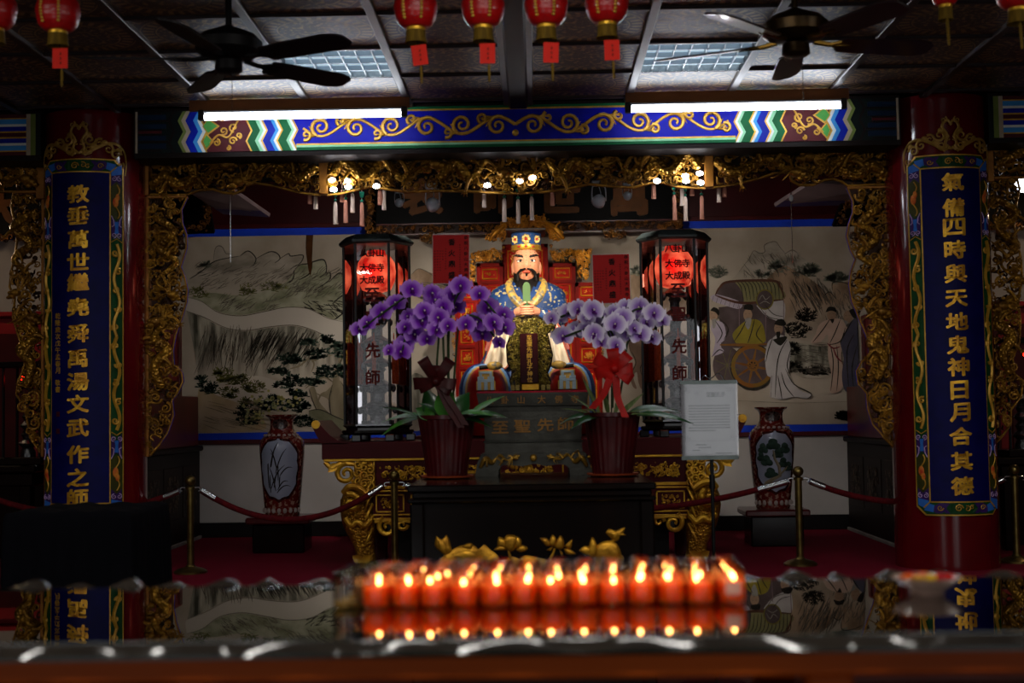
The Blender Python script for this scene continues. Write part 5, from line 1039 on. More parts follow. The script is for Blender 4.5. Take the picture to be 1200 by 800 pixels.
# spirit tablet
def spirit_tablet():
    Y = 9.2; K = Y/1600; c = P(620, 458, Y); X = lambda px, py=415: P(px, py, Y)[0]; Z = lambda py: PZ(620, py, Y)
    t = thing('spirit_tablet', (c[0], Y, RZ), 'gilded upright tablet with a dark red inscribed centre before the statue', 'tablet')
    out = [(601, 458), (598, 446), (601, 436), (595, 424), (594, 405), (599, 392), (601, 384), (598, 374), (606, 371), (612, 372), (622, 370), (632, 372), (642, 377), (651, 380), (649, 388), (641, 390), (644, 402), (647, 416), (645, 428), (641, 437), (645, 447), (642, 458)]
    TG = mat('tablet_gilt', '#80702a', .35, .75, '#4e3c12', 40, bump=.8, bscale=160)
    p = px2(out, Y); MB().prism(p, Y, Y+.05).build('backboard', mat('tablet_back', '#2a1c0c', .5, .2, '#1c1208', 12), t, False)
    fr, bk = MB(), MB(); carve([a for a in p], Y-.005, 5200, .009, .02, fr, bk, .02, 55)
    fr.build('gilt_carving', TG, t, kind='stuff')
    MB().tube([(x, Y-.004, z) for x, z in p+[p[0]]], .007, 6).build('border', mat('tablet_edge', '#150d06', .4, 0, '#20140a', 9), t)
    MB().box(X(609.5), X(630.5), Y-.045, Y-.01, Z(449), Z(391), .003).build('inscription_panel', mat('tablet_red', '#2c0608', .4, 0, '#220405', 9), t, False)
    m = MB()
    for i, ch_ in enumerate('至聖先師孔子神位'): put_char(m, ch_, X(620.5), Y-.045, Z(396+7*i), .036, .012, .002)
    m.build('inscription', PGOLD, t, False)
    MB().box(X(611), X(631), Y-.06, Y-.01, Z(457), Z(450), .003).build('gold_foot', GOLD2, t, False)
    b = MB(); b.box(X(598), X(647), Y-.05, Y+.08, RZ-.2, Z(458), .004); b.build('stand', BLACKL, t, False)
    f = MB()
    for px in (600.5, 606, 636, 642): f.box(X(px)-.012, X(px)+.012, Y-.056, Y-.04, Z(457), Z(451))
    f.build('stand_fretwork', BRASS, t, False)
    MB().box(X(595), X(650), 9.06, 9.34, AZ-.0+.0, RZ-.2, .01).build('stand_base', BLACKL, t, False) if RZ-.2 > AZ else None
    MB().box(X(590), X(655), 9.08, 9.34, FLZ, RZ-.2, .01).build('stand_pedestal', DRED, t, False)
spirit_tablet()
# ================================================================ black offering table with gilt lotus
TY0, TY1 = 6.2, 7.38; TZ = PZ(623, 567, TY0); TX0, TX1 = PX(477, 571, TY0), PX(769, 562, TY0)
def leafpoly(m, pts, Y, bulge=.012):
    """puffed relief from an outline (x,z)"""
    p = np.array(pts); c = p.mean(0); V = []
    for k, d in ((1, 0), (.93, .45), (.7, .85), (.35, 1), (.02, 1)): V.append([(c[0]+(x-c[0])*k, Y-bulge*d, c[1]+(z-c[1])*k) for x, z in p])
    m.grid(V, True, False, True)
def offering_table():
    t = thing('offering_table', ((TX0+TX1)/2, (TY0+TY1)/2, 0), 'black lacquered offering table with gilt lotus relief on its front', 'table')
    Z = lambda py: PZ(623, py, TY0)
    MB().box(TX0, TX1, TY0, TY1, Z(575), TZ, .006).build('tabletop', BLACKL, t, False)
    MB().box(TX0+.02, TX1-.02, TY0+.02, TY1-.02, Z(583), Z(575), .006).build('upper_moulding', BLACKL, t, False); MB().box(TX0-.0, TX1+.0, TY0+.004, TY1, Z(588), Z(583), .006).build('lower_moulding', BLACKL, t, False)
    MB().box(TX0+.035, TX1-.035, TY0+.035, TY1-.03, .1, Z(588), .005).build('body', BLACKL, t, False)
    for x in (TX0+.01, TX1-.075):
        for y in (TY0+.012, TY1-.08): MB().box(x, x+.065, y, y+.06, 0, Z(588), .008).build('leg', BLACKL, t, False)
    MB().box(TX0+.075, TX1-.075, TY0+.028, TY0+.05, .12, Z(660)-.3).build('lower_panel', BLACKL, t, False)
    Y = TY0+.034; LG = mat('lotus_gilt', '#c18d24', .36, .75, '#8f6114', 14, bump=.3, bscale=60)
    root = MB(); root.box(TX0+.08, TX1-.08, Y-.004, Y, Z(690), Z(598)); root.build('relief_ground', BLACKL, t, False)
    def lp(name, outlines):
        m = MB()
        for i, o in enumerate(outlines): leafpoly(m, [tuple(q) for q in curve(px2(o, Y)+[px2(o[:1], Y)[0]], 3)[:-1]], Y-.004*(i % 3), .016)
        m.build(name, LG, t)
    lp('lotus_bud', [[(511, 627), (518, 631), (524, 626), (529, 640), (530, 648), (524, 650), (514, 645), (509, 638)], [(518, 631), (524, 640), (523, 650), (515, 645), (513, 634)]])
    lp('lotus_leaf', [[(511, 660), (520, 650), (535, 640), (548, 637), (556, 638), (562, 643), (568, 637), (575, 643), (584, 650), (585, 658), (575, 664), (565, 656), (550, 662), (530, 664), (515, 665)], [(528, 652), (540, 644), (555, 645), (560, 652), (545, 660)], [(540, 640), (548, 636), (554, 637), (552, 643)], [(563, 656), (578, 648), (584, 655), (576, 663)]])
    lp('lotus_flower', [[(578, 644), (586, 638), (594, 641), (592, 645)], [(583, 640), (584, 629), (592, 632), (594, 642)], [(590, 641), (592, 628), (600, 626), (606, 630), (604, 643), (597, 646)], [(602, 642), (604, 628), (611, 632), (610, 642)], [(604, 644), (612, 638), (619, 643), (610, 647)]])
    lp('lotus_pod', [[(590, 664), (594, 653), (602, 652), (606, 656), (615, 650), (628, 652), (640, 655), (650, 657), (655, 664), (640, 668), (600, 668)], [(600, 660), (615, 655), (635, 656), (645, 661), (630, 664), (608, 664)]])
    lp('lotus_flower', [[(632, 630), (641, 630), (646, 638), (640, 640)], [(642, 638), (647, 626), (652, 632), (650, 640)], [(649, 640), (656, 627), (661, 633), (660, 642), (654, 643)], [(660, 640), (668, 633), (671, 632), (669, 643)], [(660, 642), (668, 643), (675, 649), (664, 649)], [(640, 644), (648, 640), (645, 645)], [(655, 643), (660, 648), (658, 651)]])
    lp('lotus_flower', [[(678, 645), (684, 639), (692, 641), (693, 650), (686, 650)], [(688, 648), (693, 629), (699, 636), (701, 648), (694, 654)], [(696, 652), (700, 638), (712, 633), (722, 636), (728, 648), (726, 660), (712, 664), (700, 660)], [(704, 652), (712, 643), (721, 645), (722, 655), (712, 659)], [(715, 660), (728, 650), (731, 657), (724, 664)], [(690, 660), (700, 655), (702, 664), (692, 666)]])
    lp('lotus_bud', [[(709, 624), (713, 619), (722, 621), (733, 617), (731, 624), (734, 627), (727, 628), (725, 633), (719, 634)], [(714, 622), (724, 622), (724, 630), (718, 632)]])
    m = MB()
    for s_ in ([(522, 650), (520, 656), (512, 664)], [(596, 645), (598, 652), (600, 656)], [(650, 642), (648, 648), (644, 655)], [(720, 633), (714, 635), (708, 640)], [(700, 660), (690, 662), (676, 666)], [(655, 660), (668, 664), (690, 664)]): m.tube(curve([(x, Y-.008, z) for x, z in px2(s_, Y)], 4), .006, 6)
    m.build('lotus_stem', LG, t)
offering_table()
# ================================================================ bronze censer
def censer():
    Y0, Y1 = 7.0, 7.36; Z = lambda py: PZ(625, py, Y0); X = lambda px, py=500: PX(px, py, Y0)
    BZ = mat('censer_bronze', '#3a3a34', .4, .6, '#2b2a25', 12, bump=.15, bscale=60)
    cx = (X(557, 555)+X(694, 552))/2; cy = (Y0+Y1)/2
    t = thing('incense_censer', (cx, cy, TZ), 'large rectangular bronze censer with gold characters on the black table', 'censer')
    def ring(hw, hd, z): return [(cx+hw*a, cy+hd*b, z) for a, b in ((-1, -1), (1, -1), (1, 1), (-1, 1))]
    W = (X(680)-X(565))/2; D = .17
    g = [ring(W*1.0, D*.98, Z(541)), ring(W*.99, D*.96, Z(518)), ring(W*.985, D*.95, Z(516)), ring(W*1.0, D*.96, Z(500)), ring(W*1.0, D*.96, Z(482)), ring(W*1.0, D*.97, Z(476)), ring(W*1.1, D*1.05, Z(475)), ring(W*1.14, D*1.08, Z(461)), ring(W*1.14, D*1.08, Z(459)), ring(W*1.02, D*.9, Z(459)), ring(W*1.0, D*.88, Z(466))]
    MB().grid(g, True, False, True).build('body', BZ, t, False)
    MB().box(cx-W*1.02, cx+W*1.02, cy-D*1.0, cy+D*1.0, Z(518.5), Z(516), .003).build('waist_band', BZ, t, False)
    # skirt with cut-out foot
    def S(px): return cx+(px-625.5)*.00438
    pr = [(557, 556), (560, 541), (566, 530), (685, 530), (690, 541), (695, 556), (668, 556), (667, 549), (662, 545), (655, 544), (640, 546), (626, 543), (612, 546), (598, 544), (590, 544), (585, 549), (584, 556)]
    q = [(S(x), max(Z(y), TZ)) for x, y in pr]; zf = TZ
    q = [(x, zf if pr[i][1] == 556 else z) for i, (x, z) in enumerate(q)]
    MB().prism(q, Y0-.02, Y0+.02).build('skirt_front', BZ, t, False); MB().prism(q, Y1-.02, Y1+.02).build('skirt_back', BZ, t, False)
    for s_ in (-1, 1): MB().box(*sorted((cx+s_*W*1.0, cx+s_*W*1.1)), Y0, Y1, TZ, Z(532), .006).build('skirt_side', BZ, t, False)
    MB().box(cx-W*1.13, cx+W*1.13, cy-D*1.1, cy+D*1.1, Z(460), Z(458), .003).build('red_rim', mat('rim_red', '#a01c2c', .5, 0, '#86162a', 6), t, False)
    MB().box(cx-W*.98, cx+W*.98, cy-D*.86, cy+D*.86, Z(470), Z(463)).build('ash_bed', mat('ash', '#5a5650', .95, 0, '#484540', 40), t, False)
    yf = cy-D*.96-.004
    for ch_, px, py in zip('至聖先師', (587, 613, 640, 664), (499, 498, 497, 496)):
        m = MB(); put_char(m, ch_, S(px), yf, Z(py+1), .076, .02, .004, 0, 1.1, .85); m.build('character', mat('censer_letter', '#7a5214', .5, .3, '#63420e', 12), t, False)
    for ch_, px in zip('八卦山大佛寺', (575, 593, 612, 636, 656, 675)):
        m = MB(); put_char(m, ch_, S(px), cy-D*1.075-.002, Z(468), .04, .015, .004); m.build('character', MATS['censer_letter'], t, False)
    g = MB(); yy = Y0-.03; DG = mat('censer_gilt', '#9a7426', .4, .6, '#755416', 14)
    for s_ in (-1, 1):
        c = lambda px: S(625.5+s_*(625.5-px))
        dragon(g, [(c(564), Z(546)), (c(570), Z(536)), (c(577), Z(541)), (c(586), Z(533)), (c(594), Z(538)), (c(602), Z(536))], yy, .012, 5)
    g.ball((S(625.5), yy, Z(536)), (.018, .012, .018), 12, 8); g.build('gilt_dragons', DG, t)
censer()
# ================================================================ potted orchids
def blossom_mat(name, c_in, c_mid, c_rim):
    m = bpy.data.materials.new(name); m.use_nodes = True; nt = m.node_tree; b = nt.nodes['Principled BSDF']
    co = nt.nodes.new('ShaderNodeTexCoord'); ln = nt.nodes.new('ShaderNodeVectorMath'); ln.operation = 'LENGTH'; nt.links.new(co.outputs['Object'], ln.inputs[0])
    nz = nt.nodes.new('ShaderNodeTexNoise'); nz.inputs['Scale'].default_value = 60; nt.links.new(co.outputs['Object'], nz.inputs['Vector'])
    ad = nt.nodes.new('ShaderNodeMath'); ad.operation = 'MULTIPLY_ADD'; ad.inputs[1].default_value = .012; nt.links.new(nz.outputs['Fac'], ad.inputs[0]); nt.links.new(ln.outputs['Value'], ad.inputs[2])
    r = nt.nodes.new('ShaderNodeValToRGB'); mp = nt.nodes.new('ShaderNodeMath'); mp.operation = 'MULTIPLY'; mp.inputs[1].default_value = 16; nt.links.new(ad.outputs[0], mp.inputs[0]); nt.links.new(mp.outputs[0], r.inputs[0])
    e = r.color_ramp.elements; e[0].position = .12; e[0].color = (*lin(c_in), 1); e[1].position = .95; e[1].color = (*lin(c_rim), 1); k = e.new(.5); k.color = (*lin(c_mid), 1)
    nt.links.new(r.outputs[0], b.inputs['Base Color']); b.inputs['Roughness'].default_value = .55; b.inputs['Specular IOR Level'].default_value = .15; return m
PURPLE = blossom_mat('orchid_purple', '#4c0878', '#7418b0', '#b47edc'); LAV = blossom_mat('orchid_lavender', '#70349c', '#9c78c4', '#ddd4e8')
LIPM = mat('orchid_lip', '#3c0a50', .45, 0, '#5a1470', 60); LIPC = mat('orchid_throat', '#d8cfd0', .5, 0, '#c8b890', 60)
STEM = mat('orchid_stem', '#2c3a1c', .5, 0, '#22301a', 20); LEAFG = mat('leaf_green', '#1d4a1c', .3, 0, '#123414', 9, coat=.3); LEAFB = mat('leaf_light', '#3f7a28', .35, 0, '#2c5e1e', 12); LEAFY = mat('leaf_variegated', '#5c6a3a', .45, 0, '#39492a', 30, (4, 4, .5))
def blossom_meshes(R, pm):
    out = {}
    def fin(m, nm, mt):
        me = bpy.data.meshes.new(nm); me.from_pydata(np.concatenate(m.v).tolist(), [], m.f); me.polygons.foreach_set('use_smooth', [True]*len(me.polygons)); me.materials.append(mt); return me
    pet = []
    for a, L, W in ((pi/2, 1.0, .8), (radians(215), .95, .78), (radians(325), .95, .78)):
        m = MB().leaf((0, .003, 0), (cos(a), .08, sin(a)), (0, -1, 0), R*L, R*W, .08, .2, 6, .8, 5, .3); pet.append(fin(m, 'sepal', pm))
    for s_ in (-1, 1):
        m = MB().leaf((s_*R*.04, -.003, 0), (s_*1, -.05, .18), (0, -1, 0), R*1.08, R*1.6, .06, .1, 8, .72, 7, .5); pet.append(fin(m, 'petal', pm))
    l = MB(); l.ball((0, -.012, -R*.16), (R*.16, R*.2, R*.14), 8, 6)
    for s_ in (-1, 1): l.leaf((0, -.012, -R*.1), (s_*.6, -.6, .3), (0, -.3, 1), R*.3, R*.24, .3, .3, 4, .9, 3, .3)
    l.leaf((0, -.014, -R*.12), (0, -.55, -.8), (0, -1, .5), R*.5, R*.26, .2, .3, 5, .9, 3, .1)
    lip = fin(l, 'lip', LIPM); c = MB(); c.ball((0, -.02, R*.02), (R*.09, R*.12, R*.09), 8, 6); thr = fin(c, 'throat', LIPC)
    return pet, lip, thr
def orchid(px, pyb, pyt, pw, label, spots, pm, bow, side):
    Y = 6.85; c = P(px, pyb, Y); cx = c[0]; Z = lambda py: PZ(px, py, Y); K = Y/1600; z0 = TZ
    t = thing('potted_orchid', (cx, Y, z0), label, 'potted plant', 'potted orchids on the black table')
    zt = Z(pyt); rt = pw*K/2; rb = rt*.7; H = zt-z0
    fl = lambda A, z: 1+.018*np.sin(A*26+z*40)
    MB().lathe(cx, Y, [(rb, z0+.012), (rb*1.02, z0+.02), (rb+(rt-rb)*.5, z0+H*.5), (rt, zt-.02)], 130, rf=fl).build('pot', mat('pot_oxblood', '#3e090d', .3, 0, '#2c0609', 8, coat=.12), t)
    MB().lathe(cx, Y, [(rt*1.0, zt-.025), (rt*1.035, zt-.02), (rt*1.04, zt), (rt*.95, zt), (rt*.93, zt-.03), (.01, zt-.03)], 40).build('pot_rim', MATS['pot_oxblood'], t)
    MB().lathe(cx, Y, [(rb*1.05, z0), (rb*1.3, z0+.008), (rb*1.34, z0+.016), (rb*1.28, z0+.016), (rb*1.05, z0+.012)], 40).build('saucer', mat('saucer_terracotta', '#8a3a1c', .5, 0, '#74301a', 12), t)
    MB().lathe(cx, Y, [(rt*.93, zt-.02), (rt*.4, zt-.008), (.01, zt-.005)], 24).build('moss', mat('moss', '#2c2a18', .9, 0, '#3a381e', 60), t)
    pet, lip, thr = blossom_meshes(.058, pm); r = random.Random(int(px))
    for (bx, by, sc) in spots:
        y = Y+r.uniform(-.12, .12)
        b = link('blossom', lip, t, (0, 0, 0)); b.location = Vector(P(bx, by, y))-Vector(t['_o']); b.scale = [sc]*3
        yaw = r.uniform(-.55, .55)+(bx-px)/160*-.5; b.rotation_euler = (r.uniform(-.35, .15), r.uniform(-.25, .25), -yaw)
        for me in pet+[thr]:
            o = bpy.data.objects.new(me.name, me); COL.objects.link(o); o.parent = b
    m = lambda nm, mt: None
    for s_ in side['stems']:
        pts = [P(x, y, Y+d) for x, y, d in s_]; MB().tube(curve(pts, 6), .0055, 6).build('flower_stem', STEM, t)
    for i, (x0, y0, dx, dz, L, W, curl, mt) in enumerate(side['leaves']):
        p = np.array([cx+x0*K, Y+y0, zt-.02]); MB().leaf(p, (dx, -.35 if i % 2 else .1, dz), (0, -.3, 1) if abs(dx) > .5 else (0, -1, .2), L*1.08, W*(1.0 if W < .03 else 1.45), curl, .25, 10, .75, 7, .03).build('leaf', mt, t)
    # ribbon bow
    bc = P(*bow['at'], Y-.15); rb_ = MB(); bm = bow['mat']
    for a, L, w in bow['loops']:
        d = np.array([cos(a), -.15, sin(a)]); nrm = np.array([-sin(a), 0, cos(a)]); g = []
        for k in np.linspace(0, 1, 15):
            ang = k*2*pi; c_ = bc+d*(L*(1-cos(ang))/2)+np.array([0, -L*.22*sin(ang), .0])
            ww = w*(.45+.55*sin(ang/2)); s2 = nrm+np.array([0, .25, 0]); g.append([c_-s2*ww/2, c_+s2*ww/2])
        rb_.grid(g)
    rb_.ball(bc+np.array([0, -.02, 0]), (.022, .02, .022), 10, 6); rb_.build('ribbon_bow', bm, t)
    for pts in bow['tails']:
        q = curve([P(x, y, Y-.17-.01*i) for i, (x, y) in enumerate(pts)], 5); g = [[a+np.array([-.018, 0, .004*sin(i)]), a+np.array([.018, .008, -.004])] for i, a in enumerate(q)]; MB().grid(g).build('ribbon_tail', bm, t)
    return t
LS = [(482, 340, 1), (464, 356, .95), (447, 366, .95), (432, 379, .9), (421, 386, .8), (506, 344, .9), (511, 353, 1), (520, 361, 1), (497, 365, .9), (494, 377, 1), (476, 384, .85), (486, 392, 1), (479, 371, .8), (515, 372, .9), (531, 346, 1), (540, 335, .95), (562, 345, .85), (571, 360, 1), (589, 370, 1), (559, 378, 1), (577, 379, 1), (590, 384, 1), (565, 391, 1), (547, 380, .85), (526, 382, .8), (511, 387, .85), (584, 402, .7), (475, 403, 1), (471, 412, .95), (457, 411, .65), (500, 398, .8), (536, 360, .9)]
RS = [(647, 373, .7), (656, 371, .9), (666, 366, .9), (678, 362, .9), (694, 364, 1.05), (734, 361, .95), (750, 360, 1), (766, 367, .95), (776, 376, .75), (745, 375, .9), (710, 374, 1), (718, 366, .8), (696, 376, .9), (687, 386, .9), (675, 387, .9), (660, 394, 1), (697, 391, 1), (708, 385, 1), (721, 380, 1), (736, 391, 1), (750, 392, 1), (763, 396, .9), (716, 396, 1), (721, 405, .9), (730, 372, .95), (757, 378, .85), (704, 400, .85), (742, 385, .8), (688, 372, .8)]
D1 = mat('ribbon_dark', '#350a0c', .4, 0, '#270708', 20); D2 = mat('ribbon_red', '#a0100c', .4, 0, '#84100c', 20)
orchid(524, 558, 486, 66, 'purple orchid with dark red bow in the left ribbed pot', LS, PURPLE,
       dict(at=(511, 447), mat=D1, loops=[(radians(120), .13, .06), (radians(55), .13, .06), (radians(185), .11, .06), (radians(-10), .1, .06), (radians(200), .09, .06), (radians(-30), .09, .06), (radians(85), .08, .05)], tails=[[(515, 450), (528, 470), (545, 497)], [(513, 452), (527, 480), (540, 500)]]),
       dict(stems=[[(515, 480, 0), (512, 430, 0), (514, 385, 0), (505, 350, .02), (482, 345, .04), (455, 362, .05), (425, 384, .05)], [(526, 480, 0), (526, 430, .02), (526, 390, 0), (532, 355, -.03), (545, 338, -.04), (566, 350, -.06), (590, 380, -.08)], [(520, 480, 0), (520, 420, 0), (516, 370, .02), (500, 360, .05), (480, 380, .06), (472, 410, .05)], [(530, 480, 0), (534, 420, 0), (540, 375, 0), (560, 372, 0), (580, 395, 0)]],
            leaves=[(-20, -.03, -.9, .25, .22, .06, -.35, LEAFB), (-25, .02, -1, .1, .2, .05, -.5, LEAFB), (-10, -.06, -.3, .8, .16, .07, -.2, LEAFG), (0, -.09, .05, 1, .17, .075, -.1, LEAFB), (8, -.05, .4, .7, .15, .07, -.3, LEAFG), (20, -.04, .9, .3, .2, .07, -.3, LEAFG), (24, -.07, 1, .1, .19, .075, -.1, LEAFG), (12, -.1, .6, .45, .16, .06, -.6, LEAFB), (-12, -.11, -.4, .3, .13, .05, -.8, LEAFB), (-28, -.02, -.9, .5, .2, .035, -.2, LEAFG), (25, 0, .8, .7, .2, .05, -.2, LEAFB), (-5, -.1, -.6, .8, .13, .06, -.3, LEAFG), (18, -.12, .9, -.1, .15, .06, -.2, LEAFG)]))
orchid(718, 552, 483, 65, 'pale lavender orchid with bright red bow in the right ribbed pot', RS, LAV,
       dict(at=(720, 432), mat=D2, loops=[(radians(95), .1, .06), (radians(45), .1, .06), (radians(150), .11, .06), (radians(195), .1, .06), (radians(0), .09, .06), (radians(-35), .1, .06), (radians(235), .07, .06), (radians(70), .08, .05)], tails=[[(722, 440), (724, 465), (733, 488)], [(716, 438), (708, 460), (694, 478)]]),
       dict(stems=[[(712, 478, 0), (713, 430, 0), (714, 395, 0), (705, 370, .02), (685, 362, .04), (655, 372, .05)], [(722, 478, 0), (726, 430, .02), (728, 395, 0), (738, 368, -.03), (755, 362, -.04), (776, 376, -.06)], [(718, 478, 0), (719, 430, 0), (720, 400, 0), (712, 385, .02), (690, 385, 0), (662, 394, .05)], [(724, 478, 0), (732, 430, 0), (736, 400, 0), (752, 392, 0)]],
            leaves=[(-22, -.06, -1, .1, .16, .06, -.35, LEAFG), (-16, -.1, -.9, -.1, .14, .055, -.3, LEAFG), (20, -.05, 1, .3, .26, .06, -.3, LEAFG), (24, -.08, 1, .1, .27, .06, -.25, LEAFG), (18, .02, .9, .5, .24, .06, -.5, LEAFG), (-8, -.04, -.55, .9, .18, .025, 0, LEAFY), (-14, -.02, -.8, .7, .18, .025, -.1, LEAFY), (-4, -.06, -.2, 1, .14, .025, 0, LEAFY), (-18, -.05, -.9, .4, .17, .025, -.2, LEAFY), (6, -.1, .5, .5, .15, .025, -.4, LEAFY), (12, -.1, .7, .4, .17, .025, -.5, LEAFY), (-10, -.1, -.6, .5, .14, .025, -.5, LEAFY), (-12, .0, -.5, 1.1, .21, .022, 0, LEAFY), (10, -.1, .9, .2, .16, .028, -.2, LEAFY), (2, -.1, .2, .8, .12, .022, -.3, LEAFY)]))
# greeting cards on sticks
def card(px0, px1, py0, py1, stick, tilt, label):
    Y = 7.02; a, b = P(px0, py1, Y), P(px1, py0, Y); cx = (a[0]+b[0])/2; w, h = abs(b[0]-a[0]), b[2]-a[2]
    t = thing('greeting_card', (cx, Y, TZ), label, 'card', 'red greeting cards')
    def R(x, z): x2, z2 = rot2(x, z, tilt); return cx+x2, (a[2]+b[2])/2+z2
    def rect(hw, hh, y0, y1, nm, m): MB().prism([R(-hw, -hh), R(hw, -hh), R(hw, hh), R(-hw, hh)], y0, y1).build(nm, m, t, False)
    rect(w/2, h/2, Y, Y+.003, 'card_back', mat('card_white', '#b8a8a4', .6, 0, '#aa9a96', 9)); rect(w/2*.97, h/2*.975, Y-.0015, Y, 'card_face', mat('card_red', '#a80c0c', .5, 0, '#980a0a', 4))
    m = MB(); sub = MB(); IN = mat('card_ink', '#140404', .7, 0, '#200606', 30)
    def ch(c, u, v, s, b=.03): x, z = R((u-.5)*w, (.5-v)*h); put_char(sub if s < .015 else m, c, x, Y-.0016, z, s, b, .0004)
    for c, v in zip('香火鼎盛', (.16, .38, .60, .82)): ch(c, .52, v, w*.17, .04)
    for i, c in enumerate('恭祝八卦山大佛寺'): ch(c, .9, .07+.108*i, w*.1, .03)
    m.build('lettering', IN, t, False)
    r = random.Random(3)
    for u, v0, n, dv in ((.74, .22, 13, .049), (.36, .3, 9, .049), (.28, .34, 4, .055), (.21, .34, 8, .055), (.14, .34, 8, .055), (.07, .34, 11, .055)):
        for i in range(n):
            x, z = R((u-.5)*w, (.5-v0-dv*i)*h); s = w*.02
            for q in range(2): sub.box(x-s, x+s, Y-.0022, Y-.0016, z+s*(.1+.6*q-.4), z+s*(.4+.6*q-.4)); 
            sub.box(x-s*.2+r.uniform(-.3, .3)*s, x+s*.2, Y-.0022, Y-.0016, z-s*.9, z+s*.9)
    sub.build('small_print', IN, t, False, kind='stuff')
    MB().tube([(PX(stick, py1-8, Y), Y+.006, PZ(stick, py1-12, Y)), (PX(stick, 500, Y), Y-.0, TZ+.012)], .003, 6).build('stick', mat('stick_green', '#2c3420', .6, 0, '#242c1a', 20), t)
card(507, 550, 274, 333, 524, radians(-.6), 'red greeting card with black brush lettering above the purple orchid')
card(695, 738, 297, 356, 716, radians(.5), 'red greeting card with black brush lettering above the lavender orchid')
# ================================================================ hexagonal glass lamp towers
def tower(pxc, rot, label, pyt, pyb):
    Y = 8.74; c = P(pxc, pyb, Y); cx = c[0]; z0 = AZ; Z = lambda py: PZ(pxc, py, Y); R = .212
    t = thing('lamp_tower', (cx, Y, z0), label, 'lamp', 'glass lamp towers')
    hexp = lambda r, z, da=0: [(cx+r*cos(rot+da+pi/6*0+i*pi/3), Y+r*sin(rot+da+i*pi/3), z) for i in range(6)]
    zb, zt = z0+.11, Z(pyt+9)
    MB().grid([hexp(R*1.08, zt-.012), hexp(R*1.14, zt+.0), hexp(R*1.15, zt+.012), hexp(R*.95, zt+.05), hexp(R*.3, zt+.06)], True, True, True).build('cap', mat('tower_cap', '#2a302f', .35, .3, '#1d2222', 9), t, False)
    b = MB(); b.grid([hexp(R*1.02, zb), hexp(R*1.06, zb-.012), hexp(R*.98, zb-.025)], True, True, True); b.grid([hexp(R*1.08, z0+.07), hexp(R*1.1, z0+.055), hexp(R*1.02, z0+.04)], True, True, True); b.grid([hexp(R*.96, zb-.02), hexp(R*.96, z0+.04)], True)
    for i in range(6): p = hexp(R*1.0, 0)[i]; b.box(p[0]-.03, p[0]+.03, p[1]-.03, p[1]+.03, z0, z0+.045, .006)
    b.build('base', BLACKL, t, False)
    lo, hi = hexp(R, zb), hexp(R, zt-.01)
    for i in range(6): MB().tube([lo[i], hi[i]], .009, 6).build('corner_post', BLACKM, t)
    GL = thin_glass('tower_glass', (.93, .92, .95), .02, .0, 1.5)
    for i in range(6):
        a, b_ = np.array(lo[i]), np.array(lo[(i+1) % 6]); up = np.array([0, 0, zt-.01-zb]); MB().add([a, b_, b_+up, a+up], [(0, 1, 2, 3)]).build('glass_pane', GL, t, False)
    # silver pagoda
    SV = mat('pagoda_silver', '#77787a', .28, .95, '#424346', 30, bump=.6, bscale=70)
    prof = []; z = zb; top = Z(pyt+64)
    n = 6; hs = (top-zb)/n
    for i in range(n):
        r = .085-.006*i; prof += [(r*.55, z), (r*.55, z+hs*.35), (r*.75, z+hs*.45), (r*.6, z+hs*.55), (r*1.25, z+hs*.68), (r*1.3, z+hs*.74), (r*.8, z+hs*.9), (r*.5, z+hs)]; z += hs
    MB().lathe(cx, Y, [(.1, zb), (.1, zb+.02)]+prof, 24, rf=lambda A, z: 1+.06*np.sin(A*6)).build('silver_pagoda', SV, t)
    m = MB(); r_ = random.Random(int(pxc))
    for i in range(n):
        for k in range(6):
            a = k*pi/3+i*.3; rr = .11-.006*i; m.ball((cx+rr*cos(a), Y+rr*sin(a), zb+hs*(i+.6)), (.016, .016, .024), 6, 5)
    m.build('pagoda_bells', SV, t, kind='stuff')
    TA = mat('tassel_orange', '#b04a1a', .6, 0, '#8f3a14', 60)
    for k in range(6):
        a = rot+pi/6+k*pi/3; p = (cx+.135*cos(a), Y+.135*sin(a)); q = Z(pyt+122); w = Z(pyt+172)
        MB().tube([(p[0], p[1], q+.05), (p[0], p[1], q), (p[0], p[1], q-.01), (p[0], p[1], w)], [.003, .004, .013, .014], 8).build('orange_tassel', TA, t)
    # glowing red lantern
    lc = Z(pyt+41); RL = bpy.data.materials.get('lantern_glow')
    if RL is None:
        RL = mat('lantern_glow', '#d01810', .5, 0, emit=1.0); nt = RL.node_tree; bs = nt.nodes['Principled BSDF']
        co = nt.nodes.new('ShaderNodeTexCoord'); nz = nt.nodes.new('ShaderNodeTexNoise'); nz.inputs['Scale'].default_value = 11; nz.inputs['Detail'].default_value = 6; nt.links.new(co.outputs['Object'], nz.inputs['Vector'])
        rp = nt.nodes.new('ShaderNodeValToRGB'); e = rp.color_ramp.elements; e[0].position = .36; e[0].color = (.35, .006, .004, 1); e[1].position = .66; e[1].color = (1.0, .16, .07, 1); nt.links.new(nz.outputs['Fac'], rp.inputs[0]); nt.links.new(rp.outputs[0], bs.inputs['Emission Color'])
    fl = lambda A, z: 1+.03*np.abs(np.sin(A*8))
    MB().lathe(cx, Y, [(.05, lc-.128), (.09, lc-.115), (.115, lc-.06), (.122, lc), (.115, lc+.06), (.09, lc+.1), (.06, lc+.115), (.055, lc+.14)], 48, rf=fl).build('red_lantern', RL, t)
    # lettering on the front pane
    LT = mat('pane_letter', '#3c0608', .5, 0, '#300406', 20); ang = rot; best = min(range(6), key=lambda i: lo[i][1]+lo[(i+1) % 6][1])
    a, b_ = np.array(lo[best]), np.array(lo[(best+1) % 6])
    if a[0] > b_[0]: a, b_ = b_, a
    ux = (b_-a)/np.linalg.norm(b_-a); mid = (a+b_)/2
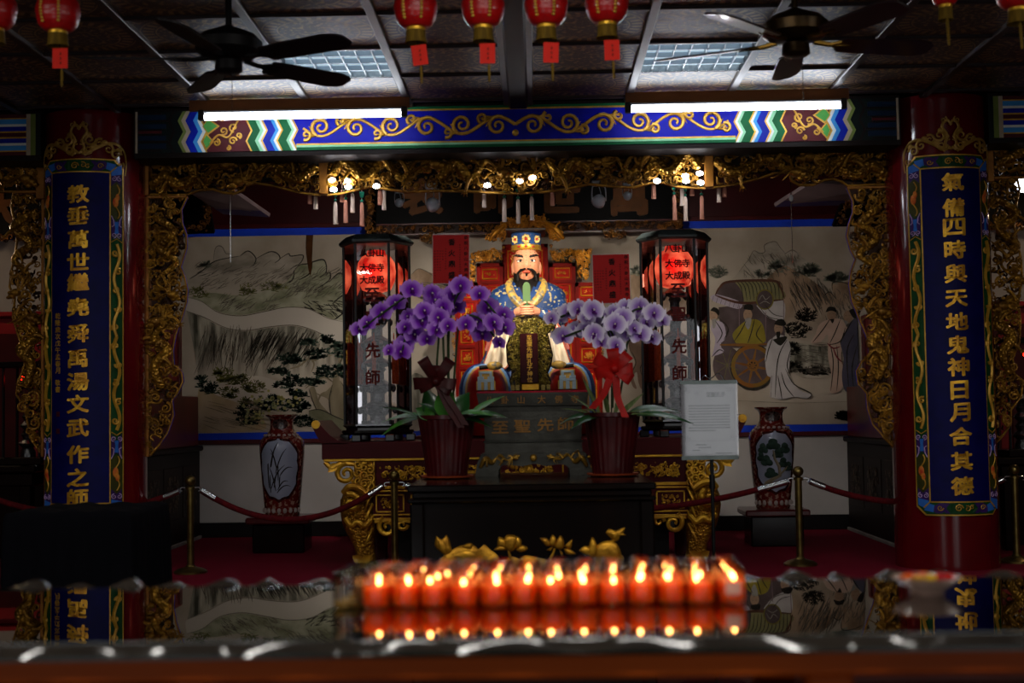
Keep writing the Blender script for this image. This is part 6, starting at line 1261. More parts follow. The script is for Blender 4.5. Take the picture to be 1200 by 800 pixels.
    def mp(x, y, z): q = mid+ux*x; return (q[0]+ux[1]*y, q[1]-.002+y, z)
    for r0, (row, py) in enumerate((('八卦山', pyt+22), ('大佛寺', pyt+39), ('大成殿', pyt+53))):
        m = MB()
        for i, c_ in enumerate(row): put_char(m, c_, (i-1)*.052, 0, Z(py), .05, .035, .001)
        m.mapv(mp).build('small_lettering', LT, t, False)
    for c_, py in zip('至聖先師', (pyt+70, pyt+97, pyt+134, pyt+165)):
        m = MB(); put_char(m, c_, 0, 0, Z(py), .09, .03, .001); m.mapv(mp).build('character', mat('pane_letter_red', '#5a1210', .5, 0, '#480e0c', 20), t, False)
    point('lantern_bulb', (cx, Y-.16, lc), .5, (1, .25, .15), .05)
tower(443, radians(-2), 'hexagonal glass lamp tower with red lantern, left end of the long altar', 278, 516)
tower(794, radians(1), 'hexagonal glass lamp tower with red lantern, right end of the long altar', 273, 509)
# ================================================================ big vases on stands
def vase(px, pyt, pyb, label, motif):
    Y = 9.55; c = P(px, pyb, Y); cx, z0 = c[0], c[2]; K = Y/1600; Z = lambda py: PZ(px, py, Y); H = Z(pyt)-z0
    t = thing('porcelain_vase', (cx, Y, z0), label, 'vase', 'large porcelain vases')
    pr = [(19, 0), (20, .03), (21, .12), (22.5, .25), (24.5, .45), (26, .62), (26, .70), (24, .76), (19, .80), (15, .84), (13.5, .88), (13.5, .94), (15.5, .97), (18, .985), (19, 1.0), (17, 1.0), (12, .96)]
    k = np.linspace(0, len(pr)-1, 60); rr = smooth1([p[0] for p in pr], k)*K; zz_ = z0+smooth1([p[1] for p in pr], k)*H
    VR = bpy.data.materials.get('vase_red')
    VR = VR or mat('vase_red', '#5e1a14', .2, 0, '#8f6f60', 42, ramp=(.52, .62), coat=.5, detail=3)
    MB().lathe(cx, Y, list(zip(rr, zz_)), 40, cap=False).build('body', VR, t, 'all')
    MB().lathe(cx, Y, [(.001, z0), (19*K, z0)], 24).build('foot', VR, t)
    rz = lambda z: np.interp(z, zz_[:50], rr[:50])
    def on(u, z, o): r = rz(z)+o; return (cx+r*sin(u), Y-r*cos(u), z)
    def patch(nm, m, hw, za, zb, o, lob=0):
        g = []
        for v in np.linspace(-1, 1, 17):
            z = (za+zb)/2+(zb-za)/2*v; w = hw*sqrt(max(1-abs(v)**2.6, 0.0))*(1+lob*cos(4*pi*v)); g.append([on(w*u, z, o) for u in np.linspace(-1, 1, 15)])
        MB().grid(g).build(nm, m, t, 'all')
    patch('panel_rim', mat('vase_dark_rim', '#2a0c0a', .25, 0, '#3a1410', 30), 1.05, z0+.14*H, z0+.8*H, .002, .04); patch('white_panel', mat('vase_white', '#8f93a4', .2, 0, '#858a9c', 4, coat=.4), .93, z0+.17*H, z0+.77*H, .004, .04)
    patch('neck_medallion', mat('vase_dark', '#160b0a', .25, 0, '#4a3430', 60), .7, z0+.86*H, z0+.96*H, .003)
    m = MB()
    for i in range(9):
        u = (i-4)*.32; m.ball(on(u, z0+.06*H, .003), (.014, .006, .018), 8, 6); m.ball(on(u, z0+.8*H, .003), (.012, .006, .01), 8, 6)
    m.build('band_motifs', mat('vase_motif', '#9a8a84', .3, 0, '#86766f', 30), t, kind='stuff')
    if motif == 'grass':
        m = MB(); r = random.Random(5)
        for i in range(16):
            u0, v0 = r.uniform(-.5, .1), r.uniform(.22, .5); u1, v1 = u0+r.uniform(-.3, .7), v0+r.uniform(.05, .25)
            m.tube([on(u0+(u1-u0)*s_, z0+(v0+(v1-v0)*s_+.04*sin(s_*3))*H, .005) for s_ in np.linspace(0, 1, 7)], [.002, .004, .004, .0035, .003, .002, .001], 4)
        m.build('painted_grass', INK, t)
    else:
        m = MB()
        for u, v, w in ((-.5, .6, .045), (-.1, .64, .05), (.35, .6, .05), (-.35, .48, .05), (.3, .46, .045), (.6, .42, .04), (-.2, .36, .05), (-.6, .52, .04), (.1, .55, .04)):
            for d in (-.5, 0, .5): m.ball(on(u+d*w*4, z0+(v+.02*cos(d*6))*H, .001), (w*.7, .008, w*.5), 10, 6)
        m.build('painted_pine', PINE, t)
        m = MB(); m.tube([on(u, z0+v*H, .005) for u, v in ((-.5, .25), (-.1, .3), (.2, .33), (.15, .42), (-.05, .5), (-.1, .58))], [.014, .014, .013, .011, .009, .005], 5); m.tube([on(u, z0+v*H, .005) for u, v in ((.15, .33), (.4, .38), (.6, .42))], .007, 5); m.tube([on(u, z0+v*H, .004) for u, v in ((-.6, .24), (0, .22), (.6, .25))], .012, 5)
        m.build('painted_trunk', MATS['wash_bark'], t)
    # stand
    s2 = thing('vase_stand', (cx, Y, FLZ), 'low black lacquered stand under the %s' % ('grass-painted vase at the left' if px < 600 else 'pine-painted vase at the right'), 'stand', 'vase stands')
    MB().box(cx-.22, cx+.22, Y-.2, Y+.2, z0-.045, z0, .01).build('top', DRED, s2, False); MB().box(cx-.18, cx+.18, Y-.16, Y+.16, FLZ, z0-.045, .01).build('block', BLACKL, s2, False)
vase(331, 486, 604, 'tall red patterned vase with grass painting, standing left of the altar', 'grass')
vase(906, 477, 595, 'tall red patterned vase with green pine painting, standing right of the altar', 'pine')
# ================================================================ rope barrier
YP = 8.29; POSTX = []
for px, py, lab in ((223, 557, 'barrier post beside the left carved wing'), (462, 551, 'barrier post before the left fish leg of the altar'), (935, 546, 'barrier post before the pine-painted vase'), (1188, 544, 'barrier post at the far right edge of the view')):
    c = P(px, py, YP); x = c[0]; zt = c[2]; POSTX.append((x, zt))
    t = thing('barrier_post', (x, YP, FLZ), 'brass ball-topped '+lab, 'barrier post', 'brass barrier posts')
    MB().lathe(x, YP, [(.1, FLZ), (.1, FLZ+.012), (.08, FLZ+.025), (.03, FLZ+.04), (.025, FLZ+.05)], 28).build('base', BRASS, t); MB().tube([(x, YP, FLZ+.04), (x, YP, zt-.07)], .0215, 14).build('pole', BRASS, t)
    MB().lathe(x, YP, [(.03, zt-.085), (.03, zt-.07), (.014, zt-.06)], 16).build('collar', BRASS, t); MB().ball((x, YP, zt-.032), .033, 18, 12).build('ball', BRASS, t)
    m = MB()
    for s_ in (-1, 1): m.tube(curve([(x, YP, zt-.075), (x+s_*.05, YP, zt-.072), (x+s_*.062, YP, zt-.085), (x+s_*.05, YP, zt-.095)], 4), .0045, 6)
    m.build('hooks', CHROME, t)
ROPE = mat('velvet_rope', '#5a0a10', .8, 0, '#440810', 40, sheen=.3)
def rope(a, b, sag, label):
    (x0, z0), (x1, z1) = a, b; z0 -= .09; z1 -= .09; s = np.linspace(0, 1, 40); x0 += .068; x1 -= .068
    pts = np.stack([x0+(x1-x0)*s, np.full(40, YP), z0+(z1-z0)*s-sag*4*s*(1-s)], 1)
    t = thing('barrier_rope', ((x0+x1)/2, YP, min(pts[:, 2])), label, 'rope', 'red barrier ropes')
    MB().tube(pts[2:-2], .018, 12).build('velvet_rope', ROPE, t)
    MB().tube(pts[:4], .02, 12).build('end_cap', CHROME, t); MB().tube(pts[-4:], .02, 12).build('end_cap', CHROME, t)
rope(POSTX[0], POSTX[1], .19, 'red velvet rope hanging between the two left barrier posts')
rope(POSTX[1], POSTX[2], .17, 'red velvet rope passing behind the black offering table')
rope(POSTX[2], POSTX[3], .13, 'red velvet rope hanging between the two right barrier posts')
rope((POSTX[0][0]-1.35, POSTX[0][1]), POSTX[0], .13, 'red velvet rope running left behind the black draped box')
# ================================================================ sign stand
def sign_stand():
    Y = 6.75; x0, x1 = PX(798, 490, Y), PX(864, 490, Y); z0, z1 = PZ(831, 537, Y), PZ(831, 447, Y); cx = (x0+x1)/2
    t = thing('notice_stand', (cx, Y, 0), 'printed notice in a clear acrylic holder on a thin black pole', 'sign')
    MB().lathe(cx, Y, [(.16, 0), (.16, .012), (.02, .03)], 28).build('base', BLACKM, t); MB().tube([(cx+.01, Y+.01, .02), (cx+.01, Y+.01, z0+.02)], .009, 10).build('pole', BLACKM, t); MB().tube([(cx+.01, Y+.01, z0-.15), (cx+.01, Y+.01, z0-.08)], .014, 10).build('pole_joint', BLACKM, t)
    MB().box(x0-.004, x1+.004, Y-.006, Y-.003, z0-.004, z1+.004).build('acrylic_sheet', thin_glass('acrylic', (.95, .95, .96), .03, .02, 1.5), t, False); MB().box(x0-.004, x1+.004, Y+.004, Y+.007, z0-.004, z1+.004).build('acrylic_sheet', MATS['acrylic'], t, False)
    MB().box(x0+.004, x1-.004, Y, Y+.002, z0+.002, z1-.002).build('paper', mat('notice_paper', '#8f8f92', .6, 0, '#85858a', 5), t, False)
    f = MB()
    for q in ((x0, x1, z1-.012, z1+.006), (x0, x1, z0-.006, z0+.014)): f.box(q[0], q[1], Y-.009, Y-.004, q[2], q[3])
    f.build('clamp_bars', mat('clamp_grey', '#6f7a78', .35, .5, '#5d6664', 12), t, False)
    m = MB(); r = random.Random(9); W = x1-x0; H = z1-z0; ln = lambda v: z1-v*H
    for i in range(10):
        v = .31+.036*i; a = .14 if i not in (7,) else .2; e = .86 if i != 9 else .6; x = x0+a*W
        while x < x0+e*W:
            w = W*.018; m.box(x, x+w*.85, Y-.0012, Y, ln(v)-.0035, ln(v)+.0015); m.box(x+w*.25, x+w*.6, Y-.0012, Y, ln(v)-.006, ln(v)+.004); x += w*1.2
    for (a, b, v) in ((.25, .45, .82), (.3, .52, .855), (.2, .32, .89), (.6, .9, .93)): m.box(x0+a*W, x0+b*W, Y-.0012, Y, ln(v)-.003, ln(v)+.002)
    m.build('small_print', mat('print_grey', '#101012', .7, 0, '#1a1a1c', 30), t, False, kind='stuff')
    m = MB()
    for i, c_ in enumerate('至聖孔子'): put_char(m, c_, x0+(.5+.085*i)*W, Y-.0004, ln(.17), .024, .03, .0006)
    m.build('heading', MATS['print_grey'], t, False)
    b = MB()
    for a in (((.07, .08), (.95, .08)), ((.95, .08), (.95, .77)), ((.95, .77), (.07, .77)), ((.07, .77), (.07, .08))): b.tube([(x0+q[0]*W, Y-.0005, ln(q[1])) for q in a], .0008, 4)
    for cx_, cv in ((.12, .74), (.9, .74), (.12, .12), (.9, .12)):
        for k in range(3): spiral(b, (x0+(cx_+(k-1)*.03)*W, ln(cv-.02*(k % 2))), .007, Y-.001, .0012, 1.2, k*2, 1, 4, 10)
    spiral(b, (x0+.29*W, ln(.16)), .012, Y-.001, .0015, 1.1, 0, 1, 4, 14); b.build('border_print', mat('print_soft', '#5c5c60', .7, 0, '#66666a', 30), t, False)
    w = MB(); w.tube(curve([(x0+.1, Y+.003, z1), (x0+.12, Y+.003, z1+.03), (x0+.15, Y+.003, z1+.015), (x0+.19, Y+.003, z1+.04), (x0+.22, Y+.003, z1)], 4), .003, 5); w.build('wire_loop', CHROME, t)
sign_stand()
# ================================================================ foreground table with thick glass top
GY0, GY1 = 2.27, 3.0; GZ = .978; GX = 2.6
WOOD = mat('table_wood', '#b4500f', .45, 0, '#8f3c0a', 4, (.25, 1, 1.5), detail=6)
t = thing('glass_topped_table', (0, (GY0+GY1)/2, 0), 'long orange-brown wooden table with thick wavy-edged glass top', 'table')
MB().box(-GX, GX, GY0+.04, GY1-.02, GZ-.075, GZ-.032, .008).build('tabletop', WOOD, t, False)
MB().box(-GX, GX, GY0+.03, GY0+.05, GZ-.074, GZ-.03, .006).build('front_board', WOOD, t, False)
MB().box(-GX+.05, GX-.05, GY0+.09, GY0+.11, GZ-.5, GZ-.1, .004).build('lower_apron', mat('table_wood_dark', '#3a1608', .45, 0, '#2c1006', 5, (.25, 1, 1.5)), t, False)
for x in (-GX+.06, 0.45, GX-.14):
    for y in (GY0+.07, GY1-.13): MB().box(x, x+.08, y, y+.08, 0, GZ-.075, .008).build('leg', WOOD, t, False)
GT = thin_glass('tabletop_glass', (.5, .6, .54), .012, .32, 1.6)
sl = MB().box(-GX, GX, GY0, GY1, GZ-.003, GZ).build('glass_slab', GT, t, False, label='thick clear glass sheet')
r_ = random.Random(12)
def chips(y, s_, seed):
    r = random.Random(seed); n = 900; X = np.linspace(-GX, GX, n); ph = np.cumsum([r.uniform(.6, 1.4) for _ in range(n)])*(2*GX/n)*2*pi/(.105 if s_ > 0 else .19)
    w = .5+.5*np.sin(ph); w2 = .5+.5*np.sin(ph*.43+1.3); g = []
    for v in np.linspace(0, 1, 11):
        if s_ > 0: yy = y+(.012+.05*w)*v; zz = GZ+.02*(w**1.3)*(.5+.5*w2)*np.sin(v*pi*.62)-.012*v**3
        else: yy = y-(.008+.02*(w**1.6)*(.45+.55*w2))*v; zz = GZ-.001-.02*v**1.6+.004*np.sin(v*pi)*(w-.5)
        g.append(np.stack([X+.012*v*np.sin(ph*.5), yy, zz], 1))
    g = np.array(g) if s_ > 0 else np.array(g)[:, ::-1]
    return MB().grid(g)
chips(GY1, 1, 3).build('chipped_edge', mat('chipped_glass', '#2a2520', .14, 0, '#1e1a17', 5, spec=.6, coat=.2), t, 'all'); chips(GY0, -1, 4).build('chipped_edge', MATS['chipped_glass'], t, 'all')
MB().box(-GX, GX, GY0+.002, GY0+.006, GZ-.03, GZ+.0006).build('green_glass_edge', mat('green_edge', '#12261c', .2, 0, '#0d1d15', 6), t, False)
# ================================================================ votive jars
JG = thin_glass('jar_glass', (.97, .95, .93), .03, .01, 1.42)
WAX = mat('orange_wax', '#ff6410', .4, 0, '#f8580c', 40, spec=.05); _w = WAX.node_tree.nodes['Principled BSDF']; _w.inputs['Subsurface Weight'].default_value = .9; _w.inputs['Subsurface Radius'].default_value = (1, .45, .12); _w.inputs['Subsurface Scale'].default_value = .03
def jar_protos():
    R, H = .0262, .068
    def fin(m, nm, mt, sm=True):
        me = bpy.data.meshes.new(nm); me.from_pydata(np.concatenate(m.v).tolist(), [], m.f); me.polygons.foreach_set('use_smooth', [sm]*len(me.polygons)); me.materials.append(mt); return me
    gl = MB(); gl.lathe(0, 0, [(R*.8, 0), (R*.97, .004), (R, .012), (R, H*.82), (R*.93, H*.9), (R*.96, H), (R*.9, H), (R*.88, H*.9)], 22, cap=False)
    wx = MB(); wx.lathe(0, 0, [(R*.75, .004), (R*.94, .008), (R*.95, .03), (R*.95, .042), (.001, .042)], 18)
    fl = MB(); fl.lathe(0, 0, [(.0006, .0445), (.0027, .047), (.0032, .0495), (.0019, .0535), (.0005, .056)], 10)
    wk = MB(); wk.tube([(0, 0, .041), (0, 0, .048)], .0009, 5)
    rs = MB(); rs.lathe(0, 0, [(R*.78, .004), (R*.9, .006), (R*.9, .012), (.001, .013)], 16)
    lb = MB(); g = [[(R*1.01*sin(a), -R*1.01*cos(a), z) for a in np.linspace(-.6, .6, 9)] for z in (.02, .044)]; lb.grid(g)
    return dict(glass=fin(gl, 'jar_glass', JG), wax=fin(wx, 'wax', WAX), flame=fin(fl, 'flame', mat('flame', '#ffb060', .5, emit=30, ecol='#ffa858')), wick=fin(wk, 'wick', INK), residue=fin(rs, 'residue', mat('wax_residue', '#8a6a1c', .6, 0, '#6f5416', 30)), label=fin(lb, 'paper_label', mat('jar_label', '#c08a78', .6, 0, '#b07c6c', 20)))
JP = jar_protos(); jx0 = PX(408, 700, 2.66); dxj = (PX(855, 700, 2.66)-jx0)/13
rows = ('front', 'second', 'third', 'back')
for j in range(4):
    for i in range(14):
        x = jx0+dxj*i+r_.uniform(-.002, .002)+.004*j; y = 2.64+.066*j+r_.uniform(-.003, .003); empty = i == 0
        pos = ordw(i-1)+' from the left end' if not empty else ''
        lab = ('empty clear glass jar at the left end of the %s row' % rows[j]) if empty else ('lit orange candle jar, %s row, %s' % (rows[j], pos))
        o = link('candle_jar', JP['glass'], None, (x, y, GZ), lab, 'candle', 'glass candle jars on the foreground table')
        parts = ['residue'] if empty else ['wax', 'wick', 'flame']+(['label'] if i == 13 else [])
        if j == 1 and i in (4, 9): parts.remove('flame')
        for p in parts:
            c = bpy.data.objects.new({'label': 'paper_label'}.get(p, p), JP[p]); COL.objects.link(c); c.parent = o
            if p in ('flame', 'wick'): c.location = (r_.uniform(-.008, .008), r_.uniform(-.006, .006), r_.uniform(-.004, .002))
# ================================================================ bowl of sweets
c = P(1090, 700, 2.72); bx, by = c[0], 2.74
t = thing('sweet_bowl', (bx, by, GZ), 'shallow clear dish of wrapped sweets at the right of the glass table', 'bowl')
MB().lathe(bx, by, [(.03, 0+GZ), (.034, GZ+.003), (.03, GZ+.008), (.05, GZ+.018), (.066, GZ+.032), (.068, GZ+.034), (.064, GZ+.033), (.045, GZ+.021), (.01, GZ+.012)], 36).build('dish', mat('dish_glass', '#8a7266', .25, 0, '#7c665c', 8, coat=.3), t)
SW = [('orange', '#c85a14'), ('yellow', '#c8a018'), ('crimson', '#a01420'), ('pink', '#c05a6a'), ('silver', '#a0a0a0'), ('gold', '#b88a28'), ('scarlet', '#b01c14')]
for i, (dx, dy, w) in enumerate(((-.042, -.01, 'orange'), (-.022, -.02, 'gold'), (0, -.024, 'yellow'), (.02, -.018, 'crimson'), (.04, -.008, 'scarlet'), (-.012, .004, 'pink'), (.01, .0, 'silver'), (-.03, .016, 'scarlet'), (.026, .014, 'crimson'), (0, .026, 'orange'))):
    z = GZ+.034; k = dict(SW)[w]; mt = mat('sweet_'+w, k, .25, .2, k, 9, coat=.5)
    lab = {0: 'orange wrapped sweet at the left rim of the dish', 1: 'gold wrapped sweet next to the orange one in the dish', 2: 'yellow wrapped sweet at the front of the dish', 3: 'crimson wrapped sweet at the front right of the dish', 4: 'scarlet wrapped sweet at the right rim of the dish', 5: 'pink wrapped sweet in the middle of the dish', 6: 'silver wrapped sweet in the middle of the dish', 7: 'scarlet wrapped sweet at the left back of the dish', 8: 'crimson wrapped sweet at the right back of the dish', 9: 'orange wrapped sweet at the very back of the dish'}[i]
    m = MB(); m.tube([(bx+dx-.012, by+dy, z), (bx+dx-.008, by+dy, z), (bx+dx-.006, by+dy, z), (bx+dx+.006, by+dy, z), (bx+dx+.008, by+dy, z), (bx+dx+.012, by+dy, z)], [.006, .0025, .007, .007, .0025, .006], 8); m.build('sweet', mt, None, True, lab, 'sweet', 'wrapped sweets in the dish')
# ================================================================ ceiling fans
def fan(px, py, blades, bm, hm, label, brackets):
    Y = 5.6; c = P(px, py, Y); x, z = c[0], c[2]
    t = thing('ceiling_fan', (x, Y, z), label, 'fan', 'ceiling fans')
    MB().tube([(x, Y, z+.1), (x, Y, CEZ)], .014, 10).build('rod', hm, t); MB().lathe(x, Y, [(.03, CEZ-.06), (.065, CEZ-.03), (.07, CEZ)], 24).build('canopy', hm, t)
    MB().lathe(x, Y, [(.03, z-.045), (.1, z-.035), (.135, z-.01), (.14, z+.03), (.11, z+.06), (.05, z+.085), (.02, z+.1)], 32).build('motor', hm, t)
    MB().lathe(x, Y, [(.035, z-.045), (.055, z-.05), (.058, z-.09), (.045, z-.1), (.01, z-.103)], 24).build('switch_cup', hm, t)
    for k, a in enumerate(blades):
        a = radians(a); d = np.array([cos(a), sin(a), 0]); s_ = np.array([-sin(a), cos(a), 0]); pit = -.22
        sv = s_*cos(pit)+np.array([0, 0, sin(pit)]); up = np.cross(d, sv); o = np.array([x, Y, z-.045]); V = []
        prof = [(.19, .045), (.2, .055), (.3, .06), (.53, .066), (.585, .05), (.605, .03)]
        for th in (.004, -.004): V.append([o+d*L-sv*w+up*th for L, w in prof]+[o+d*L+sv*w+up*th for L, w in prof[::-1]])
        n = len(V[0]); m = MB().add(V[0]+V[1], [tuple(range(n)), tuple(range(2*n-1, n-1, -1))]+[(i, i+n, (i+1) % n+n, (i+1) % n) for i in range(n)])
        b = m.build('blade', bm, t, False)
        br = MB(); br.tube([o+d*.08+np.array([0, 0, .01]), o+d*.14, o+d*.24], [.012, .01, .008], 6); br.tube([o+d*.15, o+d*.2-sv*.03, o+d*.25-sv*.02], .006, 6); br.tube([o+d*.15, o+d*.2+sv*.03, o+d*.25+sv*.02], .006, 6); br.build('blade_iron', brackets, t)
    MB().tube([(x+.02, Y-.03, z-.1), (x+.02, Y-.03, z-.34)], .0012, 5).build('pull_chain', BLACKM, t)
BLK = mat('fan_black', '#0a090a', .5, 0, '#0e0c0d', 8)
fan(268, 58, (-28, 44, 116, 188, 260), mat('fan_blade_dark', '#0f0b0d', .5, 0, '#140f11', 12, (1, .2, 1)), BLK, 'black five-bladed ceiling fan at the upper left', BLK)
fan(932, 38, (84, 156, 228, 300, 12), mat('fan_blade_wood', '#170d0f', .3, 0, '#1f1214', 12, coat=.4), mat('fan_brass_dark', '#3a2a12', .3, .8, '#241a0c', 10), 'brass-trimmed five-bladed ceiling fan at the upper right', mat('fan_brass', '#8a6a2a', .25, .95, '#6f5420', 10))
# ================================================================ red paper lanterns
LANT = mat('lantern_red', '#b8080a', .32, 0, '#a0060a', 30, coat=.3, bump=.35, bscale=6); FRG = mat('fringe_gold', '#6f5618', .7, .1, '#544010', 90, (1, 1, .1)); TAGR = mat('tag_red', '#d02414', .6, 0, '#c01e10', 8)
def lantern(px, py, Y, label, tag_=True, tilt=0, r=.086):
    c = P(px, py, Y); x, z = c[0], c[2]; t = thing('red_lantern', (x, Y, z-.2), label, 'lantern', 'red hanging lanterns')
    prof = [(r*.42, -.075), (r*.62, -.07), (r*.88, -.045), (r, 0), (r*.98, .02), (r*.88, .048), (r*.62, .072), (r*.42, .077)]
    k = np.linspace(0, len(prof)-1, 46); pr = np.array(prof); rr = smooth1(pr[:, 0], k)*(1+.012*np.sin(np.arange(46)*2.1)); zz = smooth1(pr[:, 1], k)
    MB().lathe(x, Y, [(a, z+b) for a, b in zip(rr, zz)], 36).build('shade', LANT, t, 'all')
    MB().lathe(x, Y, [(r*.4, z-.088), (r*.44, z-.086), (r*.44, z-.072)], 24).build('lower_ring', GOLD2, t); MB().lathe(x, Y, [(r*.44, z+.074), (r*.44, z+.09), (r*.4, z+.092)], 24).build('upper_ring', GOLD2, t)
    MB().lathe(x, Y, [(r*.5, z-.135), (r*.46, z-.12), (r*.44, z-.086)], 40, rf=lambda A, q: 1+.05*np.sin(A*20), cap=False).build('fringe', FRG, t)
    MB().tube([(x, Y, z+.09), (x, Y, CEZ+.0)], .003, 5).build('cord', BLACKM, t)
    MB().tube([(x+.0, Y, z-.09), (x+.01, Y, z-.16)], .002, 5).build('tag_string', BLACKM, t)
    if tag_:
        q = lambda u, v: (x+.016+rot2(u, v, tilt)[0], z-.188+rot2(u, v, tilt)[1])
        MB().prism([q(-.03, -.04), (q(.03, -.04)), q(.03, .04), q(-.03, .04)], Y-.022, Y-.02).build('wish_tag', TAGR, t, False)
        m = MB()
        for i in range(3):
            a = q(.002, .018-.018*i); m.box(a[0]-.004, a[0]+.004, Y-.0226, Y-.022, a[1]-.001, a[1]+.001); m.box(a[0]-.001, a[0]+.0012, Y-.0226, Y-.022, a[1]-.006, a[1]+.006); m.box(a[0]-.004, a[0]+.003, Y-.0226, Y-.022, a[1]-.005, a[1]-.0035)
        m.build('tag_marks', INK, t, False)
        MB().tube([(x+.02, Y-.015, z-.225), (x+.021, Y-.015, z-.24), (x+.022, Y-.015, z-.3)], [.002, .006, .0045], 7).build('tag_tassel', FRG, t)
    else:
        MB().tube([(x+.0, Y-.02, z-.13), (x, Y-.02, z-.15), (x+.004, Y-.02, z-.24)], [.003, .007, .005], 7).build('tassel', FRG, t)
    for a in (-.5, .35):
        m = MB()
        for s_ in np.linspace(-.05, .05, 9): m.ball((x+(r*cos(s_*9.5)+.002)*sin(a), Y-(r*cos(s_*9.5)+.002)*cos(a), z+s_), (.007, .003, .006), 6, 4)
        m.build('gold_print', PGOLD, t)
    point('lantern_light', (x, Y-.0, z), .0, (1, .2, .1), .02) if 0 else None
lantern(68, 15, 5.3, 'red lantern with tag and long yellow tassels near the upper left corner', True)
lantern(-6, 12, 5.3, 'red lantern cut by the left edge of the view', False)
lantern(487, 11, 5.3, 'leftmost of the four red lanterns at the top centre', True, .12)
lantern(566, 9, 5.3, 'second of the four red lanterns at the top centre', True, 0)
lantern(640, 8, 5.3, 'third of the four red lanterns at the top centre', True, -.04)
lantern(711, 5, 5.3, 'fourth of the four red lanterns at the top centre', True, .02)
lantern(1107, -16, 5.3, 'small red lantern tip at the top edge above the right column', False, r=.06)
lantern(1192, -12, 5.3, 'red lantern cut by the upper right corner of the view', False)
# ================================================================ tassels, bulbs and spot cans under the lintel
TW = mat('tassel_silk', '#d8c4b4', .6, 0, '#c0a694', 120, (1, 1, .1)); TP = mat('tassel_pink', '#c88a74', .6, 0, '#b47a64', 120, (1, 1, .1)); JADE = mat('jade_bead', '#1f8a6a', .3, 0, '#18745a', 20)
TS = [(363, 225, 239, 0, TP), (370, 225, 245, 0, TW), (393, 236, 263, 1, TW), (401, 222, 237, 0, TP), (405, 234, 261, 1, TP), (413, 226, 249, 1, TW), (424, 237, 265, 1, TP), (445, 220, 240, 0, TP), (450, 220, 246, 0, TW), (567, 222, 243, 0, TW), (591, 232, 260, 1, TW), (607, 233, 262, 1, TW), (623, 230, 258, 1, TW), (647, 222, 241, 0, TP), (766, 213, 233, 0, TP), (790, 228, 258, 1, TP), (799, 219, 241, 0, TW), (803, 230, 259, 1, TW), (811, 220, 229, 0, TP), (822, 229, 257, 1, TP), (842, 217, 237, 0, TW), (849, 217, 231, 0, TP)]
for i, (px, a, b, jd, mt) in enumerate(TS):
    Y = 8.29; x = PX(px, a, Y); z1, z0 = PZ(px, a, Y), PZ(px, b, Y); zt = PZ(px, 200, Y)
    t = thing('tassel', (x, Y, z0), '%s silk tassel %s, %s from the left under the carved lintel' % ('pink' if mt is TP else 'cream', 'with jade beads' if jd else 'without beads', ordw(i)), 'tassel', 'silk tassels under the lintel')
    MB().lathe(x, Y, [(.0135, z0), (.013, z0+.02), (.0115, z1-.02), (.009, z1-.006), (.003, z1)], 12, rf=lambda A, q: 1+.12*np.sin(A*5+q*300)).build('skirt', mt, t)
    MB().tube([(x, Y, z1), (x, Y, zt)], .002, 5).build('cord', TW, t)
    if jd:
        m = MB().ball((x, Y, z1+.008), (.011, .011, .009), 10, 6); m.build('bead', JADE, t); m = MB(); m.ball((x, Y, z1+.045), (.012, .007, .02), 8, 6); m.ball((x-.009, Y, z1+.058), (.006, .005, .008), 6, 5); m.ball((x+.009, Y, z1+.058), (.006, .005, .008), 6, 5); m.build('knot', JADE, t)
BULB = mat('led_bulb', '#ffffff', .4, emit=36, ecol='#f4f6ff')
LB = [(389, 211), (391, 222), (407, 212), (408, 219), (441, 218), (571, 217), (609, 212), (624, 208), (770, 212), (803, 206), (804, 212), (820, 220-17), (821, 214)]
for i, (px, py) in enumerate(LB):
    c = P(px, py, 8.17); t = thing('led_lamp', (c[0], c[1], c[2]), 'small white LED lamp glowing in the lintel carving, %s from the left' % ordw(i), 'lamp', 'LED lamps in the lintel')
    MB().ball(c, (.021, .018, .014), 12, 8).build('bulb', BULB, t); MB().tube([c+np.array([0, .012, .004]), c+np.array([0, .05, .02])], .011, 8).build('holder', WHITEP, t)
def can(px, py, size, back, label, target, power, spread):
    Y = 8.55; c = P(px, py, Y); tg = np.array(target); d = (tg-c)/np.linalg.norm(tg-c)
    t = thing('spot_lamp', (c[0], c[1], c[2]), label, 'lamp', 'white spot lamps')
    u = np.cross(d, (0, 0, 1)); u /= np.linalg.norm(u); w = np.cross(u, d)
    def ring(r, s): return [c+d*s+r*(cos(a)*u+sin(a)*w) for a in np.arange(24)*2*pi/24]
    MB().grid([ring(size*.02, -size*.9), ring(size*.5, -size*.8), ring(size*.8, -size*.45), ring(size*.95, 0), ring(size, size*.5), ring(size*.93, size*.5), ring(size*.85, size*.1)], True, True, False).build('shell', WHITEP, t, 'all')
    MB().grid([ring(size*.84, size*.28), ring(size*.4, size*.3), ring(.002, size*.3)], True, False, True).build('lens', mat('lens_glow', '#ffffff', .4, emit=8, ecol='#fff2dc'), t)
    top = c+np.array([0, 0, size*2.1]); br = MB()
    br.tube(curve([c-u*size*1.08, c-u*size*1.1+np.array([0, 0, size*1.2]), top-u*size*.8, top+u*size*.8, c+u*size*1.1+np.array([0, 0, size*1.2]), c+u*size*1.08], 4), size*.09, 6); br.build('yoke', WHITEP, t)
    MB().box(top[0]-size*1.0, top[0]+size*.9, top[1]-size*.5, top[1]+size*.5, top[2], top[2]+size*.75, .005).build('mount', WHITEP, t, False); MB().tube([top+np.array([0, 0, size*.7]), (top[0], top[1], CEZ+.03)], .006, 6).build('rod', BLACKM, t)
    MB().tube(curve([top, c+np.array([.01, -.02, size*1.1]), c-d*size*.7], 4), .0025, 5).build('cable', WHITEP, t)
    spot('spot_light', c+d*(size*.55), target, power, spread, .7)
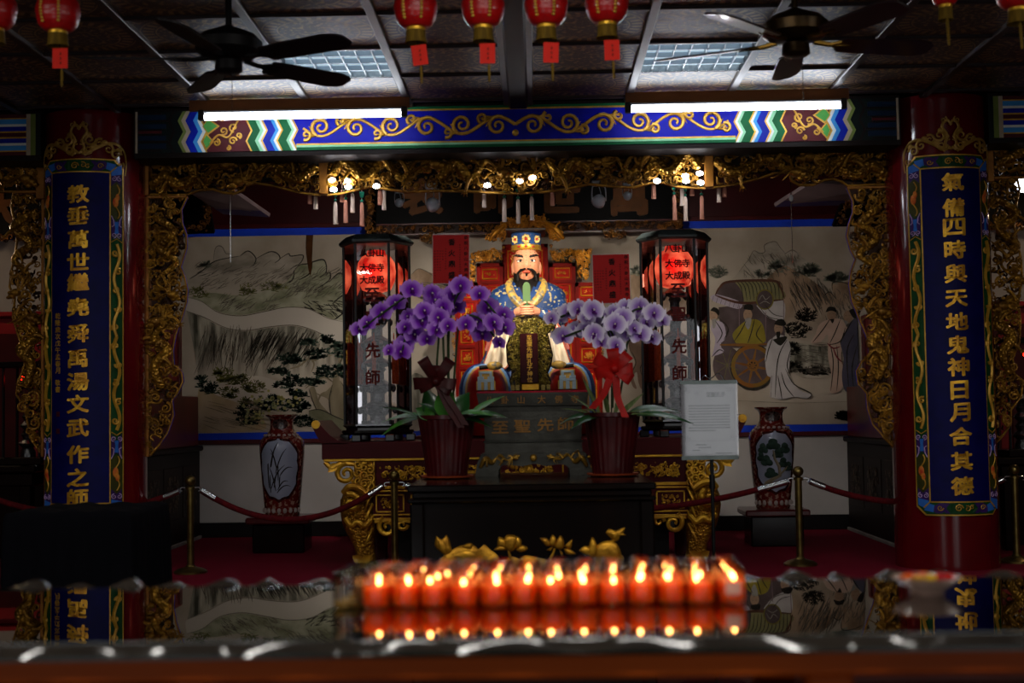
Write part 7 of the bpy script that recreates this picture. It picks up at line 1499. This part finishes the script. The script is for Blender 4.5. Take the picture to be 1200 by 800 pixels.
SPT = (SX, SY-.2, 2.05)
can(507, 239, .046, True, 'large round white spot lamp in front of the character at the left of the board', SPT, 115, 62)
can(702, 235, .044, True, 'large round white spot lamp between the two right characters of the board', SPT, 115, 62)
can(468, 237, .028, False, 'small white spot lamp left of the large left spot', (SX-1.7, YB, 1.9), 48, 115)
can(735, 229, .028, False, 'small white spot lamp in front of the rightmost board character', (SX+1.7, YB, 1.9), 48, 115)
for px, py, lab in ((270, 262, 'crystal pendant wire hanging before the left mural'), (927, 232, 'crystal pendant hanging on a wire before the right mural')):
    Y = 8.5; c = P(px, py, Y); t = thing('crystal_pendant', (c[0], Y, PZ(px, 310, Y)), lab, 'pendant', 'crystal pendants')
    MB().tube([(c[0], Y, PZ(px, 308, Y)), (c[0], Y, CEZ+.03)], .0022, 5).build('wire', CHROME, t)
    if px > 500: MB().ball(c, (.014, .014, .022), 8, 6).build('crystal', mat('crystal', '#dfe6ea', .05, 0, '#cfd8de', 6, spec=1), t, False)
# ================================================================ black draped box by the left column
def draped():
    Y0, Y1 = 5.9, 6.5; x0, x1 = PX(6, 640, Y0), PX(152, 640, Y0); zt = PZ(85, 601, Y0); cx = (x0+x1)/2
    t = thing('draped_box', (cx, (Y0+Y1)/2, 0), 'large box under a black cloth in front of the left column', 'box')
    MB().box(x0+.02, x1-.02, Y0+.02, Y1-.02, 0, zt-.02, .02).build('crate', BLACKM, t, False)
    g = []; N_ = 96
    for v, (o, z) in enumerate(((-.14, zt+.004), (-.05, zt+.008), (0, zt), (.008, zt-.02), (.014, zt-.1), (.02, zt-.35), (.03, .3), (.045, .02))):
        row = []
        for k in range(N_):
            s = k/N_*4; e = int(s); f = s-e; A = [(x0, Y0), (x1, Y0), (x1, Y1), (x0, Y1)]; a, b = A[e], A[(e+1) % 4]
            x, y = a[0]+(b[0]-a[0])*f, a[1]+(b[1]-a[1])*f; nx, ny = (x-cx), (y-(Y0+Y1)/2); L = sqrt(nx*nx+ny*ny); q = o+(.012*sin(k*1.9)*(v/7) if v > 3 else 0)
            row.append((x+nx/L*q*1.2, y+ny/L*q*1.2, z+(.006*sin(k*.7) if v < 2 else 0)))
        g.append(row)
    MB().grid(g, True, True, False).build('black_cloth', mat('black_cloth', '#030306', .9, 0, '#050509', 60, spec=.05), t, 'all')
draped()
# ================================================================ neighbouring bays glimpsed at both edges
for s_ in (-1, 1):
    sd = 'left' if s_ < 0 else 'right'; xi = PX(52, 500, 9.0)-.02 if s_ < 0 else PX(1158, 500, 9.0)+.02; xo = xi+s_*1.6; a, b = sorted((xi, xo))
    zt = PZ(30 if s_ < 0 else 1180, 545 if s_ < 0 else 536, 8.9)
    t = thing('black_altar_table', ((a+b)/2, 9.2, FLZ), 'black altar table in the next bay, cut by the %s edge of the view' % sd, 'table', 'side bay tables')
    MB().box(a, b, 8.9, 9.6, zt-.05, zt, .01).build('tabletop', BLACKL, t, False); MB().box(a+.03, b-.03, 8.94, 9.55, zt-.14, zt-.05, .01).build('apron', BLACKL, t, False)
    for x in (a+.05, b-.13):
        for y in (8.95, 9.47): MB().box(x, x+.08, y, y+.08, FLZ, zt-.1, .008).build('leg', BLACKL, t, False)
    MB().box(a+.06, b-.06, 9.3, 9.34, FLZ, zt-.1).build('back_panel', BLACKL, t, False)
    t = thing('red_shrine', ((a+b)/2, 10.2, FLZ), 'red lacquered shrine cabinet in the next bay at the %s edge of the view' % sd, 'cabinet', 'side bay shrines')
    zr = PZ(10 if s_ < 0 else 1190, 372 if s_ < 0 else 360, 10.0); R_ = mat('shrine_bright_red', '#8f1014', .35, 0, '#7a0c10', 5)
    MB().box(a-.1, b+.1, 10.0, 10.5, FLZ, zr, .01).build('body', R_, t, False); MB().box(a-.14, b+.14, 9.95, 10.5, zr, zr+.04, .01).build('cornice', R_, t, False)
    for k in range(4): MB().box(a+.1+k*.38, a+.4+k*.38, 9.985, 10.0, FLZ+.5, zr-.12, .006).build('panel', DRED, t, False)
    # small glass case with silver pagoda on the table
    cx = PX(33 if s_ < 0 else 1197, 480, 9.1); z1 = PZ(30 if s_ < 0 else 1190, 428 if s_ < 0 else 400, 9.1)
    t = thing('glass_case', (cx, 9.1, zt), 'black-framed glass case with silver pagoda on the %s bay table' % sd, 'lamp', 'side bay glass cases')
    for dx in (-.12, .12):
        for dy in (-.12, .12): MB().tube([(cx+dx, 9.1+dy, zt), (cx+dx, 9.1+dy, z1)], .01, 6).build('corner_post', BLACKM, t)
    MB().box(cx-.14, cx+.14, 8.96, 9.24, zt, zt+.05, .006).build('base', BLACKL, t, False); MB().box(cx-.15, cx+.15, 8.95, 9.25, z1-.02, z1+.02, .006).build('cap', BLACKL, t, False)
    MB().lathe(cx, 9.1, [(r*.05, zt+.05+k*.03) for k, r in enumerate((1, 1, .7, 1.3, .6, .9, .5, 1.1, .5, .8, .4, .9, .3, .5, .1))], 16).build('silver_pagoda', MATS['pagoda_silver'], t)
    MB().ball((cx, 9.0, z1-.09), .014, 10, 8).build('red_light', mat('red_led', '#ff1010', .4, emit=14, ecol='#ff1408'), t)
    t = thing('signboard', ((a+b)/2, 10.3, 2.35), 'black name board in the next bay, cut by the %s edge of the view' % sd, 'sign', 'side bay boards')
    zb = PZ(10 if s_ < 0 else 1190, 284 if s_ < 0 else 270, 10.3)
    MB().box(a-.1, b+.1, 10.3, 10.35, zb+.06, zb+.55, .004).build('panel', MATS['sign_black'], t, False)
    fr, bk = MB(), MB(); carve([(a-.12, zb), (b+.12, zb), (b+.12, zb+.07), (a-.12, zb+.07)], 10.28, 900, .014, .03, fr, bk, .04, 7); fr.build('carved_frame', MATS['sign_gilt'], t, kind='stuff'); bk.build('dark_carving', DGOLD, t, kind='stuff')
    if s_ < 0: p = P(2, 245, 10.3); m = MB(); put_char(m, '大', p[0], 10.3, p[2], .3, .05, .02); m.build('character', MATS['sign_letter'], t, False)
    cl = P(2 if s_ < 0 else 1199, 216, 8.5)
    if s_ > 0:
        t = thing('globe_lamp', tuple(cl), 'bright white globe lamp at the far right edge of the view', 'lamp')
        MB().ball(cl, .05, 20, 14).build('globe', mat('globe_glow', '#ffffff', .4, emit=5, ecol='#eef4ff'), t); MB().tube([cl, cl+np.array([0, 0, .5])], .006, 6).build('rod', BLACKM, t)
    point('bay_lamp', ((a+b)/2+s_*.2, 9.3, 2.75), 9, (1, .72, .45), .06)
for o in bpy.data.objects:
    if '_o' in o: del o['_o']
